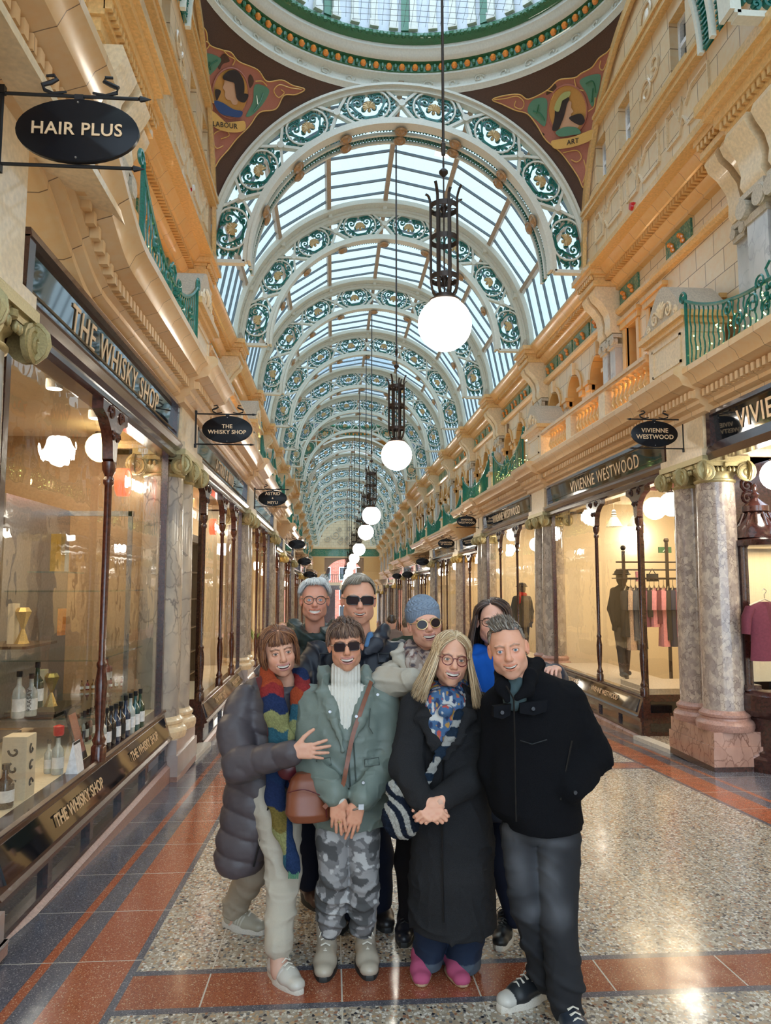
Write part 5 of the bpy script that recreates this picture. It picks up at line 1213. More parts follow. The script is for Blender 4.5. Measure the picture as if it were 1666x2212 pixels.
p=atZ(123,1672,zs1); root=bottle(p,'clear',.27,'steel flask bottle with red cap beside the leaflets',.04); b=MB(); b.lathe([(.03,.25),(.035,.26),(.035,.31),(.01,.32)],p,12); b.build('red_cap','red',root)
p=atZ(104,1670,zs1); bottle(p,'clear',.22,'short clear bottle left of the red-capped flask',.03)
p=atZ(160,1668,zs1); root=thing('price_card','folded white and black price card standing on the window board','card',p); b=MB(); b.rings([[(p.x-.04,p.y-.05,p.z),(p.x+.0,p.y-.05,p.z+.2),(p.x+.004,p.y-.05,p.z+.2),(p.x+.04,p.y-.05,p.z)],[(p.x-.04,p.y+.08,p.z),(p.x+.0,p.y+.08,p.z+.2),(p.x+.004,p.y+.08,p.z+.2),(p.x+.04,p.y+.08,p.z)]]); b.build('card','white',root); b=MB(); b.quad((p.x+.012,p.y-.05,p.z+.15),(p.x+.012,p.y+.08,p.z+.15),(p.x+.0045,p.y+.08,p.z+.2),(p.x+.0045,p.y-.05,p.z+.2)); b.build('heading','paperblack',root)
p=atZ(178,1640,zs1); b=MB(); b.T=lambda q:(p.x+q[0]+q[2]*-.3,p.y+q[1],p.z+q[2]); b.box(-.008,.008,-.09,.09,0,.36,0); b.box(.008,.012,-.07,.07,.05,.32,1); tag(b.build('red_poster_card',['paperblack','mos_pink']),'red printed poster card leaning beside the mahogany mullion','card')
# dark shelving in the second left shop
root=thing('bookcase','tall brown shelf unit of books and bottles in the second left shop','shelves',(-2.3,10.6,.2))
b=MB(); b.box(-2.75,-2.7,10.0,11.8,.15,2.25); b.box(-2.75,-2.1,11.76,11.8,.15,2.25); b.box(-2.75,-2.1,10.0,10.04,.15,2.25); b.box(-2.78,-2.05,9.97,11.85,2.25,2.36); b.build('carcass','shelfwood',root)
for z in (.3,.62,.98,1.4,1.8): b=MB(); b.box(-2.72,-2.1,10.0,11.8,z,z+.02); b.build('shelf','shelfwood',root)
rr=random.Random(3)
for z in (.32,.64,1.0,1.42):
    for q in range(5):
        yy=10.15+q*.33; kd=rr.choice(['amber','dark','clear','pinkish']); bottle(Vector((-2.25,yy,z)),kd,.24,'%s bottle in the brown shelf unit, shelf %s'%({'amber':'amber','dark':'dark','clear':'clear','pinkish':'pink'}[kd],{.32:'lowest',.64:'second',1.0:'third',1.42:'fourth'}[z]),.035,grp='bottles in the brown shelf unit')
# hanging lantern and plant
p=atX(508,1168,-2.0); root=thing('lantern','slim lit glass wall lantern in the second left window','lamp',p); b=MB(); b.lathe([(.03,-.22),(.05,-.18),(.06,.0),(.055,.14),(.03,.18)],p,12); b.build('glass_shade','warmglobe',root); b=MB(); b.lathe([(.05,.17),(.03,.22),(.04,.26),(.01,.34)],p,8); b.build('cap','bronze',root)
def potted(p,label,n=9,h=.5):
    root=thing('potted_plant',label,'plant',p); b=MB(); b.lathe([(.07,0),(.09,.14),(.085,.14),(.06,.02)],p,12); b.build('pot','white',root)
    for k in range(n):
        a=k*2.4; b=MB(); L=h*(.6+.4*((k*7)%5)/5); rs=[]
        for q in range(6):
            t=q/5; c=Vector(p)+Vector((.18*t*cos(a),.18*t*sin(a),.14+L*t-.1*t*t)); w=.06*sin(PI*min(.98,t+.08)); rs.append([c+Vector((-sin(a),cos(a),0))*w,c+Vector((0,0,.01)),c-Vector((-sin(a),cos(a),0))*w])
        b.rings(rs,close=False,cap=False); b.build('leaf','leafgreen',root,recalc=False)
M['leafgreen']=plain('fresh_leaf_green',(.12,.42,.05),.4)
potted(atX(551,1400,-2.0),'green leafy pot plant in the third left shop window')
# ---- clothes rack, garments, shop fittings on the right ----
M['g0']=plain('black_cloth',(.015,.015,.018),.8); M['g1']=plain('grey_cloth',(.10,.10,.11),.8); M['g2']=plain('maroon_knit',(.16,.03,.05),.85); M['g3']=plain('pink_cloth',(.75,.30,.36),.8); M['g4']=plain('plum_stripe_cloth',(.22,.06,.12),.8)
M['g5']=plain('navy_cloth',(.02,.03,.08),.8); M['g6']=plain('cream_red_print_cloth',(.7,.4,.28),.8,var=.8,scale=30)
def garment(p,rot,mat,label,L=.62,W=.42,hem=1.0,grp='clothes on the shop rail',extra=None):
    root=thing('hanging_garment',label,'clothing',p,grp); root.rotation_euler=(0,0,rot)
    b=MB(); n=14
    rows=[]
    for k,(z,w,t) in enumerate(((0,.07,.03),(-.03,W*.36,.04),(-.06,W*.47,.05),(-.22,W*.42,.07),(-L*.6,W*.42*hem,.07),(-L,W*.46*hem,.08))):
        rows.append([(w*cos(2*PI*q/n),t*sin(2*PI*q/n)*(1+.3*sin(q*2.3+k)),z) for q in range(n)])
    b.rings(rows)
    for sg in (-1,1): b.tube([(sg*W*.40,0,-.06),(sg*W*.52,0,-.16),(sg*W*.56,0,-.34)],[.06,.06,.05],8,flat=.8)
    b.build('cloth',mat,root,loc=Vector((0,0,0)),smooth=60)
    b=MB(); b.tube([(-W*.42,0,-.035),(0,0,.03),(W*.42,0,-.035)],.01,6); b.build('hanger','shopsill',root,loc=Vector((0,0,0)))
    b=MB(); b.tube([(0,0,.03),(0,0,.08),(.02,0,.10),(.03,0,.12),(.0,0,.14),(-.02,0,.12)],.004,5); b.build('hook','steel',root,loc=Vector((0,0,0)))
    return root
rk=thing('clothes_rack','black steel clothes rack with ball finials in the right shop','rack',(5.0,11.3,.2))
zr_=1.58
b=MB()
for x in (4.52,5.22): b.box(x-.02,x+.02,11.28,11.32,.12,2.28 if x>5 else 2.15); b.sphere((x,11.3,2.32 if x>5 else 2.2),.045,8)
b.build('post','bronze',rk)
b=MB(); 
for z in (1.98,1.86,zr_+.14): b.tube([(4.4,11.3,z),(6.1,11.3,z)],.014,5)
b.build('rail','bronze',rk)
b=MB(); b.box(4.4,5.9,11.1,11.5,1.72,1.735); b.build('shelf','bronze',rk)
gm=[('g0',.75),('g6',.95),('g1',.8),('g1',.95),('g4',.6),('g0',.45),('g3',.6),('g2',.55),('g3',.9),('g0',.8),('g5',.9),('g4',.75)]
gn={'g0':'black','g1':'grey','g2':'maroon','g3':'pink','g4':'plum striped','g5':'navy','g6':'cream and red printed'}
for k,(m,L) in enumerate(gm): garment(Vector((4.55+k*.075,11.3-.0*k,zr_)),math.radians(60),m,'%s garment, %s along the clothes rail from the mullion'%(gn[m],ORD[k] if k else 'first'),L)
garment(atX(1652,1300,4.62),math.radians(8),'g2','maroon short-sleeved top on a pale hanger in the bow-fronted case',.62,.44,grp=None)
p=atX(1382,1256,4.9); b=MB(); 
for q in range(3): b.tube([(p.x-.05+.04*q,p.y,p.z+.16),(p.x-.04+.04*q,p.y,p.z)],.02,6)
tag(b.build('folded_scarf','g3'),'pink scarf draped on the rack shelf','scarf')
p=atX(1410,1256,5.0); root=thing('display_bag','small black handbag on the rack shelf','bag',p); b=MB(); b.box(p.x-.08,p.x+.08,p.y-.04,p.y+.04,p.z,p.z+.12); b.build('body','g0',root); b=MB(); b.tube([(p.x-.05,p.y,p.z+.12),(p.x,p.y,p.z+.2),(p.x+.05,p.y,p.z+.12)],.008,5); b.build('handle','g0',root)
p=atX(1436,1188,5.6); root=thing('exit_sign','small green running-man exit sign inside the right shop','sign',p); b=MB(); b.box(p.x-.1,p.x+.12,p.y,p.y+.03,p.z-.05,p.z+.05); b.build('panel','exitgreen' if 'exitgreen' in M else 'leaf',root)
b=MB(); b.tube([(p.x-.03,p.y-.005,p.z-.03),(p.x,p.y-.005,p.z),(p.x+.01,p.y-.005,p.z+.02)],.006,4); b.tube([(p.x,p.y-.005,p.z),(p.x+.03,p.y-.005,p.z-.03)],.006,4); b.sphere((p.x+.015,p.y-.005,p.z+.035),.01,6); b.build('figure','white',root)
# podium under the mannequin
b=MB(); b.box(4.3,5.6,9.95,11.0,.12,.22); tag(b.build('display_podium','stone'),'low grey podium under the dark mannequin in the right window','podium')
# ================= people: signed distance modelling =================
V3=lambda *a: np.array(a,dtype=np.float32)
def rotm(yaw=0,pitch=0,roll=0):
    y,p,r=[math.radians(a) for a in (yaw,pitch,roll)]
    Rz=np.array([[cos(y),-sin(y),0],[sin(y),cos(y),0],[0,0,1]]); Rx=np.array([[1,0,0],[0,cos(p),-sin(p)],[0,sin(p),cos(p)]]); Ry=np.array([[cos(r),0,sin(r)],[0,1,0],[-sin(r),0,cos(r)]])
    return (Rz@Rx@Ry).astype(np.float32)
_nl={}
def noise3(P,sc,seed=0):
    if seed not in _nl: _nl[seed]=np.random.RandomState(seed).rand(24,24,24).astype(np.float32)*2-1
    L=_nl[seed]; q=P*np.array(sc,dtype=np.float32); i=np.floor(q).astype(np.int32); f=q-i; f=f*f*(3-2*f); i%=24; j=(i+1)%24
    def g(a,b,c): return L[a,b,c]
    x0,y0,z0=i[...,0],i[...,1],i[...,2]; x1,y1,z1=j[...,0],j[...,1],j[...,2]; fx,fy,fz_=f[...,0],f[...,1],f[...,2]
    c00=g(x0,y0,z0)*(1-fx)+g(x1,y0,z0)*fx; c10=g(x0,y1,z0)*(1-fx)+g(x1,y1,z0)*fx; c01=g(x0,y0,z1)*(1-fx)+g(x1,y0,z1)*fx; c11=g(x0,y1,z1)*(1-fx)+g(x1,y1,z1)*fx
    return (c00*(1-fy)+c10*fy)*(1-fz_)+(c01*(1-fy)+c11*fy)*fz_
class RC:      # rounded cone
    def __init__(s,a,b,ra,rb,k=.02,sub=False,sq=None,disp=None):
        s.a,s.b=np.array(a,np.float32),np.array(b,np.float32); s.ra,s.rb,s.k,s.sub,s.sq,s.disp=ra,rb,k,sub,sq,disp
        m=max(ra,rb)+k+.03; s.lo=np.minimum(s.a,s.b)-m; s.hi=np.maximum(s.a,s.b)+m
    def d(s,P):
        ba=s.b-s.a; w=P-s.a; t=np.clip((w@ba)/max(1e-9,float(ba@ba)),0,1); w=w-t[...,None]*ba
        if s.sq is not None:
            n,f=s.sq; n=np.array(n,np.float32); n/=np.linalg.norm(n); w=w+((w@n)*(1/f-1))[...,None]*n
        r=s.ra+(s.rb-s.ra)*t; d=np.sqrt((w*w).sum(-1))-r
        if s.sq is not None: d=d*min(1,s.sq[1])
        if s.disp: d=d+s.disp(P,t)
        return d
class EL:      # ellipsoid
    def __init__(s,c,r,k=.02,sub=False,R=None):
        s.c=np.array(c,np.float32); s.r=np.array(r,np.float32); s.k,s.sub,s.R=k,sub,R; m=max(r)+k+.02; s.lo=s.c-m; s.hi=s.c+m
    def d(s,P):
        w=P-s.c
        if s.R is not None: w=w@s.R
        q=w/s.r; l=np.sqrt((q*q).sum(-1)); g=np.sqrt(((q/s.r)**2).sum(-1))+1e-6
        return l*(l-1)/g
class LOFT:    # stacked elliptical sections (z,cx,cy,a,b)
    def __init__(s,sec,yaw=0,k=.02,sub=False,disp=None,p=2.0,cap=.0,hemfn=None):
        sec=sorted(sec); s.z=[q[0] for q in sec]; s.cx=[q[1] for q in sec]; s.cy=[q[2] for q in sec]; s.A=[q[3] for q in sec]; s.B=[q[4] for q in sec]
        s.yw=math.radians(yaw); s.k,s.sub,s.disp,s.p,s.hem=k,sub,disp,p,hemfn; m=max(max(s.A),max(s.B))+k+.04
        s.lo=np.array([min(s.cx)-m,min(s.cy)-m,s.z[0]-.04-k],np.float32); s.hi=np.array([max(s.cx)+m,max(s.cy)+m,s.z[-1]+.04+k],np.float32)
    def d(s,P):
        z=P[...,2]; f=lambda a: np.interp(z,s.z,a).astype(np.float32)
        # smooth interpolation between sections
        dx=P[...,0]-f(s.cx); dy=P[...,1]-f(s.cy); c,n=cos(s.yw),sin(s.yw); u=dx*c+dy*n; v=-dx*n+dy*c; a=f(s.A); b=f(s.B); p=s.p
        l=(np.abs(u/a)**p+np.abs(v/b)**p)**(1/p)+1e-6; r=np.sqrt(u*u+v*v)
        d=r*(1-1/l); d=np.where(l<.3,-.7*np.minimum(a,b),d)
        if s.disp: d=d+s.disp(P,u,v)
        return np.maximum(d,np.maximum(s.z[0]-z,z-s.z[-1]))
def field(prims,h,disp=None,lo=None,hi=None):
    ad=[p for p in prims if not p.sub]
    if lo is None: lo=np.min([p.lo for p in ad],axis=0)
    if hi is None: hi=np.max([p.hi for p in ad],axis=0)
    lo=np.array(lo,np.float32); hi=np.array(hi,np.float32)
    n=np.ceil((hi-lo)/h).astype(int)+1; D=np.full(tuple(n),.2,np.float32)
    ax=[lo[i]+h*np.arange(n[i],dtype=np.float32) for i in range(3)]
    for p in prims:
        a=np.clip(np.floor((p.lo-lo)/h).astype(int),0,n-1); b=np.clip(np.ceil((p.hi-lo)/h).astype(int)+1,1,n)
        if (b<=a).any(): continue
        sl=tuple(slice(a[i],b[i]) for i in range(3)); G=np.stack(np.meshgrid(*[ax[i][sl[i]] for i in range(3)],indexing='ij'),-1)
        e=p.d(G); d=D[sl]; k=p.k
        if p.sub:
            e=-e; hh=np.clip(.5+.5*(e-d)/k,0,1); D[sl]=d*(1-hh)+e*hh+k*hh*(1-hh)
        else:
            hh=np.clip(.5+.5*(e-d)/k,0,1); D[sl]=e*(1-hh)+d*hh-k*hh*(1-hh)
    if disp is not None:
        G=np.stack(np.meshgrid(*ax,indexing='ij'),-1); m=np.abs(D)<.05; D[m]+=disp(G[m])
    return D,lo,h
def surfnets(D,lo,h):
    s=D<0; nx,ny,nz=D.shape; c=[(i,j,k) for i in (0,1) for j in (0,1) for k in (0,1)]
    sh=lambda A,o:A[o[0]:nx-1+o[0],o[1]:ny-1+o[1],o[2]:nz-1+o[2]]
    cnt=sum(sh(s,o).astype(np.int8) for o in c); act=(cnt>0)&(cnt<8); I=np.argwhere(act); idx=np.full(act.shape,-1,np.int64); idx[act]=np.arange(len(I))
    val={o:D[I[:,0]+o[0],I[:,1]+o[1],I[:,2]+o[2]] for o in c}; acc=np.zeros((len(I),3),np.float64); num=np.zeros(len(I))
    for o in c:
        for a in range(3):
            if o[a]: continue
            q=list(o); q[a]=1; q=tuple(q); d0,d1=val[o],val[q]; m=(d0<0)!=(d1<0); t=np.where(m,d0/(d0-d1+1e-12),0)
            p=np.array(o,float)[None]+np.zeros((len(I),3)); p[:,a]=t; acc+=p*m[:,None]; num+=m
    V=(I+acc/np.maximum(num,1)[:,None])*h+lo; F=[]
    for a in range(3):
        b,c2=(a+1)%3,(a+2)%3; s0=[slice(None)]*3; s1=[slice(None)]*3; s0[a]=slice(0,-1); s1[a]=slice(1,None)
        A0=s[tuple(s0)]; A1=s[tuple(s1)]; E=np.argwhere(A0!=A1); E=E[(E[:,b]>0)&(E[:,c2]>0)&(E[:,b]<D.shape[b]-1)&(E[:,c2]<D.shape[c2]-1)]
        if not len(E): continue
        ins=A0[tuple(E.T)]
        def cell(db,dc):
            q=E.copy(); q[:,b]-=db; q[:,c2]-=dc; return idx[tuple(q.T)]
        q=np.stack([cell(1,1),cell(0,1),cell(0,0),cell(1,0)],1); q[~ins]=q[~ins][:,::-1]; F.append(q)
    F=np.concatenate(F) if F else np.zeros((0,4),int); F=F[(F>=0).all(1)]; return V,F
def mesh_np(name,V,F,mats,parent,col=None,smooth=True,matidx=None):
    me=bpy.data.meshes.new(name); me.vertices.add(len(V)); me.vertices.foreach_set('co',np.asarray(V,np.float32).ravel())
    me.loops.add(F.size); me.loops.foreach_set('vertex_index',F.ravel().astype(np.int32)); me.polygons.add(len(F))
    me.polygons.foreach_set('loop_start',np.arange(0,F.size,F.shape[1],dtype=np.int32)); me.polygons.foreach_set('loop_total',np.full(len(F),F.shape[1],np.int32))
    if not isinstance(mats,(list,tuple)): mats=[mats]
    for m in mats: me.materials.append(M[m] if isinstance(m,str) else m)
    if matidx is not None: me.polygons.foreach_set('material_index',np.asarray(matidx,np.int32))
    me.update(calc_edges=True); me.validate()
    me.polygons.foreach_set('use_smooth',[smooth]*len(me.polygons))
    if col is not None:
        at_=me.color_attributes.new('Col','FLOAT_COLOR','POINT'); c=np.ones((len(V),4),np.float32); c[:,:3]=col; at_.data.foreach_set('color',c.ravel())
    o=bpy.data.objects.new(name,me); SC.collection.objects.link(o)
    if parent is not None: o.parent=parent; o.location=-parent.location if parent.parent is None else (0,0,0)
    return o
def smoothmesh(V,F,it=1,lam=.5):
    n=len(V)
    for _ in range(it):
        acc=np.zeros_like(V); cnt=np.zeros(n)
        for a,b in ((0,1),(1,2),(2,3),(3,0)):
            np.add.at(acc,F[:,a],V[F[:,b]]); np.add.at(acc,F[:,b],V[F[:,a]]); np.add.at(cnt,F[:,a],1); np.add.at(cnt,F[:,b],1)
        V=V*(1-lam)+lam*acc/np.maximum(cnt,1)[:,None]
    return V
def sdf_obj(name,prims,h,mat,parent,col=None,disp=None,smooth=1,lo=None,hi=None):
    D,l,h=field(prims,h,disp,lo,hi); V,F=surfnets(D,l,h); V=smoothmesh(V,F,smooth)
    return mesh_np(name,V,F,mat,parent,col(V) if callable(col) else (np.tile(np.array(col,np.float32),(len(V),1)) if col is not None else None))
def vcmat(name,rough,fine=0,fs=200,bs=.3,bd=.002,var=.15,**kw):
    n=NT(name); a=n.n('ShaderNodeAttribute',attribute_name='Col'); nz=n.n('ShaderNodeTexNoise',i_0=n.coord((fs,)*3),i_Detail=2.0)
    c=n.mix(1.0,a.outputs[0],n.ramp(nz.outputs[0],[(.3,(1-var,)*3),(.7,(1+var*0,)*3)]),'MULTIPLY')
    b=n.bsdf(c,rough,bump=nz.outputs[0],bs=bs,bd=bd,**kw); MC[name]=n.m; return n.m
M['skin']=vcmat('skin',.46,fs=350,bs=.12,bd=.0008,var=.06,Subsurface_Weight=.12,Subsurface_Radius=(.01,.004,.002),Specular_IOR_Level=.35)
M['cloth']=vcmat('woven_cloth',.85,fs=260,bs=.35,var=.25,Specular_IOR_Level=.25)
M['nylon']=vcmat('smooth_nylon_cloth',.48,fs=60,bs=.15,bd=.002,var=.08,Specular_IOR_Level=.4)
M['wool']=vcmat('fuzzy_wool_cloth',.95,fs=120,bs=.9,bd=.006,var=.45,Specular_IOR_Level=.1)
M['knit']=vcmat('ribbed_knit',.9,fs=150,bs=.4,var=.12,Specular_IOR_Level=.1)
M['hair']=vcmat('hair',.42,fs=90,bs=.2,var=.25,Specular_IOR_Level=.5)
M['leather']=vcmat('leather',.35,fs=120,bs=.2,bd=.001,var=.12,Specular_IOR_Level=.5)
M['suede']=vcmat('suede',.95,fs=400,bs=.2,var=.1,Specular_IOR_Level=.1)
M['teeth']=plain('teeth_enamel',(.78,.74,.66),.25,bs=0)
M['eyewhite']=plain('eye_white',(.72,.70,.68),.15,bs=0,var=.02)
M['pupil']=plain('pupil_black',(.01,.01,.01),.1,bs=0)
M['iris']=plain('iris_brown',(.10,.06,.035),.15,bs=0); M['irisblue']=plain('iris_grey_blue',(.14,.20,.24),.15,bs=0)
M['lens']=glassmat('spectacle_lens',(.97,.97,.97),1.35)
M['darklens']=plain('dark_sunglass_lens',(.018,.008,.012),.12,bs=0,Specular_IOR_Level=.25)
M['rubber']=plain('white_rubber',(.62,.57,.50),.6,var=.12,scale=40); M['rubberblack']=plain('black_rubber',(.02,.02,.02),.6)
M['lace']=plain('pale_lace',(.70,.66,.58),.8); M['laceblack']=plain('black_lace',(.03,.03,.03),.8)
def Pt(x,y,Y): return np.array(at(x,y,Y),np.float32)
# ---------- head ----------
def head(parent,C,R,neck,skin,fem=True,mouth='smile',browcol=(.12,.07,.04),fw=1.0,age=.5,stubble=0,eyes='iris',hs=1.0,openeye=1.0,ears=True,yscale=1.0):
    s=hs; L=[]; A=L.append
    A(EL((0,.012,.030),(.073,.090,.086),.02)); A(EL((0,-.022,-.034),(.060*fw,.068,.080),.025)); A(EL((0,-.062,-.093),(.025 if not fem else .021,.020,.019),.028))
    for q in (-1,1):
        A(EL((q*(.043 if not fem else .038)*fw,-.010,-.062),(.020,.03,.026),.025)); A(EL((q*.037,-.058,-.026),(.023,.020,.020),.022))
        A(EL((q*.030,-.072,.025),(.022,.014,.007),.014))
        A(EL((q*.031,-.096,.006),(.020,.014,.0115),.012,True))
        A(EL((q*.031,-.073,.004),(.0155,.0150,.0140),.004))
        A(EL((q*.031,-.088,.0035),(.0125,.011,.0046*openeye),.002,True))
        if ears:
            A(EL((q*.077,.010,-.004),(.008,.017,.030),.006,R=rotm(q*-18,0,0))); A(EL((q*.084,.004,.002),(.006,.009,.016),.004,True))
    A(RC((0,-.086,.020),(0,-.107,-.016),.0085,.011,.012)); A(EL((0,-.112,-.024),(.0125,.0125,.0115),.008))
    for q in (-1,1): A(EL((q*.0125,-.101,-.030),(.0085,.011,.008),.006)); A(EL((q*.0065,-.110,-.037),(.0035,.005,.003),.002,True))
    mz=-.062; W={'grimace':.030,'grin':.029,'smile':.026,'closed':.024}[mouth]
    up=[(-W,-.078,mz+.008),(-W*.5,-.091,mz+.0015),(0,-.096,mz-.0005),(W*.5,-.091,mz+.0015),(W,-.078,mz+.008)]
    gap={'smile':.0048,'grin':.0072,'grimace':.0072,'closed':.0022}[mouth]
    A(EL((0,-.078,mz),(.034,.018,.022),.015))
    for a,b in zip(up,up[1:]): A(RC(np.array(a)+(0,-.001,gap+.0025),np.array(b)+(0,-.001,gap+.0025),.0036,.0036,.004)); A(RC(np.array(a)+(0,.0,-gap*.9-.002),np.array(b)+(0,.0,-gap*.9-.0045),.0045,.0045,.004))
    for a,b in zip(up,up[1:]):
        ga=gap*(.45 if abs(a[0])>W*.9 else 1); gb=gap*(.45 if abs(b[0])>W*.9 else 1); A(RC(np.array(a)+(0,-.006,-.0008),np.array(b)+(0,-.006,-.0008),ga,gb,.001,True)); [A(RC(np.array(a)+(0,yy,-.0008),np.array(b)+(0,yy,-.0008),ga,gb,.001,True)) for yy in (.0,.005,.010)]
    for q in (-1,1): A(RC((q*.017,-.103,-.030),(q*.036,-.086,-.062),.0038,.0028,.007,True)); A(RC((q*.019,-.094,-.010),(q*.040,-.080,-.012),.002,.0015,.010,True))
    nk=(np.array(neck)-C)@R
    A(RC((0,.030,-.070),nk/s,.042 if fem else .052,.050 if fem else .062,.018))
    A(RC((0,-.004,-.085),(nk/s)+np.array((0,-.01,.02)),.028,.03,.016))
    D,lo,h=field(L,.0023,lo=(-.10,-.135,max(-.26,float(nk[2])-.08)),hi=(.10,.115,.125)); V,F=surfnets(D,lo,h); V=smoothmesh(V,F,1,.35)
    sk=np.minimum(np.array(skin)*np.array((1.22,1.08,.98)),.9); c=np.tile(sk,(len(V),1)).astype(np.float64)
    def g(p,r): return np.exp(-(((V-np.array(p))/np.array(r))**2).sum(1))[:,None]
    red=np.array((1.0,.66,.60))
    for q in (-1,1): c*=1-(1-red)*.42*g((q*.040,-.072,-.028),(.022,.03,.018)); c*=1-(1-red)*.5*g((q*.08,.01,0),(.012,.03,.03)); c*=1-(1-np.array((.8,.66,.62)))*.45*g((q*.031,-.09,-.006),(.017,.03,.007))
    c*=1-(1-red)*.45*g((0,-.113,-.026),(.014,.016,.012)); c*=1-(1-np.array((.92,.84,.80)))*.5*np.clip(noise3(V,(60,60,60),3),0,1)[:,None]
    lipc=np.array((.58,.26,.23)) if fem else sk*np.array((.82,.62,.58)); up_=np.array(up)
    dl=np.full(len(V),9.)
    for dz_ in (gap+.003,-gap-.004):
        for a,b in zip(up_,up_[1:]):
            a2,b2=a+(0,0,dz_),b+(0,0,dz_); ba=b2-a2; w=V-a2; t=np.clip((w@ba)/(ba@ba),0,1); w=w-t[:,None]*ba; dl=np.minimum(dl,np.sqrt(w[:,0]**2+w[:,2]**2+(w[:,1]*.3)**2))
    m=np.clip((.0058-dl)/.002,0,1)*(V[:,1]<-.07); c=c*(1-m[:,None])+lipc*m[:,None]
    ins=(V[:,1]>-.083)&(V[:,1]<-.05)&(np.abs(V[:,2]-mz)<gap+.001)&(np.abs(V[:,0])<W*.9); c[ins]=(.12,.03,.03)
    # brows
    for q in (-1,1):
        br=[np.array((q*.014,-.095,.021)),np.array((q*.030,-.093,.0275)),np.array((q*.048,-.075,.022))]; db=np.full(len(V),9.)
        for a,b in zip(br,br[1:]): ba=b-a; w=V-a; t=np.clip((w@ba)/(ba@ba),0,1); w=w-t[:,None]*ba; db=np.minimum(db,np.sqrt((w[:,[0,2]]**2).sum(1)))
        m=np.clip((.0048-db)/.002,0,1)*(V[:,1]<-.05)*(.75+.25*noise3(V,(700,200,300),5)); m=m[:,None]*(.95 if fem else .8); c=c*(1-m)+np.array(browcol)*m
        # lash line
        e=((V[:,0]-q*.031)/.0150)**2+((V[:,2]-.0042)/.0078)**2; m=(np.abs(e-.75)<.28)&(V[:,1]<-.07)&(V[:,2]>.004); c[m]*=(.42,.36,.34) if fem else (.6,.52,.5)
    if stubble:
        m=np.clip((-.030-V[:,2])/.02,0,1)*np.clip((-.0-V[:,1])/.03,0,1)*(V[:,2]>-.125)*(m is not None); m=m*(dl>.006)*stubble*.6*(.7+.3*noise3(V,(700,700,700),7)); c=c*(1-m[:,None])+np.array((.42,.36,.33))*m[:,None]
    if age: c*=1-.10*age*np.clip(np.abs(np.sin(V[:,2]*520+3*noise3(V,(40,40,40),9)))[:,None]-.75,0,1)*4*g((0,-.085,.055),(.04,.04,.018))
    Vw=(V*s*np.array((1,1,yscale)))@R.T+C
    parts=[]
    # eyeballs, teeth
    for q in (-1,1):
        e=MB(); n=14; ce=np.array((q*.031,-.0725,.004)); rr=.0132; gz=(0,-1,0)
        e_rings=[]; 
        for i in range(11):
            t=PI*i/10; e_rings.append([tuple((ce+np.array((rr*sin(t)*cos(2*PI*k/n),-rr*cos(t),rr*sin(t)*sin(2*PI*k/n))))*s@R.T+C) for k in range(n)])
        b0=e.vs([p for r_ in e_rings for p in r_])
        for i in range(10):
            mi=2 if i==0 else 1 if i==1 else 0
            for k in range(n): e.face((b0+i*n+k,b0+i*n+(k+1)%n,b0+(i+1)*n+(k+1)%n,b0+(i+1)*n+k),mi)
        # finer iris/pupil discs
        for rad,off,mi in ((.0062,.0126,1),(.0029,.0130,2)):
            cc=[tuple((ce+np.array((rad*cos(2*PI*k/18),-off-.0004,rad*sin(2*PI*k/18))))*s@R.T+C) for k in range(18)]; kk=e.vs(cc); e.face(range(kk,kk+18),mi)
        o=e.build('eye',['eyewhite',eyes,'pupil'],parent,recalc=False,smooth=60); parts.append(o)
        for p_ in o.data.polygons:
            if p_.material_index and len(p_.vertices)==4: p_.material_index=0
    if mouth!='closed':
        t=MB(); rows=[]
        for z in (mz+gap+.004,mz+.0,mz-gap*(1.5 if mouth=='grimace' else .35)):
            rows.append([tuple((np.array((W*.95*(k-6)/6,-.0915+.014*((k-6)/6)**2,z+.0045*((k-6)/6)**2)))*s@R.T+C) for k in range(13)])
        t.rings(rows,close=False,cap=False); t.build('teeth','teeth',parent,recalc=False)
    return Vw,F,c
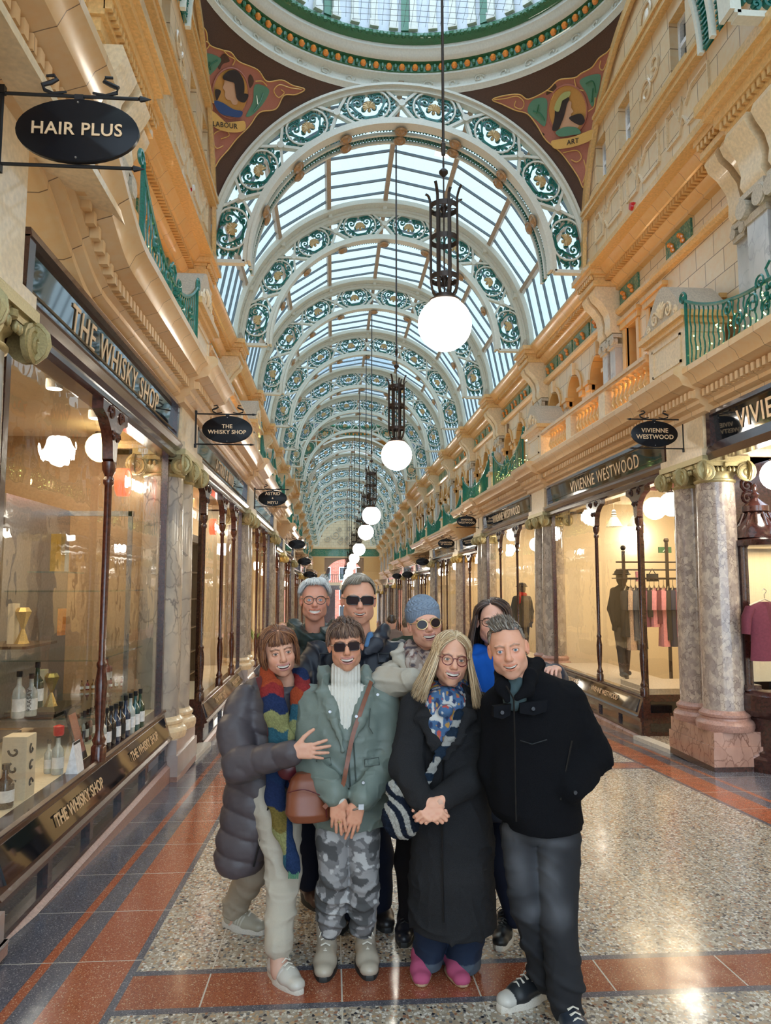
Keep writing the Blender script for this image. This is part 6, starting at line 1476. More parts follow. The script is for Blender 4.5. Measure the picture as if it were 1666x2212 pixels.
# ---------- hand ----------
def hand_prims(w,d,up,thumb,curl=(.3,.35,.4,.45),spread=.10,s=1.0,thumbcurl=.4,thumbang=.7):
    # w wrist, d direction of fingers, up = back of hand normal, thumb = +1/-1 side
    d=np.array(d,np.float32); d/=np.linalg.norm(d); up=np.array(up,np.float32); up-=d*(up@d); up/=np.linalg.norm(up); sd=np.cross(up,d)*thumb
    w=np.array(w,np.float32); L=[]; P=lambda x,y,z: w+s*(d*x+sd*y+up*z)
    L.append(RC(P(-.020,0,0),P(.005,0,0),.025*s,.026*s,.012,sq=(up,.75)))
    for y,e in ((.026,.085),(.009,.090),(-.009,.087),(-.025,.080)): L.append(RC(P(.008,y*.62,0),P(e,y,.002),.0165*s,.0120*s,.010,sq=(up,.8)))
    L.append(EL(P(.035,.022,-.008),(.022*s,)*3,.012))
    for i,(y,e,l,r) in enumerate(((.026,.088,.072,.0088),(.009,.093,.080,.0090),(-.009,.090,.074,.0086),(-.025,.082,.058,.0076))):
        a=0; p=P(e,y,.003); sp=spread*(1.5-i); dirx=d*cos(sp)+sd*sin(sp)
        for f,(fr,cc) in enumerate(((.45,.6),(.30,1.0),(.25,.7))):
            a+=curl[i]*cc*1.2; v=dirx*cos(a)-up*sin(a); q=p+v*l*fr*s; L.append(RC(p,q,r*s*(1-.08*f),r*s*(.93-.08*f),.003)); p=q
    p=P(.022,.030,-.006); a=thumbang; q=p+(d*cos(a)+sd*sin(a)-up*.25)*.042*s; L.append(RC(p,q,.0125*s,.0105*s,.008)); a2=a-thumbcurl
    r=q+(d*cos(a2)+sd*sin(a2)-up*.2)*.032*s; L.append(RC(q,r,.0105*s,.0092*s,.003)); a3=a2-thumbcurl*.6; t=r+(d*cos(a3)+sd*sin(a3)-up*.2)*.022*s; L.append(RC(r,t,.0092*s,.0078*s,.003))
    return L
def hand_mesh(L,skin,h=.0023):
    skin=np.array(skin)*np.array((1.2,1.06,.98))
    D,lo,h=field(L,h); V,F=surfnets(D,lo,h); V=smoothmesh(V,F,1,.35)
    c=np.tile(np.array(skin),(len(V),1)); n=np.clip(noise3(V,(90,90,90),4),0,1)[:,None]; c=c*(1-.15*n*np.array((.3,1,1))); return V,F,c
def join(parts):
    Vs,Fs,Cs=[],[],[]; k=0
    for V,F,c in parts: Vs.append(V); Fs.append(F+k); Cs.append(c); k+=len(V)
    return np.concatenate(Vs),np.concatenate(Fs),np.concatenate(Cs)
def coarse(prims,skin,h=.014):
    D,lo,h=field(prims,h); V,F=surfnets(D,lo,h); return V,F,np.tile(np.array(skin),(len(V),1))
# ---------- hair ----------
def strands(parent,C,R,spec,cols,n,s=1.0,w=.0042,seed=1,cap=None,name='hair',capcol=None):
    rnd=random.Random(seed); Vs=[];Fs=[];Cs=[];k0=0; nr=np.random.RandomState(seed)
    base=np.array(cols)
    for i in range(n):
        pts=spec(rnd)
        if pts is None: continue
        P=np.array(pts,np.float64); N=len(P); T=np.gradient(P,axis=0); T/=np.linalg.norm(T,axis=1)[:,None]+1e-9
        out=P-np.array((0,.01,.0)); sd=np.cross(T,out); sd/=np.linalg.norm(sd,axis=1)[:,None]+1e-9; up=np.cross(sd,T)
        ww=w*(.7+.6*rnd.random())*np.interp(np.linspace(0,1,N),[0,.1,.75,1],[.7,1,.9,.15])[:,None]
        ring=np.stack([P+sd*ww,P+up*ww*.55,P-sd*ww,P-up*ww*.4],1).reshape(-1,3)
        c=base[rnd.randrange(len(base))]*(.75+.5*rnd.random()); Cs.append(np.tile(c,(len(ring),1)))
        f=[[k0+a*4+b,k0+a*4+(b+1)%4,k0+(a+1)*4+(b+1)%4,k0+(a+1)*4+b] for a in range(N-1) for b in range(4)]
        Vs.append(ring); Fs+=f; k0+=len(ring)
    V=np.concatenate(Vs); F=np.array(Fs); c=np.concatenate(Cs)
    V=V*s; parts=[(V@R.T+C,F,c)]
    if cap:
        D,lo,h=field(cap,.004); V2,F2=surfnets(D,lo,h); V2=smoothmesh(V2,F2,1)
        cc=np.array(capcol if capcol else base.mean(0)*.6); c2=np.tile(cc,(len(V2),1))*(1+.3*noise3(V2,(300,300,40),2))[:,None]; parts.append((V2*s@R.T+C,F2,c2))
    V,F,c=join(parts); return mesh_np(name,V,F,'hair',parent,c)
HC=np.array((0,.012,.030)); HR=np.array((.073,.090,.086))
def onh(u,k): u=u/np.linalg.norm(u); return HC+u*HR*k
def slerp(a,b,t):
    a=a/np.linalg.norm(a); b=b/np.linalg.norm(b); o=math.acos(max(-1,min(1,float(a@b)))); 
    return a if o<1e-4 else (sin((1-t)*o)*a+sin(t*o)*b)/sin(o)
def az(phi,el=0): p=math.radians(phi); e=math.radians(el); return np.array((sin(p)*cos(e),-cos(p)*cos(e),sin(e)))
def flow(u0,u1,vol,hang=None,curl=0,rnd=random,n=9,m=5,spread=0):
    k1=1+vol*(.5+.7*rnd.random()); pts=[onh(slerp(u0,u1,t/(n-1)),1.02+(k1-1.02)*min(1,1.6*t/(n-1))) for t in range(n)]
    if hang:
        p=pts[-1]; o=np.array((p[0],p[1],0)); o/=np.linalg.norm(o)+1e-6; wv=rnd.uniform(-.004,.004)
        for j in range(1,m+1):
            t=j/m; pts.append(p+np.array((0,0,-hang*t))+o*(spread*t+curl*t*t)+np.array((wv*sin(5*t),wv*cos(4*t),0)))
    return pts
# ---------- glasses ----------
def glasses(parent,C,R,s=1.0,shape='round',frame='framered',lens='lens',z=.004,w=.0245,hgt=.020,r=.0018,y=-.108,gap=.033):
    W=lambda p: tuple(np.array(p)*s@R.T+C); root=None; b=MB(); e=2.0 if shape=='round' else 4.5
    def loop(q,k=1.0): return [(q*gap+k*w*np.sign(cos(t))*abs(cos(t))**(2/e),y+.010*((q*gap+k*w*cos(t))/.06)**2*1.2,z-.001+k*hgt*np.sign(sin(t))*abs(sin(t))**(2/e)) for t in [2*PI*i/32 for i in range(32)]]
    for q in (-1,1): b.tube([W(p) for p in loop(q)],r*s,6,loop=True)
    b.tube([W((-gap+w*.93,y+.002,z+.006)),W((0,y-.001,z+.009)),W((gap-w*.93,y+.002,z+.006))],r*s,6)
    for q in (-1,1): b.tube([W((q*(gap+w),y+.015,z+.006)),W((q*.073,y+.032,z+.008)),W((q*.079,-.01,z+.006)),W((q*.080,.014,z+.004)),W((q*.080,.03,z-.012))],r*s,6)
    root=b.build('glasses',frame,parent)
    for q in (-1,1):
        l=MB(); pts=[W(p) for p in loop(q,.97)]; k=l.vs(pts); l.face(range(k,k+32)); o=l.build('lens',lens,root,recalc=False); o.location=(0,0,0)
    return root
M['framered']=plain('dark_red_acetate',(.13,.012,.02),.25,bs=0); M['frameblack']=plain('black_acetate',(.012,.012,.014),.2,bs=0); M['framegold']=plain('pale_gold_wire',(.7,.5,.25),.3,.8); M['framebrown']=plain('dark_brown_acetate',(.05,.02,.015),.2,bs=0)
# ---------- shoes ----------
def shoe(parent,heel,yaw,L,col,sole,kind='sneaker',lace='lace',pitch=0,name='shoe',W=.095,solecol='rubber',H=.0):
    # heel = ground point at the back; yaw degrees, 0 = toe towards the camera (-Y); positive turns towards +X
    a=math.radians(yaw); f=np.array((sin(a),-cos(a),0)); sd=np.array((cos(a),sin(a),0)); up=np.array((0,0,1)); hp=np.array(heel,np.float32); f=f-up*0
    W_=lambda x,y,z: hp+f*x*L+sd*y+up*z; st=sole
    ho={'sneaker':.07,'boot':.19,'slip':.055,'high':.08}[kind]
    q_=(up,.60)
    P=[EL(W_(.20,0,st+.022),(W*.40,W*.40,.040),.02),RC(W_(.2,0,st+.020),W_(.62,0,st+.014),W*.38,W*.46,.02,sq=(up,.75)),RC(W_(.60,0,st+.013),W_(.86,0,st+.010),W*.46,W*.40,.015,sq=(up,.72)),RC(W_(.24,0,st+.05),W_(.60,0,st+.026),W*.33,W*.32,.03)]
    P.append(RC(W_(.22,0,st+.03),W_(.26,0,st+ho),W*.36,W*.37 if kind!='boot' else W*.43,.02))
    if kind=='boot': P.append(RC(W_(.26,0,st+.10),W_(.26,0,st+ho),W*.42,W*.46,.02))
    cut=EL(W_(.25,0,st+ho+.035),(W*.33,W*.33,.04),.004,True); P.append(cut)
    lo=np.min([p.lo for p in P],axis=0); lo[2]=hp[2]+st*.5
    def colf(V):
        c=np.tile(np.array(col if not isinstance(col,dict) else col['base']),(len(V),1)).astype(float); u=((V-hp)@f)/L
        if isinstance(col,dict) and 'toe' in col: m=(u>.80); c[m]=col['toe']
        if isinstance(col,dict) and 'stripe' in col:
            zz=V[:,2]-hp[2]; sdw=np.abs((V-hp)@sd)
            for q in range(3): m=(np.abs(u-.42-.07*q-(zz-.05)*1.2)<.016)&(sdw>W*.28)&(zz<.085); c[m]=col['stripe']
        return c
    root=sdf_obj(name,P,.0035,'leather' if kind!='slip' else 'suede',parent,col=colf,lo=lo)
    b=MB(); n=28; out=[]
    for i in range(n):
        t=2*PI*i/n; x=.5+.5*cos(t); wd=(.40+.10*sin(PI*min(1,x*1.1)) if x>.3 else .40)*W*1.04; out.append((x,sin(t)*wd*(abs(sin(t))**-.35 if abs(sin(t))>.05 else 1)))
    b.rings([[tuple(W_(.5+(x-.5)*1.04*k,y*k,z)) for x,y in out] for k,z in ((.93,0),(.99,.004),(1.0,st*.5),(.99,st*.9),(.94,st+.008))]); o=b.build('sole',solecol,root); o.location=(0,0,0)
    if lace:
        b=MB(); n=5 if kind!='boot' else 6; t0=.0
        for i in range(n):
            t=i/(n-1); x=.66-.30*t; z=st+.050+.036*t if kind!='boot' else st+.052+.10*max(0,t-.2); x=x if kind!='boot' else .62-.22*t+0; wd=.020+.004*t
            zz=z+.010
            b.tube([W_(x+.01,-wd,zz-.006),W_(x,0,zz+.004),W_(x-.012,wd,zz-.006)],.0028,5); b.tube([W_(x+.01,wd,zz-.006),W_(x,0,zz+.005),W_(x-.012,-wd,zz-.006)],.0028,5)
        top=W_(x-.03,0,zz+.006)
        for q in (-1,1):
            b.tube([top,top+sd*q*.02+up*.012,top+sd*q*.038+up*-.004+f*.01,top+sd*q*.03-up*.018+f*.014,top],.0022,5); b.tube([top,top+sd*q*.018+f*.02-up*.01,top+sd*q*.03+f*.035-up*.04],.0022,5)
        o=b.build('lace',lace,root); o.location=(0,0,0)
    return root
def person(label,foot): return thing('person',label,'person',tuple(foot))
def fold(amp,sc,seed,amp2=0): return lambda P: amp*noise3(P,sc,seed)+(amp2*noise3(P,tuple(3*c for c in sc),seed+1) if amp2 else 0)
def ridge(P,A,sc,seed): return -A*(1-np.abs(noise3(P,sc,seed)))**7*np.clip(.6+1.2*noise3(P,(4,4,4),seed+3),0,1)
def wrinkle(amp,freq,seed,dirv=(0,0,1)):
    dv=np.array(dirv,np.float32)
    return lambda P: ridge(P,amp*.9,(9,9,14),seed+5)+ridge(P,amp*.5,(22,22,30),seed+6)-1.2*amp*np.clip(np.sin((P@dv)*freq+5*noise3(P,(7,7,5),seed)),0,1)**2*np.clip(.5+noise3(P,(5,5,5),seed+2),0,1)
# ================= the eight people =================
def S_(xl,xr,y,Y,b,dy=0): L=Pt(xl,y,Y); R=Pt(xr,y,Y); return (float(L[2]),float((L[0]+R[0])/2),Y+dy,float((R[0]-L[0])/2),b)
def mpx(n,Y): return n*Y/1600.0
def rc(p,q,ra,rb,k=.02,**kw): return RC(Pt(*p),Pt(*q),ra,rb,k,**kw)
def chain(pts,rs,k=.02,**kw): return [RC(Pt(*a),Pt(*b),ra,rb,k,**kw) for a,b,ra,rb in zip(pts,pts[1:],rs,rs[1:])]
def cmix(V,base,*layers):
    c=np.tile(np.array(base,float),(len(V),1))
    for m,col in layers: m=np.clip(m,0,1)[:,None]; c=c*(1-m)+np.array(col)*m
    return c
def quilt(per,amp,off=0,sl=0): return lambda P,u,v: -amp*np.sqrt(np.abs(np.sin(PI*(P[...,2]+off+sl*u+.012*noise3(P,(9,9,3),11))/per)))+amp*.5
def quiltt(n,amp): return lambda P,t: -amp*np.sqrt(np.abs(np.sin(PI*t*n+.6*noise3(P,(12,12,12),12))))+amp*.5
def body_of(root,head_parts,hands,sk,inner):
    parts=[head_parts]+hands+[coarse(inner,sk)]; V,F,c=join(parts); return mesh_np('body',V,F,'skin',root,c)
def inner(neck,pel,shl,elb,wri,kne,ank,r=1.0):
    L=[RC(neck,pel,.05*r,.085*r,.03)]
    for s_,e_,w_ in zip(shl,elb,wri): L+=[RC(neck,s_,.04,.04,.03),RC(s_,e_,.040,.034,.02),RC(e_,w_,.034,.024,.02)]
    for k_,a_ in zip(kne,ank): L+=[RC(pel,k_,.065,.05,.03),RC(k_,a_,.045,.032,.02)]
    return L
# ---------- A: woman in grey quilted coat ----------
def personA():
    skin=(.60,.36,.27); g=Pt(610,2100,3.5); root=person('woman in a long grey quilted coat and plaid scarf, leaning in at the left',(g[0],3.55,fz(3.55)))
    C=Pt(603,1407,3.80); R=rotm(14,4,-9); neck=Pt(622,1490,3.86)
    hp=head(root,C,R,neck,skin,True,'grin',browcol=(.10,.05,.03),fw=1.04,hs=1.04)
    w=Pt(634,1624,3.50); hd=hand_mesh(hand_prims(w,(1,-.10,.06),(0,-1,.1),1,(.12,.14,.16,.2),.16,.98,.2,.85),skin)
    hip=Pt(580,1720,3.84); knf=Pt(612,1880,3.72); anf=Pt(603,2098,3.54); knb=Pt(548,1880,4.0); anb=Pt(506,1990,4.17)
    sh=[Pt(530,1515,3.86),Pt(650,1515,3.92)]; el=[Pt(512,1640,3.72),Pt(660,1600,3.9)]; wr=[w,Pt(640,1650,3.85)]
    inn=inner(neck,hip,sh,el,wr,[knf,knb],[anf,anb])
    inn+=[RC(Pt(602,2040,3.58),Pt(603,2100,3.54),.040,.036,.02),RC(Pt(512,1945,4.14),Pt(506,1992,4.17),.040,.034,.02)]
    body_of(root,hp,[hd],skin,inn)
    # trousers
    tr=[RC(hip,Pt(605,1790,3.76),.105,.098,.05),RC(Pt(605,1790,3.76),knf,.098,.078,.03),RC(knf,Pt(602,2035,3.58),.078,.058,.03),RC(hip,knb,.10,.080,.03),RC(knb,Pt(512,1945,4.14),.080,.062,.03),RC(Pt(603,2022,3.59),Pt(601,2040,3.575),.060,.061,.008),RC(Pt(517,1945,4.13),Pt(508,1958,4.15),.062,.065,.008)]
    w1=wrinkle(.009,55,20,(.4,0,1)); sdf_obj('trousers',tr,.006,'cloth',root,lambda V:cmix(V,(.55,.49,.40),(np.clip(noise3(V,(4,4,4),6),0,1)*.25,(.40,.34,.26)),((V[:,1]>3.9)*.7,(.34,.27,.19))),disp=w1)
    # coat
    T=3.90; q=quilt(.098,.016,0,.25)
    secs=[S_(575,655,1478,T,.09),S_(542,662,1492,T,.125),S_(512,664,1530,T,.15),S_(500,660,1590,T,.155),S_(494,652,1650,T,.155),S_(486,628,1720,T,.16),S_(474,602,1790,T,.165),S_(464,578,1850,T,.165),S_(470,560,1876,T,.15)]
    P=[LOFT(secs,0,.03,disp=q)]
    P+=[RC(Pt(530,1512,3.86),Pt(507,1580,3.78),.080,.082,.03,disp=quiltt(1.6,.014)),RC(Pt(507,1580,3.78),Pt(520,1655,3.66),.082,.080,.03,disp=quiltt(1.6,.014)),RC(Pt(520,1652,3.66),Pt(628,1628,3.53),.076,.054,.02,disp=quiltt(2.6,.012))]
    P+=[EL(Pt(575,1482,3.98),(.12,.09,.055),.03),RC(Pt(570,1455,3.86),Pt(584,1500,3.74),.030,.028,.02),RC(Pt(584,1500,3.75),Pt(588,1600,3.75),.022,.020,.02)]
    P+=[RC(Pt(640,1470,3.70),Pt(634,1660,3.70),.040,.050,.02,True)]
    sdf_obj('quilted_coat',P,.0065,'nylon',root,lambda V:cmix(V,(.082,.066,.074),(np.clip(noise3(V,(3,3,3),8),0,1)*.3,(.10,.085,.09))),disp=fold(.006,(14,14,22),30,.002))
    b=MB(); b.tube([Pt(584,1490,3.715),Pt(590,1560,3.70),Pt(590,1640,3.70),Pt(583,1730,3.70),Pt(566,1800,3.72),Pt(548,1872,3.74)],.005,5); b.build('zip','black',root)
    # scarf
    pal=[(.42,.05,.05),(.55,.10,.04),(.03,.05,.14),(.05,.16,.22),(.42,.42,.18),(.03,.06,.16),(.40,.06,.05),(.30,.22,.06)]
    def sc(V):
        z=V[:,2]; x=V[:,0]; zr2=lambda y:float(Pt(620,y,3.66)[2]); rt=x>Pt(626,1500,3.7)[0]
        lf=[(1478,1),(1500,0),(1535,2),(1572,4),(1625,3),(1690,5),(1745,2),(1785,7),(1830,4),(2000,3)]; rg=[(1470,2),(1492,0),(1528,1),(1562,3),(1600,4),(1640,2),(1700,6),(2000,5)]
        k=np.zeros(len(V),int)
        for L_,m_ in ((lf,~rt),(rg,rt)):
            for yb,ci in reversed(L_): k[m_&(z>zr2(yb)+.012*np.sin(x*60))]=ci
        return np.array(pal)[k]*(.8+.4*np.random.RandomState(2).rand(len(V))[:,None])
    P=chain([(572,1448,3.80),(583,1490,3.68),(596,1540,3.64),(606,1600,3.64),(600,1650,3.66),(596,1720,3.68),(610,1790,3.63),(628,1860,3.58),(636,1880,3.57)],[.035,.048,.050,.050,.045,.04,.036,.03,.026],.02,sq=((0,1,0),.55))
    P+=chain([(650,1455,3.84),(652,1500,3.72),(648,1570,3.70),(640,1650,3.72),(632,1690,3.74)],[.035,.046,.048,.045,.04],.02,sq=((0,1,0),.55)); P+=chain([(575,1450,3.86),(610,1462,3.98),(650,1455,3.88)],[.035,.04,.035],.02)
    scf=sdf_obj('scarf',P,.006,'wool',root,sc,disp=fold(.007,(16,10,8),40,.002))
    b=MB()
    for k in range(7): x=624+k*3.2; b.tube([Pt(x,1870,3.57),Pt(x+1,1885,3.56),Pt(x+math.sin(k)*2,1898,3.56)],.004,4)
    o=b.build('fringe','mos_green',scf); o.location=(0,0,0)
    def sp(r):
        if r.random()<.22: u=r.uniform(-50,55); return flow(az(u*.6+8,62),az(u+6*r.random(),3+20*r.random()),.10,rnd=r,n=8)
        s_=r.choice((-1,1)); return flow(np.array((.03+.02*s_,r.uniform(-.7,.7),1)),az(s_*r.uniform(60,180),-5),.32,hang=.075+.035*r.random(),curl=-.018,spread=.012,rnd=r)
    strands(root,C,R,sp,[(.19,.065,.025),(.34,.14,.055),(.09,.030,.015),(.24,.09,.035)],2000,w=.0032,seed=2,cap=[EL(HC+(0,.018,.0),HR*1.07,.01),EL((0,-.11,-.045),(.060,.10,.085),.015,True)])
    shoe(root,(Pt(603,2100,3.54)[0]-.045,3.645,fz(3.63)),34,.262,{'base':(.58,.54,.48),'stripe':(.70,.68,.66)},.028,W=.098)
    shoe(root,(Pt(506,1992,4.17)[0]-.06,4.21,fz(4.2)),58,.27,{'base':(.42,.38,.30),'stripe':(.6,.58,.5)},.030,W=.10)
    # maroon crossbody strap and pouch
    bag=thing('shoulder_bag','maroon leather bag strap and small pouch hanging in front of the grey quilted coat','bag',tuple(Pt(615,1660,3.58)))
    b=MB(); b.ribbon(openspl([tuple(Pt(558,1462,3.74)),tuple(Pt(570,1500,3.68)),tuple(Pt(582,1540,3.66)),tuple(Pt(584,1590,3.67))],5),(0,-1,0),.028,.006); b.build('strap','maroonleather',bag)
    sdf_obj('pouch',[EL(Pt(622,1662,3.62),(.05,.03,.05),.02)],.006,'leather',bag,(.10,.012,.018))
M['maroonleather']=plain('maroon_leather',(.10,.015,.018),.35); M['tanleather']=plain('tan_leather_strap',(.20,.06,.025),.4)
# ---------- B: woman in sage raincoat and camouflage trousers ----------
def personB():
    skin=(.60,.33,.23); root=person('woman in a sage green raincoat, white turtleneck and grey camouflage trousers',(Pt(750,2050,3.68)[0],3.7,fz(3.7)))
    C=Pt(747,1393,3.66); R=rotm(2,2,-4); neck=Pt(748,1478,3.72)
    hp=head(root,C,R,neck,skin,True,'grin',browcol=(.10,.05,.03),fw=1.06,hs=1.04)
    w1=Pt(728,1722,3.44); w2=Pt(776,1735,3.46)
    h1=hand_mesh(hand_prims(w1,(.06,.05,-1),(0,-1,-.1),1,(.10,.10,.14,.2),.07,.98,.3,.35),skin)
    h2=hand_mesh(hand_prims(w2,(-.30,.05,-1),(0,-1,-.1),-1,(.12,.10,.12,.3),.10,.98,.2,.9),skin)
    hip=Pt(752,1750,3.74); kn=[Pt(722,1890,3.66),Pt(787,1890,3.66)]; an=[Pt(718,2010,3.70),Pt(788,2010,3.70)]
    sh=[Pt(675,1515,3.74),Pt(828,1515,3.74)]; el=[Pt(668,1645,3.66),Pt(842,1648,3.66)]
    body_of(root,hp,[h1,h2],skin,inner(neck,hip,sh,el,[w1,w2],kn,an))
    tr=[]
    for s_,kx in ((-1,0),(1,1)): 
        tr+=[RC(Pt(752+s_*26,1760,3.73),Pt(752+s_*32,1810,3.68),.100,.084,.006),RC(Pt(752+s_*32,1810,3.68),kn[kx],.084,.068,.006),RC(kn[kx],Pt(750+s_*34,1930,3.69),.068,.074,.008),RC(Pt(750+s_*34,1930,3.69),Pt(750+s_*35,1996,3.70),.076,.055,.02)]
    def camo(V):
        a=noise3(V,(16,10,22),50)+.5*noise3(V,(40,30,50),51); b_=noise3(V,(14,10,20),52)+.5*noise3(V,(36,30,44),53)
        c=np.tile(np.array((.20,.195,.20)),(len(V),1)); c[a>.18]=(.36,.35,.355); c[b_>.30]=(.095,.095,.098); c[(a+b_)<-.62]=(.56,.55,.55); return c
    sdf_obj('camouflage_trousers',tr,.0055,'cloth',root,camo,disp=lambda P:wrinkle(.012,70,60,(.2,.1,1))(P)*np.clip((.45-P[...,2])*3,.25,1))
    # boots
    for x,yw in ((708,-4),(789,3)): shoe(root,(Pt(x,2060,3.70)[0],3.80,fz(3.75)),yw,.27,(.46,.40,.32),.034,'boot',W=.11,solecol='rubberblack',name='boot')
    # turtleneck
    P=[LOFT([S_(700,795,1478,3.72,.09),S_(692,803,1500,3.72,.115),S_(700,795,1600,3.70,.125),S_(705,790,1700,3.70,.12)],0,.02),RC(Pt(748,1484,3.70),Pt(747,1445,3.685),.074,.066,.015),RC(Pt(747,1448,3.685),Pt(747,1460,3.69),.072,.076,.006)]
    sdf_obj('turtleneck',P,.0055,'knit',root,lambda V:cmix(V,(.74,.71,.64)),disp=lambda P:.0035*np.sin(P[...,0]*420))
    # raincoat
    secs=[S_(722,774,1462,3.78,.07,.03),S_(690,808,1478,3.76,.10),S_(664,832,1496,3.75,.135),S_(654,846,1535,3.73,.15),S_(658,842,1600,3.72,.155),S_(664,838,1660,3.72,.160),S_(668,840,1720,3.72,.165),S_(672,838,1757,3.72,.168),S_(676,835,1775,3.72,.165)]
    P=[LOFT(secs,0,.03)]
    for a,e,w_ in ((sh[0],el[0],Pt(722,1712,3.47)),(sh[1],el[1],Pt(783,1722,3.49))): P+=[RC(a,e,.078,.078,.03),RC(e,w_,.076,.058,.025)]
    P+=chain([(748,1455,3.56),(748,1500,3.56),(750,1560,3.55),(750,1610,3.54)],[.078,.085,.050,.008],.012,sub=True,)
    P+=chain([(704,1450,3.76),(700,1490,3.66),(722,1560,3.57),(742,1620,3.55)],[.027,.025,.020,.010],.015,sq=((0,1,0),.5)); P+=chain([(792,1450,3.76),(797,1490,3.66),(778,1560,3.57),(762,1600,3.55)],[.027,.025,.020,.012],.015,sq=((0,1,0),.5))
    P+=[EL(Pt(748,1468,3.90),(.13,.07,.06),.03)]
    ct=sdf_obj('raincoat',P,.005,'nylon',root,lambda V:cmix(V,(.165,.20,.175),(np.clip(noise3(V,(3,3,3),8),0,1)*.3,(.20,.235,.205))),disp=lambda P:wrinkle(.010,38,70,(.7,.2,.8))(P)+.005*noise3(P,(9,9,9),71))
    b=MB()
    for x,y,Y in ((713,1537,3.555),(770,1547,3.555),(816,1500,3.60),(708,1702,3.44),(785,1690,3.47)): 
        p=Pt(x,y,Y); b.lathe([(.001,-.006),(.007,-.006),(.008,0),(.007,.004)],p,10,ax='y')
    b.build('snap_button','steel',root)
    b=MB(); b.tube([Pt(752,1615,3.545),Pt(757,1700,3.545),Pt(758,1775,3.54)],.004,4); b.tube([Pt(764,1600,3.55),Pt(770,1700,3.55),Pt(770,1775,3.545)],.003,4)
    for s_ in (-1,1):
        x=752+s_*52; b.tube([Pt(x-16,1640,3.548),Pt(x+14,1636+0*s_,3.545),Pt(x+16,1652,3.545),Pt(x-16,1656,3.548),Pt(x-16,1640,3.548)],.003,4)
    b.tube([Pt(800,1530,3.585),Pt(797,1570,3.57),Pt(806,1585,3.57)],.0025,4)
    b.build('seam','seamgreen',root)
    sdf_obj('cuff',[RC(Pt(716,1704,3.49),Pt(729,1722,3.455),.040,.039,.005)],.006,'knit',root,(.76,.74,.68))
    b=MB(); c=Pt(778,1740,3.455); b.tube([tuple(Vector(c)+Vector((.034*cos(t),.022*sin(t),.018*cos(t)))) for t in [2*PI*k/18 for k in range(18)]],.005,5,loop=True); b.cbox(tuple(Vector(c)+Vector((.004,-.026,.002))),.012,.004,.012); b.build('wristwatch','steel',root)
    b=MB()
    for p,r_ in ((h1,0),): 
        c=Pt(733,1776,3.42); b.tube([tuple(Vector(c)+Vector((.010*cos(t),.010*sin(t),0))) for t in [2*PI*k/12 for k in range(12)]],.0016,4,loop=True); b.sphere(tuple(Vector(c)+Vector((0,-.012,.0))),.004,6)
    b.build('ring','framegold',root)
    def sp(r):
        q=r.random()
        if q<.28: u=r.uniform(-60,60); return flow(az(u*.7,62),az(u+r.uniform(-12,12),2+24*r.random()),.12,rnd=r,n=8)
        if q<.36: p=az(r.uniform(-180,180),r.uniform(35,80)); return [onh(p,1.05),onh(p,1.22),onh(p+np.array((r.uniform(-.3,.3),.1,.0)),1.34)]
        s_=r.choice((-1,1)); return flow(np.array((.1*s_,r.uniform(-.5,.5),1)),az(s_*r.uniform(72,180),-12+20*r.random()),.26,rnd=r,hang=.015)
    strands(root,C,R,sp,[(.12,.055,.032),(.20,.11,.07),(.07,.03,.02),(.26,.16,.11)],1700,w=.0030,seed=3,cap=[EL(HC+(0,.016,.008),HR*1.08,.01),EL((0,-.11,-.05),(.066,.10,.098),.015,True)])
    glasses(root,C,R,shape='square',frame='framebrown',lens='darklens',hgt=.0195,w=.027,r=.0022)
    # tan leather crossbody bag
    bag=thing('crossbody_bag','tan brown leather crossbody bag resting on the camouflage-trousered hip','bag',tuple(Pt(665,1720,3.5)))
    P=[LOFT([S_(628,712,1772,3.50,.05),S_(616,718,1755,3.50,.065),S_(618,716,1715,3.52,.062),S_(628,706,1682,3.54,.050),S_(640,690,1668,3.55,.03)],12,.02,p=2.6)]
    sdf_obj('bag_body',P,.005,'leather',bag,lambda V:cmix(V,(.22,.060,.025),(np.clip(noise3(V,(8,8,8),5),0,1)*.4,(.13,.035,.016))),disp=fold(.004,(14,14,14),44))
    b=MB(); b.ribbon(openspl([tuple(Pt(700,1745,3.43)),tuple(Pt(738,1700,3.44)),tuple(Pt(748,1660,3.52)),tuple(Pt(762,1590,3.54)),tuple(Pt(782,1530,3.58)),tuple(Pt(800,1478,3.66)),tuple(Pt(806,1462,3.76))],5),(0,-1,0),.020,.006); b.build('strap','tanleather',bag)
    b=MB(); b.tube(openspl([tuple(Pt(622,1712,3.455)),tuple(Pt(660,1706,3.448)),tuple(Pt(700,1722,3.455))],6),.0025,4); b.tube(openspl([tuple(Pt(707,1700,3.45)),tuple(Pt(704,1735,3.44)),tuple(Pt(706,1765,3.45))],5),.003,4); b.build('stitching','maroonleather',bag)
M['seamgreen']=plain('dark_sage_seam',(.08,.10,.09),.6)
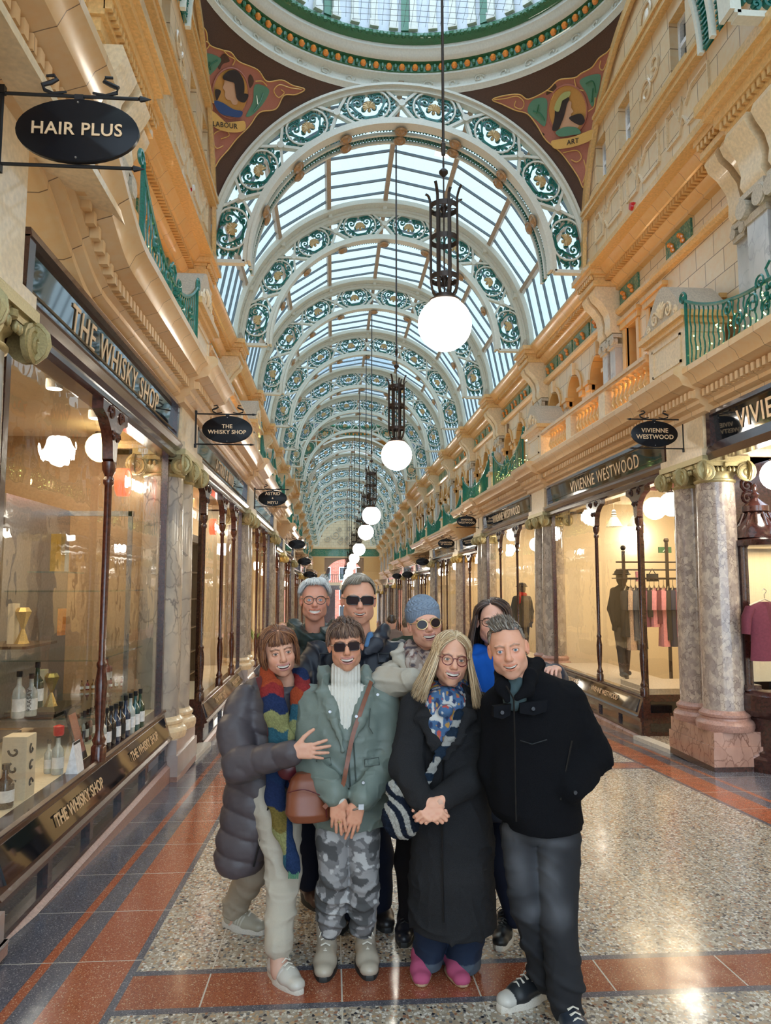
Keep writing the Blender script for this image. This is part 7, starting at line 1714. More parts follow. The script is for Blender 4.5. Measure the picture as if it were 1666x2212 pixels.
# ---------- C: blonde woman in long charcoal coat ----------
def personC():
    skin=(.66,.40,.30); root=person('blonde woman in glasses, a long charcoal coat and blue patterned scarf',(Pt(965,2080,3.5)[0],3.55,fz(3.55)))
    C=Pt(975,1422,3.44); R=rotm(0,2,7); neck=Pt(968,1508,3.50)
    hp=head(root,C,R,neck,skin,True,'grin',browcol=(.30,.19,.11),fw=1.06,hs=1.03)
    w1=Pt(916,1732,3.26); w2=Pt(950,1733,3.25)
    h1=hand_mesh(hand_prims(w1,(.55,-.25,-.50),(-.1,-1,.1),1,(.75,.85,.9,.9),.02,.95,.5,.3),skin)
    h2=hand_mesh(hand_prims(w2,(-.55,-.1,-.45),(.1,-1,.35),-1,(.6,.7,.8,.8),.02,.95,.4,.5),skin)
    hip=Pt(970,1750,3.52); kn=[Pt(930,1900,3.58),Pt(1005,1900,3.58)]; an=[Pt(924,2050,3.64),Pt(996,2050,3.64)]
    sh=[Pt(900,1530,3.50),Pt(1042,1540,3.52)]; el=[Pt(876,1655,3.42),Pt(1040,1665,3.44)]
    body_of(root,hp,[h1,h2],skin,inner(neck,hip,sh,el,[w1,w2],kn,an))
    P=[RC(Pt(932,1900,3.54),Pt(922,2075,3.55),.10,.108,.02),RC(Pt(1004,1900,3.54),Pt(1002,2072,3.53),.10,.118,.02)]
    P=[LOFT([S_(888,972,1960,3.62,.11),S_(896,966,2030,3.63,.11),S_(893,955,2066,3.63,.12),S_(893,955,2076,3.63,.12)],0,.006),LOFT([S_(957,1050,1960,3.62,.11),S_(964,1042,2030,3.62,.11),S_(960,1036,2072,3.61,.125),S_(960,1036,2082,3.61,.125)],0,.006)]
    zc=Pt(920,2056,3.63)[2]
    sdf_obj('wide_jeans',P,.0055,'cloth',root,lambda V:cmix(V,(.018,.030,.062),((V[:,2]<zc)*1.0,(.085,.11,.145))),disp=wrinkle(.008,25,80,(1,.3,.1)))
    for x,yw,Y in ((922,-6,3.47),(988,6,3.45)): shoe(root,(Pt(x,2110,Y)[0],Y+.23,fz(Y)),yw,.25,(.48,.10,.20),.014,'slip',lace=None,W=.10,solecol='tansole')
    T=3.54
    secs=[S_(935,1008,1500,T,.09),S_(895,1040,1512,T,.125),S_(882,1056,1540,T,.145),S_(884,1056,1600,T,.15),S_(890,1052,1660,T,.145),S_(892,1058,1730,T,.16),S_(890,1060,1800,T,.17),S_(888,1064,1880,T,.185),S_(886,1070,1960,T,.20),S_(888,1070,1996,T,.205)]
    P=[LOFT(secs,0,.03)]
    for a,e,w_ in ((sh[0],el[0],Pt(908,1726,3.29)),(sh[1],el[1],Pt(958,1725,3.29))): P+=[RC(a,e,.078,.070,.03),RC(e,w_,.070,.052,.025)]
    P+=chain([(966,1495,3.36),(960,1545,3.36),(958,1595,3.36)],[.075,.05,.006],.012,sub=True)
    P+=chain([(925,1500,3.46),(922,1550,3.38),(942,1600,3.36),(955,1630,3.355)],[.030,.032,.026,.012],.015,sq=((0,1,0),.45)); P+=chain([(1012,1500,3.46),(1004,1550,3.38),(978,1600,3.36),(964,1630,3.355)],[.030,.032,.026,.012],.015,sq=((0,1,0),.45))
    sdf_obj('long_coat',P,.0055,'wool',root,lambda V:cmix(V,(.042,.042,.046),(np.clip(noise3(V,(6,6,6),8),0,1)*.4,(.062,.06,.064))),disp=lambda P:wrinkle(.011,30,90,(.8,.3,.6))(P)+.004*noise3(P,(7,7,4),91))
    b=MB(); b.tube([Pt(960,1640,3.385),Pt(956,1700,3.375),Pt(956,1800,3.365),Pt(957,1900,3.35),Pt(959,1992,3.335)],.0035,4); b.build('front_seam','black',root)
    b=MB(); p=Pt(961,1612,3.345); b.lathe([(.001,-.006),(.012,-.006),(.013,.004)],p,12,ax='y'); b.build('coat_button','black',root)
    def sc(V):
        n=noise3(V,(55,55,30),101); m=noise3(V,(60,60,34),102); c=np.tile(np.array((.07,.15,.30)),(len(V),1)); c[n>.38]=(.52,.10,.08); c[m>.42]=(.62,.62,.60); c[(n<-.42)]=(.03,.05,.13); c[(m<-.45)]=(.50,.28,.07); return c
    P=chain([(938,1486,3.50),(948,1520,3.40),(952,1560,3.375),(948,1610,3.365)],[.035,.05,.046,.030],.02,sq=((0,1,0),.6))+chain([(996,1486,3.50),(984,1520,3.40),(968,1560,3.37),(962,1600,3.365)],[.035,.045,.040,.030],.02,sq=((0,1,0),.6))+chain([(940,1488,3.5),(968,1500,3.42),(996,1488,3.50)],[.03,.034,.03],.02)
    P+=[EL(Pt(962,1535,3.345),(.035,.03,.03),.02)]
    sdf_obj('scarf',P,.0045,'cloth',root,sc,disp=fold(.006,(30,20,8),105,.0015))
    def sp(r):
        s_=r.choice((-1,1)); ph=r.uniform(48,178); return flow(np.array((.05+.01*s_,r.uniform(-.95,.8),1)),az(s_*ph,-2),.24,hang=(.17+.06*r.random()),curl=.018*r.random(),spread=.055 if ph<110 else .01,rnd=r,m=7)
    strands(root,C,R,sp,[(.72,.52,.30),(.55,.37,.20),(.85,.68,.45),(.36,.22,.11)],2600,w=.0028,seed=5,cap=[EL(HC+(0,.02,.0),HR*1.06,.01),EL((0,-.105,-.03),(.058,.10,.098),.015,True)],capcol=(.36,.24,.13))
    glasses(root,C,R,frame='framered',w=.0245,hgt=.0225,r=.0019)
    bag=thing('fluffy_bag','fluffy black and white animal-striped bag with a patterned shoulder strap','bag',tuple(Pt(868,1750,3.34)))
    def zeb(V): 
        q=np.sin(V[:,0]*95+V[:,2]*60+4.5*noise3(V,(11,11,11),110)); c=np.tile(np.array((.62,.60,.55)),(len(V),1)); c[q>-.05]=(.018,.025,.045); return c*(.75+.5*np.random.RandomState(3).rand(len(V))[:,None])
    P=[EL(Pt(868,1765,3.36),(.088,.06,.095),.02),EL(Pt(862,1705,3.38),(.062,.045,.045),.02)]
    o=sdf_obj('bag_body',P,.0045,'wool',bag,zeb,disp=lambda P:.007*noise3(P,(90,90,90),111)+.004*noise3(P,(200,200,200),112))
    P=chain([(1000,1500,3.44),(990,1545,3.36),(975,1590,3.335),(950,1630,3.335),(925,1680,3.35),(918,1705,3.35)],[.018,.019,.019,.019,.018,.016],.01,sq=((0,1,0),.5))
    sdf_obj('strap',P,.0045,'wool',bag,lambda V:np.where((np.sin(V[:,2]*70+2*noise3(V,(30,30,30),113))>0)[:,None],np.array((.55,.55,.53)),np.array((.025,.045,.08))),disp=fold(.004,(100,100,100),114))
M['tansole']=plain('tan_crepe_sole',(.40,.26,.16),.7)
# ---------- D: man in black jacket ----------
def personD():
    skin=(.62,.36,.27); root=person('man in a black wool jacket, faded black jeans and black and white sneakers',(Pt(1180,2180,3.2)[0],3.3,fz(3.3)))
    C=Pt(1098,1402,3.12); R=rotm(-14,3,-9); neck=Pt(1125,1500,3.18)
    hp=head(root,C,R,neck,skin,False,'smile',browcol=(.20,.14,.10),fw=1.06,stubble=.35,hs=1.03,eyes='irisblue')
    hip=Pt(1168,1770,3.24); kn=[Pt(1140,1955,3.18),Pt(1206,1985,3.12)]; an=[Pt(1186,2115,3.26),Pt(1222,2160,3.12)]
    sh=[Pt(1080,1525,3.24),Pt(1220,1518,3.22)]; el=[Pt(1070,1660,3.30),Pt(1278,1630,3.22)]; wr=[Pt(1090,1740,3.26),Pt(1226,1712,3.16)]
    h=hand_mesh(hand_prims(Pt(1224,1716,3.16),(-.25,.12,-1),(.3,-1,0),-1,(.1,.1,.1,.1),.03,1.0,.3,.4),skin,.003)
    body_of(root,hp,[h],skin,inner(neck,hip-V3(0,0,.0),sh,el,wr,[Pt(1145,1955,3.22),kn[1]],an,.8))
    # jeans
    tr=[LOFT([S_(1092,1244,1740,3.24,.13),S_(1090,1248,1790,3.24,.13),S_(1094,1250,1812,3.24,.10)],0,.03),
        RC(Pt(1130,1800,3.26),kn[0],.094,.072,.012),RC(kn[0],Pt(1176,2085,3.25),.070,.062,.012),RC(Pt(1176,2085,3.25),Pt(1186,2112,3.25),.064,.062,.02),
        RC(Pt(1206,1805,3.18),kn[1],.094,.078,.004),RC(kn[1],Pt(1220,2120,3.10),.076,.066,.006),RC(Pt(1220,2120,3.10),Pt(1222,2172,3.10),.068,.060,.02)]
    def jn(V):
        c=cmix(V,(.024,.025,.030)); pts=[(Pt(1112,1815,3.1),.05,.035),(Pt(1195,1910,3.02),.045,.11),(Pt(1128,1890,3.08),.04,.09),(Pt(1150,1975,3.1),.035,.035),(Pt(1215,1985,3.02),.04,.05),(Pt(1190,1820,3.1),.07,.02)]
        for p,rx,rz in pts: m=np.exp(-((V[:,0]-p[0])/rx)**2-((V[:,2]-p[2])/rz)**2)*(.42+.12*noise3(V,(25,25,25),120))*(V[:,1]<3.25); c=c*(1-m[:,None])+np.array((.20,.21,.24))*m[:,None]
        return c
    sdf_obj('faded_jeans',tr,.006,'cloth',root,jn,disp=lambda P:wrinkle(.013,62,121,(.5,.1,1))(P)*np.clip(.35+np.abs(P[...,2]-.55),.3,1))
    shoe(root,(Pt(1182,2130,3.3)[0]+.03,3.36,fz(3.3)),-62,.29,{'base':(.022,.024,.028),'toe':(.60,.57,.52)},.030,'high',W=.105)
    shoe(root,(Pt(1222,2190,3.08)[0],3.17,fz(3.1)),5,.29,{'base':(.03,.04,.06),'toe':(.60,.57,.52)},.030,'high',W=.105)
    # jacket
    T=3.24
    secs=[S_(1098,1172,1450,T,.08),S_(1085,1212,1468,T,.12),S_(1064,1240,1495,T,.14),S_(1060,1252,1550,T,.155),S_(1062,1250,1620,T,.16),S_(1058,1248,1690,T,.165),S_(1066,1250,1745,T,.17),S_(1090,1252,1772,T,.17),S_(1094,1250,1784,T,.165)]
    P=[LOFT(secs,0,.03,p=2.3),RC(sh[1],el[1],.092,.082,.03),RC(el[1],Pt(1232,1700,3.10),.080,.064,.03),RC(sh[0],el[0],.08,.07,.03),RC(el[0],wr[0],.07,.06,.03)]
    P+=chain([(1098,1455,3.10),(1106,1478,3.07),(1108,1500,3.06)],[.05,.04,.012],.01,sub=True)
    P+=chain([(1082,1452,3.16),(1086,1484,3.08),(1096,1512,3.05)],[.026,.030,.012],.012,sq=((0,1,0),.6)); P+=chain([(1160,1434,3.24),(1146,1462,3.12),(1140,1490,3.07),(1118,1506,3.05)],[.030,.034,.026,.014],.012,sq=((0,1,0),.6)); P+=chain([(1088,1440,3.3),(1125,1436,3.34),(1160,1438,3.26)],[.03,.04,.03],.02)
    sdf_obj('jacket',P,.0052,'wool',root,lambda V:cmix(V,(.012,.0125,.016)),disp=lambda P:wrinkle(.011,48,130,(.6,.3,.9))(P)*np.clip((P[...,0]-Pt(1235,1600,3.2)[0])*14+.3,.25,1.2)+.003*noise3(P,(8,8,8),131))
    sdf_obj('t_shirt',[RC(Pt(1110,1475,3.13),Pt(1112,1510,3.12),.045,.05,.02)],.006,'cloth',root,(.07,.11,.12))
    b=MB(); b.tube([Pt(1094,1482,3.035),Pt(1110,1510,3.035),Pt(1113,1600,3.075),Pt(1114,1700,3.07),Pt(1116,1775,3.065)],.0035,4); b.build('zip','black',root)
    for x0,x1,y0 in ((1122,1182,1518),(1066,1104,1526)):
        b=MB(); A_=[Pt(x,y,3.07+ (0.0 if x0>1100 else .005)) for x,y in ((x0,y0),(x1,y0-6),(x1-2,y0+18),((x0+x1)/2,y0+27),(x0-0,y0+22))]; D_=Vector((0,-.008,0)); b.rings([[tuple(Vector(p)+Vector((0,.03,0))) for p in A_],[tuple(Vector(p)+D_) for p in A_]]); f=b.build('pocket_flap','blackwool',root)
        b=MB(); p=Pt((x0+x1)/2,y0+13,3.055); b.lathe([(.001,-.004),(.008,-.004),(.009,.003)],p,10,ax='y'); o=b.build('button','steelblack',f); o.location=(0,0,0)
    b=MB(); b.tube([Pt(1124,1600,3.07),Pt(1150,1608,3.065),Pt(1182,1598,3.07)],.003,4); b.tube([Pt(1236,1600,3.10),Pt(1216,1700,3.07),Pt(1212,1728,3.07)],.004,4); b.build('seam','black',root)
    b=MB(); b.lathe([(.001,-.004),(.008,-.004),(.009,.003)],Pt(1243,1712,3.03),10,ax='y'); b.build('cuff_button','steelblack',root)
    def sp(r):
        q=r.random()
        if q<.45:
            u=np.array((r.uniform(-.8,.8),r.uniform(-1.05,.6),.88)); a=onh(u,1.0); L=.020+.022*r.random()*(1 if u[1]<0 else .6); dv=np.array((-.45+r.uniform(-.4,.4),-.05+r.uniform(-.4,.3),.8)); dv/=np.linalg.norm(dv); return [a,a+dv*L*.5,a+dv*L+np.array((0,.008,0))]
        ph=r.choice((-1,1))*r.uniform(62,180); e=r.uniform(-22,50) if abs(ph)>100 else r.uniform(5,50); u=az(ph,e+14); return [onh(u,1.0),onh(az(ph,e+5),1.05),onh(az(ph,e-4),1.045)]
    strands(root,C,R,sp,[(.20,.15,.11),(.30,.25,.20),(.40,.36,.32),(.13,.09,.07)],2600,s=1.03,w=.0026,seed=7,cap=[EL(HC+(0,.014,.010),HR*1.015,.01),EL((0,-.10,-.03),(.08,.082,.088),.012,True),EL((0,-.0,-.10),(.1,.075,.09),.012,True)],capcol=(.19,.155,.13))
    # sunglasses pushed up on the head
    Rg=R@rotm(0,-50,0); glasses(root,C+R@np.array((0,.015,.018),np.float32),Rg,shape='square',frame='frameblack',lens='lens',w=.026,hgt=.018,gap=.034,y=-.104)
M['blackwool']=plain('black_wool_flap',(.008,.0085,.011),.95,Specular_IOR_Level=.1); M['steelblack']=plain('dark_metal_button',(.05,.05,.055),.4,.6)
# ---------- E: white-haired man ----------
def personE():
    skin=(.64,.34,.26); root=person('white-haired man in round glasses and a dark green jacket, grinning at the back',(Pt(680,1940,4.4)[0],4.45,fz(4.45)))
    C=Pt(680,1297,4.25); R=rotm(2,0,0); neck=Pt(682,1385,4.32)
    hp=head(root,C,R,neck,skin,False,'grimace',browcol=(.40,.36,.32),fw=1.03,openeye=1.25,eyes='irisblue',age=1)
    hip=Pt(680,1640,4.42); kn=[Pt(662,1800,4.4),Pt(720,1800,4.42)]; an=[Pt(666,1900,4.46),Pt(722,1900,4.46)]
    sh=[Pt(620,1425,4.36),Pt(735,1425,4.36)]; el=[Pt(604,1560,4.4),Pt(745,1560,4.4)]; wr=[Pt(625,1640,4.38),Pt(730,1640,4.38)]
    body_of(root,hp,[],skin,inner(neck,hip,sh,el,wr,kn,an,1.1))
    T=4.38; P=[LOFT([S_(650,712,1362,T,.08),S_(622,745,1390,T,.125),S_(606,752,1425,T,.14),S_(604,750,1500,T,.15),S_(608,748,1640,T,.15),S_(612,744,1700,T,.15)],0,.03)]+[RC(sh[0],el[0],.07,.065,.03),RC(el[0],wr[0],.065,.05,.03)]
    P+=chain([(636,1350,4.34),(644,1372,4.24),(672,1384,4.20),(705,1376,4.22),(722,1352,4.34)],[.035,.04,.042,.04,.035],.02)+[EL(Pt(680,1366,4.44),(.12,.07,.06),.03),RC(Pt(681,1362,4.22),Pt(681,1340,4.18),.045,.05,.012,True)]
    sdf_obj('jacket',P,.007,'nylon',root,lambda V:cmix(V,(.050,.085,.095),((V[:,2]>Pt(680,1392,4.3)[2])*1.0,(.022,.038,.036))),disp=lambda P:wrinkle(.012,60,140,(.6,.2,1))(P)+.008*noise3(P,(14,14,14),141))
    tr=[]
    for k_,a_ in zip(kn,an): tr+=[RC(hip,k_,.10,.085,.03),RC(k_,a_,.085,.066,.03)]
    sdf_obj('trousers',tr,.008,'cloth',root,(.012,.016,.035),disp=fold(.006,(10,10,10),150))
    shoe(root,(Pt(656,1935,4.45)[0]-.0,4.62,fz(4.5)),20,.30,(.085,.042,.028),.035,'boot',lace='laceblack',W=.115,solecol='rubberblack',name='boot')
    shoe(root,(Pt(722,1950,4.45)[0],4.62,fz(4.5)),-5,.29,(.085,.042,.028),.035,'boot',lace='laceblack',W=.11,solecol='rubberblack',name='boot')
    def sp(r):
        ph=r.uniform(-180,180)
        if abs(ph)<62: return flow(az(-20,75),az(ph+15*r.random(),40-8*r.random()),.30,rnd=r,n=7) if r.random()<.9 else None
        if r.random()<.12: u=az(r.uniform(60,150),r.uniform(40,70)); a=onh(u,1.2); return [onh(u,1.05),a,a+np.array((.02,-.005,.03*r.random()))]
        return flow(np.array((-.15,r.uniform(-.6,.5),1)),az(ph,-8+24*r.random() if abs(ph)>95 else 4+10*r.random()),.30,rnd=r,n=8)
    strands(root,C,R,sp,[(.78,.78,.76),(.85,.85,.83),(.60,.60,.60),(.80,.78,.74)],1500,w=.0036,seed=8,cap=[EL(HC+(0,.016,.010),HR*1.06,.01),EL((0,-.10,-.03),(.085,.085,.092),.012,True),EL((0,-.02,-.10),(.1,.075,.09),.012,True)],capcol=(.5,.5,.5))
    glasses(root,C,R,frame='framebrown',w=.027,hgt=.022,r=.002)
# ---------- F: tall man in sunglasses ----------
def personF():
    skin=(.62,.36,.27); root=person('tall grey-haired man in dark sunglasses and a navy waxed jacket',(Pt(780,1990,4.1)[0],4.15,fz(4.15)))
    C=Pt(775,1296,3.98); R=rotm(2,2,1); neck=Pt(776,1392,4.05)
    hp=head(root,C,R,neck,skin,False,'smile',browcol=(.35,.3,.25),fw=1.10,hs=1.13,age=.6)
    hip=Pt(785,1690,4.15); kn=[Pt(760,1850,4.12),Pt(815,1850,4.12)]; an=[Pt(748,1960,4.16),Pt(818,1945,4.16)]
    sh=[Pt(688,1420,4.08),Pt(858,1420,4.10)]; el=[Pt(652,1470,4.02),Pt(872,1560,4.1)]; wr=[Pt(672,1475,3.95),Pt(860,1640,4.1)]
    body_of(root,hp,[],skin,inner(neck,hip,sh,el,wr,kn,an,1.1))
    gl=hand_prims(Pt(668,1472,3.93),(1,-.2,-.12),(0,-.6,1),-1,(.35,.35,.35,.4),.08,1.08,.3,.5)
    sdf_obj('glove',gl,.004,'cloth',root,(.010,.010,.013))
    T=4.12; P=[LOFT([S_(735,820,1375,T,.09),S_(700,850,1390,T,.13),S_(672,872,1412,T,.15),S_(664,884,1450,T,.165),S_(668,880,1560,T,.17),S_(672,876,1680,T,.17),S_(676,872,1760,T,.17)],0,.03),RC(sh[0],el[0],.088,.078,.03),RC(el[0],Pt(676,1474,3.94),.078,.055,.03),RC(sh[1],el[1],.085,.078,.03)]
    P+=chain([(728,1368,4.06),(742,1392,3.98),(770,1410,3.95)],[.03,.034,.02],.02)+chain([(826,1364,4.06),(812,1390,3.98),(790,1410,3.95)],[.034,.038,.02],.02)+[RC(Pt(776,1380,3.93),Pt(776,1340,3.9),.055,.06,.01,True)]
    sdf_obj('waxed_jacket',P,.007,'nylon',root,lambda V:cmix(V,(.020,.023,.035)),disp=lambda P:wrinkle(.016,42,160,(.9,.2,.5))(P)+.005*noise3(P,(10,10,10),161))
    sdf_obj('shirt_collar',[RC(Pt(800,1372,3.97),Pt(792,1394,3.94),.018,.014,.01),RC(Pt(756,1376,3.97),Pt(766,1396,3.94),.016,.012,.01)],.006,'cloth',root,(.10,.22,.42))
    b=MB()
    for x0,y0,x1,y1 in ((692,1412,724,1444),(818,1412,842,1432)):
        A_=[Pt(x0,y0,3.96),Pt(x1,y0,3.955),Pt(x1,y1,3.95),Pt(x0,y1,3.955)]; b.tube([tuple(p) for p in A_],.005,4,loop=True)
    b.tube([Pt(776,1408,3.945),Pt(776,1470,3.945)],.005,4); b.build('seam','black',root)
    tr=[]
    for k_,a_ in zip(kn,an): tr+=[RC(hip,k_,.105,.09,.03),RC(k_,a_,.088,.072,.03)]
    sdf_obj('trousers',tr,.008,'cloth',root,(.010,.013,.028),disp=fold(.006,(10,10,10),170))
    for x,yw in ((745,-8),(818,8)): shoe(root,(Pt(x,1990,4.15)[0],4.33,fz(4.25)),yw,.30,(.022,.018,.018),.035,'boot',lace='laceblack',W=.115,solecol='rubberblack',name='boot')
    def sp(r):
        ph=r.uniform(-180,180)
        if abs(ph)<66: return flow(az(40,70),az(ph,38-12*r.random()*(ph<0)),.14,rnd=r,n=7)
        return flow(np.array((.25,r.uniform(-.7,.5),1)),az(ph,-14+26*r.random() if abs(ph)>98 else 6+14*r.random()),.13,rnd=r,n=8)
    strands(root,C,R,sp,[(.26,.21,.16),(.36,.31,.25),(.18,.14,.10),(.44,.40,.34)],1700,s=1.13,w=.0028,seed=9,cap=[EL(HC+(0,.014,.010),HR*1.03,.01),EL((0,-.10,-.03),(.085,.085,.090),.012,True),EL((0,-.02,-.10),(.1,.075,.09),.012,True)],capcol=(.24,.2,.15))
    glasses(root,C,R,s=1.13,shape='square',frame='frameblack',lens='darklens',w=.029,hgt=.0185,r=.0024)
# ---------- G: woman in a knitted hat ----------
def personG():
    skin=(.70,.42,.33); root=person('laughing woman in a pale blue knitted hat, sunglasses and cream raincoat',(Pt(885,2020,3.9)[0]+.08,3.95,fz(3.95)))
    C=Pt(918,1348,3.86); R=rotm(4,-2,-7); neck=Pt(925,1440,3.93)
    hp=head(root,C,R,neck,skin,True,'grin',browcol=(.3,.2,.12),fw=1.12,hs=1.05)
    hip=Pt(900,1720,3.98); kn=[Pt(884,1860,3.98),Pt(960,1860,4.0)]; an=[Pt(884,1985,4.0),Pt(960,1985,4.05)]
    sh=[Pt(858,1460,3.92),Pt(985,1460,3.98)]; el=[Pt(836,1488,3.72),Pt(990,1540,3.9)]; wr=[Pt(905,1472,3.60),Pt(950,1560,3.8)]
    body_of(root,hp,[],skin,inner(neck,hip,sh,el,wr,kn,an))
    T=3.96; P=[LOFT([S_(880,960,1420,T,.09),S_(850,985,1440,T,.12),S_(832,1000,1470,T,.14),S_(836,1000,1540,T,.145),S_(838,1000,1620,T,.15),S_(842,1000,1700,T,.16),S_(846,998,1770,T,.165)],0,.03),RC(sh[0],Pt(830,1480,3.78),.085,.080,.03),RC(Pt(830,1480,3.78),Pt(892,1468,3.62),.078,.058,.03),RC(sh[1],el[1],.08,.07,.03)]
    P+=chain([(868,1398,3.92),(862,1420,3.84),(880,1445,3.79)],[.018,.026,.018],.012,sq=((0,1,0),.5))+chain([(970,1400,3.96),(968,1425,3.87),(945,1450,3.80)],[.018,.026,.018],.012,sq=((0,1,0),.5))
    sdf_obj('raincoat',P,.0055,'nylon',root,lambda V:cmix(V,(.52,.47,.39),(np.clip(noise3(V,(3,3,3),8),0,1)*.3,(.44,.40,.34))),disp=lambda P:wrinkle(.011,60,180,(.4,.2,1))(P)+.005*noise3(P,(10,10,10),181))
    def sc(V):
        n=noise3(V,(40,40,40),190); m=noise3(V,(50,50,50),191); c=np.tile(np.array((.42,.33,.29)),(len(V),1)); c[n>.25]=(.22,.12,.11); c[m>.3]=(.62,.54,.50); c[(m<-.4)]=(.12,.10,.12); return c
    sdf_obj('scarf',chain([(885,1398,3.92),(893,1430,3.80),(903,1462,3.76)],[.035,.045,.035],.02,sq=((0,1,0),.6))+chain([(955,1398,3.94),(940,1425,3.83),(922,1455,3.77)],[.035,.045,.03],.02,sq=((0,1,0),.6))+chain([(885,1405,3.9),(920,1425,3.84),(955,1405,3.92)],[.03,.036,.03],.02),.005,'cloth',root,sc,disp=fold(.007,(22,16,10),192,.002))
    tr=[]
    for k_,a_ in zip(kn,an): tr+=[RC(hip,k_,.09,.075,.03),RC(k_,a_,.072,.05,.03)]
    sdf_obj('trousers',tr,.008,'cloth',root,(.012,.010,.012))
    shoe(root,(Pt(884,2015,3.95)[0],4.11,fz(4.0)),-8,.26,(.015,.016,.025),.03,'sneaker',lace='laceblack',W=.10,solecol='rubberblack')
    shoe(root,(Pt(962,2015,4.05)[0],4.2,fz(4.1)),8,.26,(.015,.016,.025),.03,'sneaker',lace='laceblack',W=.10,solecol='rubberblack')
    # hat
    hp_=[EL(HC+np.array((0,.014,.018)),HR*np.array((1.16,1.15,1.10)),.01),EL((0,-.10,-.040),(.078,.115,.086),.010,True),EL((0,.03,-.13),(.12,.14,.10),.01,True)]
    D,lo,h=field(hp_,.003); V,F=surfnets(D,lo,h); V=smoothmesh(V,F,1); N_=V-HC; ang=np.arctan2(N_[:,0],-N_[:,1]); el_=np.arctan2(N_[:,2],np.hypot(N_[:,0],N_[:,1]))
    dsp=np.where(el_>.42,.0065*np.abs(np.sin(ang*9+2.2*np.sin(el_*14))),.0030*np.abs(np.sin(ang*34))); V=V+N_/np.linalg.norm(N_,axis=1)[:,None]*dsp[:,None]
    mesh_np('knitted_hat',(V*1.05)@R.T+C,F,'knit',root,cmix(V,(.25,.31,.40),((dsp<.0014)*.8,(.13,.17,.25))))
    glasses(root,C,R,s=1.05,frame='framegold',lens='darklens',w=.0255,hgt=.0225,r=.0024)
# ---------- H: brunette behind ----------
def personH():
    skin=(.68,.42,.34); root=person('dark-haired woman in glasses and blue scarf, half hidden behind the man in black',(Pt(1105,2030,3.9)[0],3.9,fz(3.9)))
    C=Pt(1064,1345,3.88); R=rotm(-8,0,4); neck=Pt(1075,1440,3.95)
    hp=head(root,C,R,neck,skin,True,'smile',browcol=(.08,.04,.03))
    w=Pt(1200,1446,3.40); hd=hand_mesh(hand_prims(Pt(1200,1446,3.36),(-.55,-1,.10),(0,.1,1),-1,(.35,.35,.35,.35),.06,.9,.3,.5),skin,.003)
    hip=Pt(1095,1720,3.96); kn=[Pt(1080,1860,3.93),Pt(1130,1860,3.98)]; an=[Pt(1112,1985,3.90),Pt(1140,1985,4.0)]
    sh=[Pt(1015,1460,3.95),Pt(1150,1455,3.92)]; el=[Pt(1010,1580,3.95),Pt(1205,1500,3.68)]; wr=[Pt(1020,1660,3.95),w]
    body_of(root,hp,[hd],skin,inner(neck,hip,sh,el,wr,kn,an))
    T=3.98; P=[LOFT([S_(1035,1115,1420,T,.09,.02),S_(1005,1150,1445,T,.12),S_(992,1170,1475,T,.14),S_(996,1165,1560,T,.15),S_(1000,1160,1700,T,.15),S_(1004,1158,1760,T,.15)],0,.03,disp=quilt(.08,.012)),RC(sh[1],Pt(1196,1470,3.72),.078,.070,.03,disp=quiltt(3,.010)),RC(Pt(1196,1470,3.72),Pt(1200,1455,3.55),.066,.048,.03),RC(sh[0],el[0],.075,.07,.03)]
    sdf_obj('quilted_jacket',P,.007,'nylon',root,(.022,.028,.050))
    sdf_obj('scarf',chain([(1030,1410,3.95),(1045,1445,3.80),(1062,1500,3.76),(1070,1560,3.78)],[.05,.075,.075,.05],.03,sq=((0,1,0),.6))+chain([(1030,1410,3.9),(1072,1436,3.84),(1110,1410,3.92)],[.04,.05,.04],.03),.006,'cloth',root,(.006,.10,.50),disp=fold(.010,(16,12,8),200,.002))
    tr=[]
    for k_,a_ in zip(kn,an): tr+=[RC(hip,k_,.09,.07,.03),RC(k_,a_,.066,.045,.03)]
    sdf_obj('trousers',tr,.008,'cloth',root,(.012,.016,.035))
    shoe(root,(Pt(1112,2030,3.86)[0],4.02,fz(3.9)),-22,.26,(.016,.016,.018),.03,'sneaker',lace='laceblack',W=.10)
    def sp(r):
        s_=r.choice((-1,1)); ph=r.uniform(52,178) if s_>0 else r.uniform(66,178); return flow(np.array((-.35+.1*s_,r.uniform(-.8,.7),1)),az(s_*ph,-2),.34,hang=.20+.09*r.random(),curl=.03*(r.random()-.3),spread=.03,rnd=r,m=8)
    strands(root,C,R,sp,[(.045,.022,.018),(.075,.035,.025),(.028,.014,.012),(.12,.06,.035)],2200,w=.0032,seed=12,cap=[EL(HC+(0,.02,.0),HR*1.12,.01),EL((0,-.115,-.03),(.060,.10,.095),.015,True)],capcol=(.03,.015,.012))
    glasses(root,C,R,frame='framebrown',w=.0265,hgt=.0205,r=.002)
for f_ in (personA,personB,personC,personD,personE,personF,personG,personH): f_()
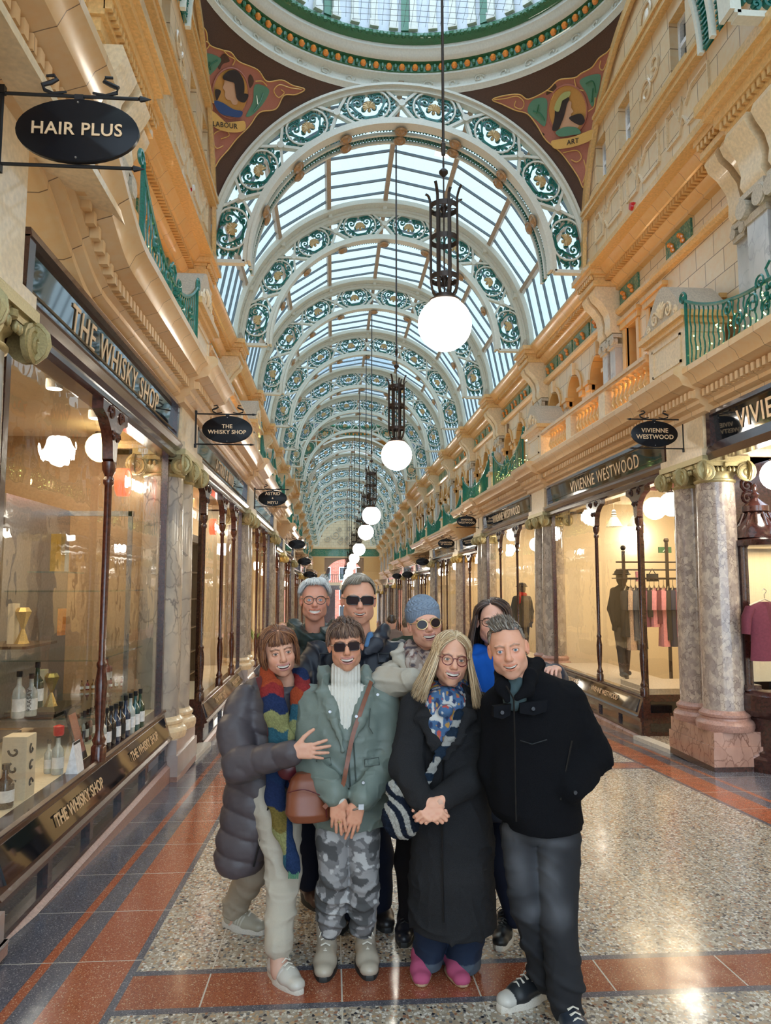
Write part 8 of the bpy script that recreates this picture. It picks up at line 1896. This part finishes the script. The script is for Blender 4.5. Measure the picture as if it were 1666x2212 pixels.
# ---------- distant visitors and shop mannequins ----------
def small(px,hy,Y,label,coat,legs,hairc,hh=1.68,yaw=0,back=True,nm='person',extra=None,zg=None,skin=(.6,.36,.28),cat='person'):
    g=fz(Y) if zg is None else zg; p=Pt(px,hy,Y); X=float(p[0]); s=hh/1.7; root=thing(nm,label,cat,(X,Y,g)); P=lambda x,y,z: np.array((X+x*cos(math.radians(yaw))*s,Y+y*s+x*sin(math.radians(yaw))*s,g+z*s),np.float32)
    L=[RC(P(0,0,1.56),P(0,0,1.60),.085,.088,.02),EL(P(0,0,1.60),(.075*s,.09*s,.115*s),.02),RC(P(0,0,1.5),P(0,0,1.38),.05,.06,.03),RC(P(0,0,1.3),P(0,0,.95),.10,.09,.03)]
    for q in (-1,1): L+=[RC(P(q*.17,0,1.38),P(q*.22,.02,1.08),.04,.035,.02),RC(P(q*.22,.02,1.08),P(q*.2,-.06,.82),.033,.026,.02),RC(P(q*.2,-.06,.82),P(q*.2,-.09,.72),.03,.018,.02),RC(P(q*.09,0,.9),P(q*.10,q*.08,.48),.07,.05,.02),RC(P(q*.10,q*.08,.48),P(q*.10,q*.14,.07),.045,.035,.02)]
    sdf_obj('body',L,.013,'skin',root,skin)
    L=[LOFT([(float(P(0,0,z)[2]),X,Y,a*s,b*s) for z,a,b in ((1.47,.07,.07),(1.42,.17,.10),(1.33,.21,.125),(1.1,.19,.13),(.85,.20,.14),(.72,.205,.145))],yaw,.02)]
    for q in (-1,1): L+=[RC(P(q*.17,0,1.37),P(q*.235,.02,1.08),.065,.06,.02),RC(P(q*.235,.02,1.08),P(q*.205,-.06,.84),.056,.045,.02)]
    sdf_obj('coat',L,.012,'cloth',root,coat,disp=fold(.006,(9,9,9),210))
    L=[]
    for q in (-1,1): L+=[RC(P(q*.09,0,.86),P(q*.10,q*.08,.48),.095,.072,.03),RC(P(q*.10,q*.08,.48),P(q*.10,q*.14,.09),.07,.055,.02)]
    sdf_obj('trousers',L,.012,'cloth',root,legs)
    for q in (-1,1): sdf_obj('shoe',[RC(P(q*.10,q*.14+.03,.035),P(q*.10,q*.14-.13,.03),.045,.038,.02)],.01,'leather',root,(.03,.03,.03))
    yb=.012 if back else .03
    if hairc is not None: sdf_obj('hair',[EL(P(0,yb if not back else -.008,1.625),(.085*s,.10*s,.10*s),.01)]+([EL(P(0,-.12,1.56),(.06*s,.09*s,.09*s),.01,True)] if not back else []),.008,'hair',root,hairc,disp=fold(.006,(60,60,60),211))
    if extra: extra(root,P)
    return root
small(610,1338,11.5,'child with fair hair passing behind on the left, seen past the shoulders',(.03,.03,.05),(.03,.03,.05),(.45,.26,.12),1.55,back=False)
small(846,1336,13.0,'distant dark-haired passer-by in a grey-brown coat, back to us',(.16,.12,.11),(.03,.03,.04),(.03,.02,.015),1.66)
def txt_(root,P):
    b=MB(); p=P(0,-.128,1.22); b.cbox(tuple(p),.075,.004,.012); b.build('back_print','redprint',root)
M['redprint']=plain('red_orange_print',(.6,.12,.05),.7)
small(881,1333,9.6,'passer-by in a dark green top with a red line of print',(.025,.04,.03),(.03,.03,.04),(.10,.07,.05),1.62,extra=txt_)
small(735,1318,30,'distant walker in a grey coat near the end doorway',(.22,.22,.26),(.05,.05,.07),(.2,.12,.08),1.7); small(752,1316,33,'distant walker dressed in black near the end doorway',(.01,.01,.012),(.01,.01,.012),(.03,.02,.02),1.75)
def hatm(root,P): sdf_obj('hat',[EL(P(0,0,1.68),(.11,.12,.06),.02),EL(P(0,0,1.65),(.14,.15,.018),.02)],.007,'cloth',root,(.02,.018,.018))
M['x']=M['black']
p=atX(1345,1300,4.55); small(1345,1300,p.y,'black mannequin in a cap, black top and skirt on the window podium','' and 0 or (.008,.008,.010),(.10,.08,.06),None,1.62,20,nm='mannequin',extra=hatm,zg=.22,skin=(.015,.015,.015),cat='mannequin')
def camm(root,P):
    hatm(root,P); sdf_obj('scarf',[RC(P(-.06,-.05,1.48),P(.06,-.05,1.46),.05,.05,.02),RC(P(-.08,-.08,1.46),P(-.10,-.12,1.28),.04,.03,.02)],.008,'cloth',root,(.55,.01,.015))
p=atX(1128,1300,4.35); small(1128,1300,p.y,'mannequin in a grey cap, red scarf and mottled brown jacket in the second right shop',(.09,.08,.06),(.03,.03,.03),None,1.7,10,nm='mannequin',extra=camm,zg=-.06,skin=(.10,.09,.08),cat='mannequin')
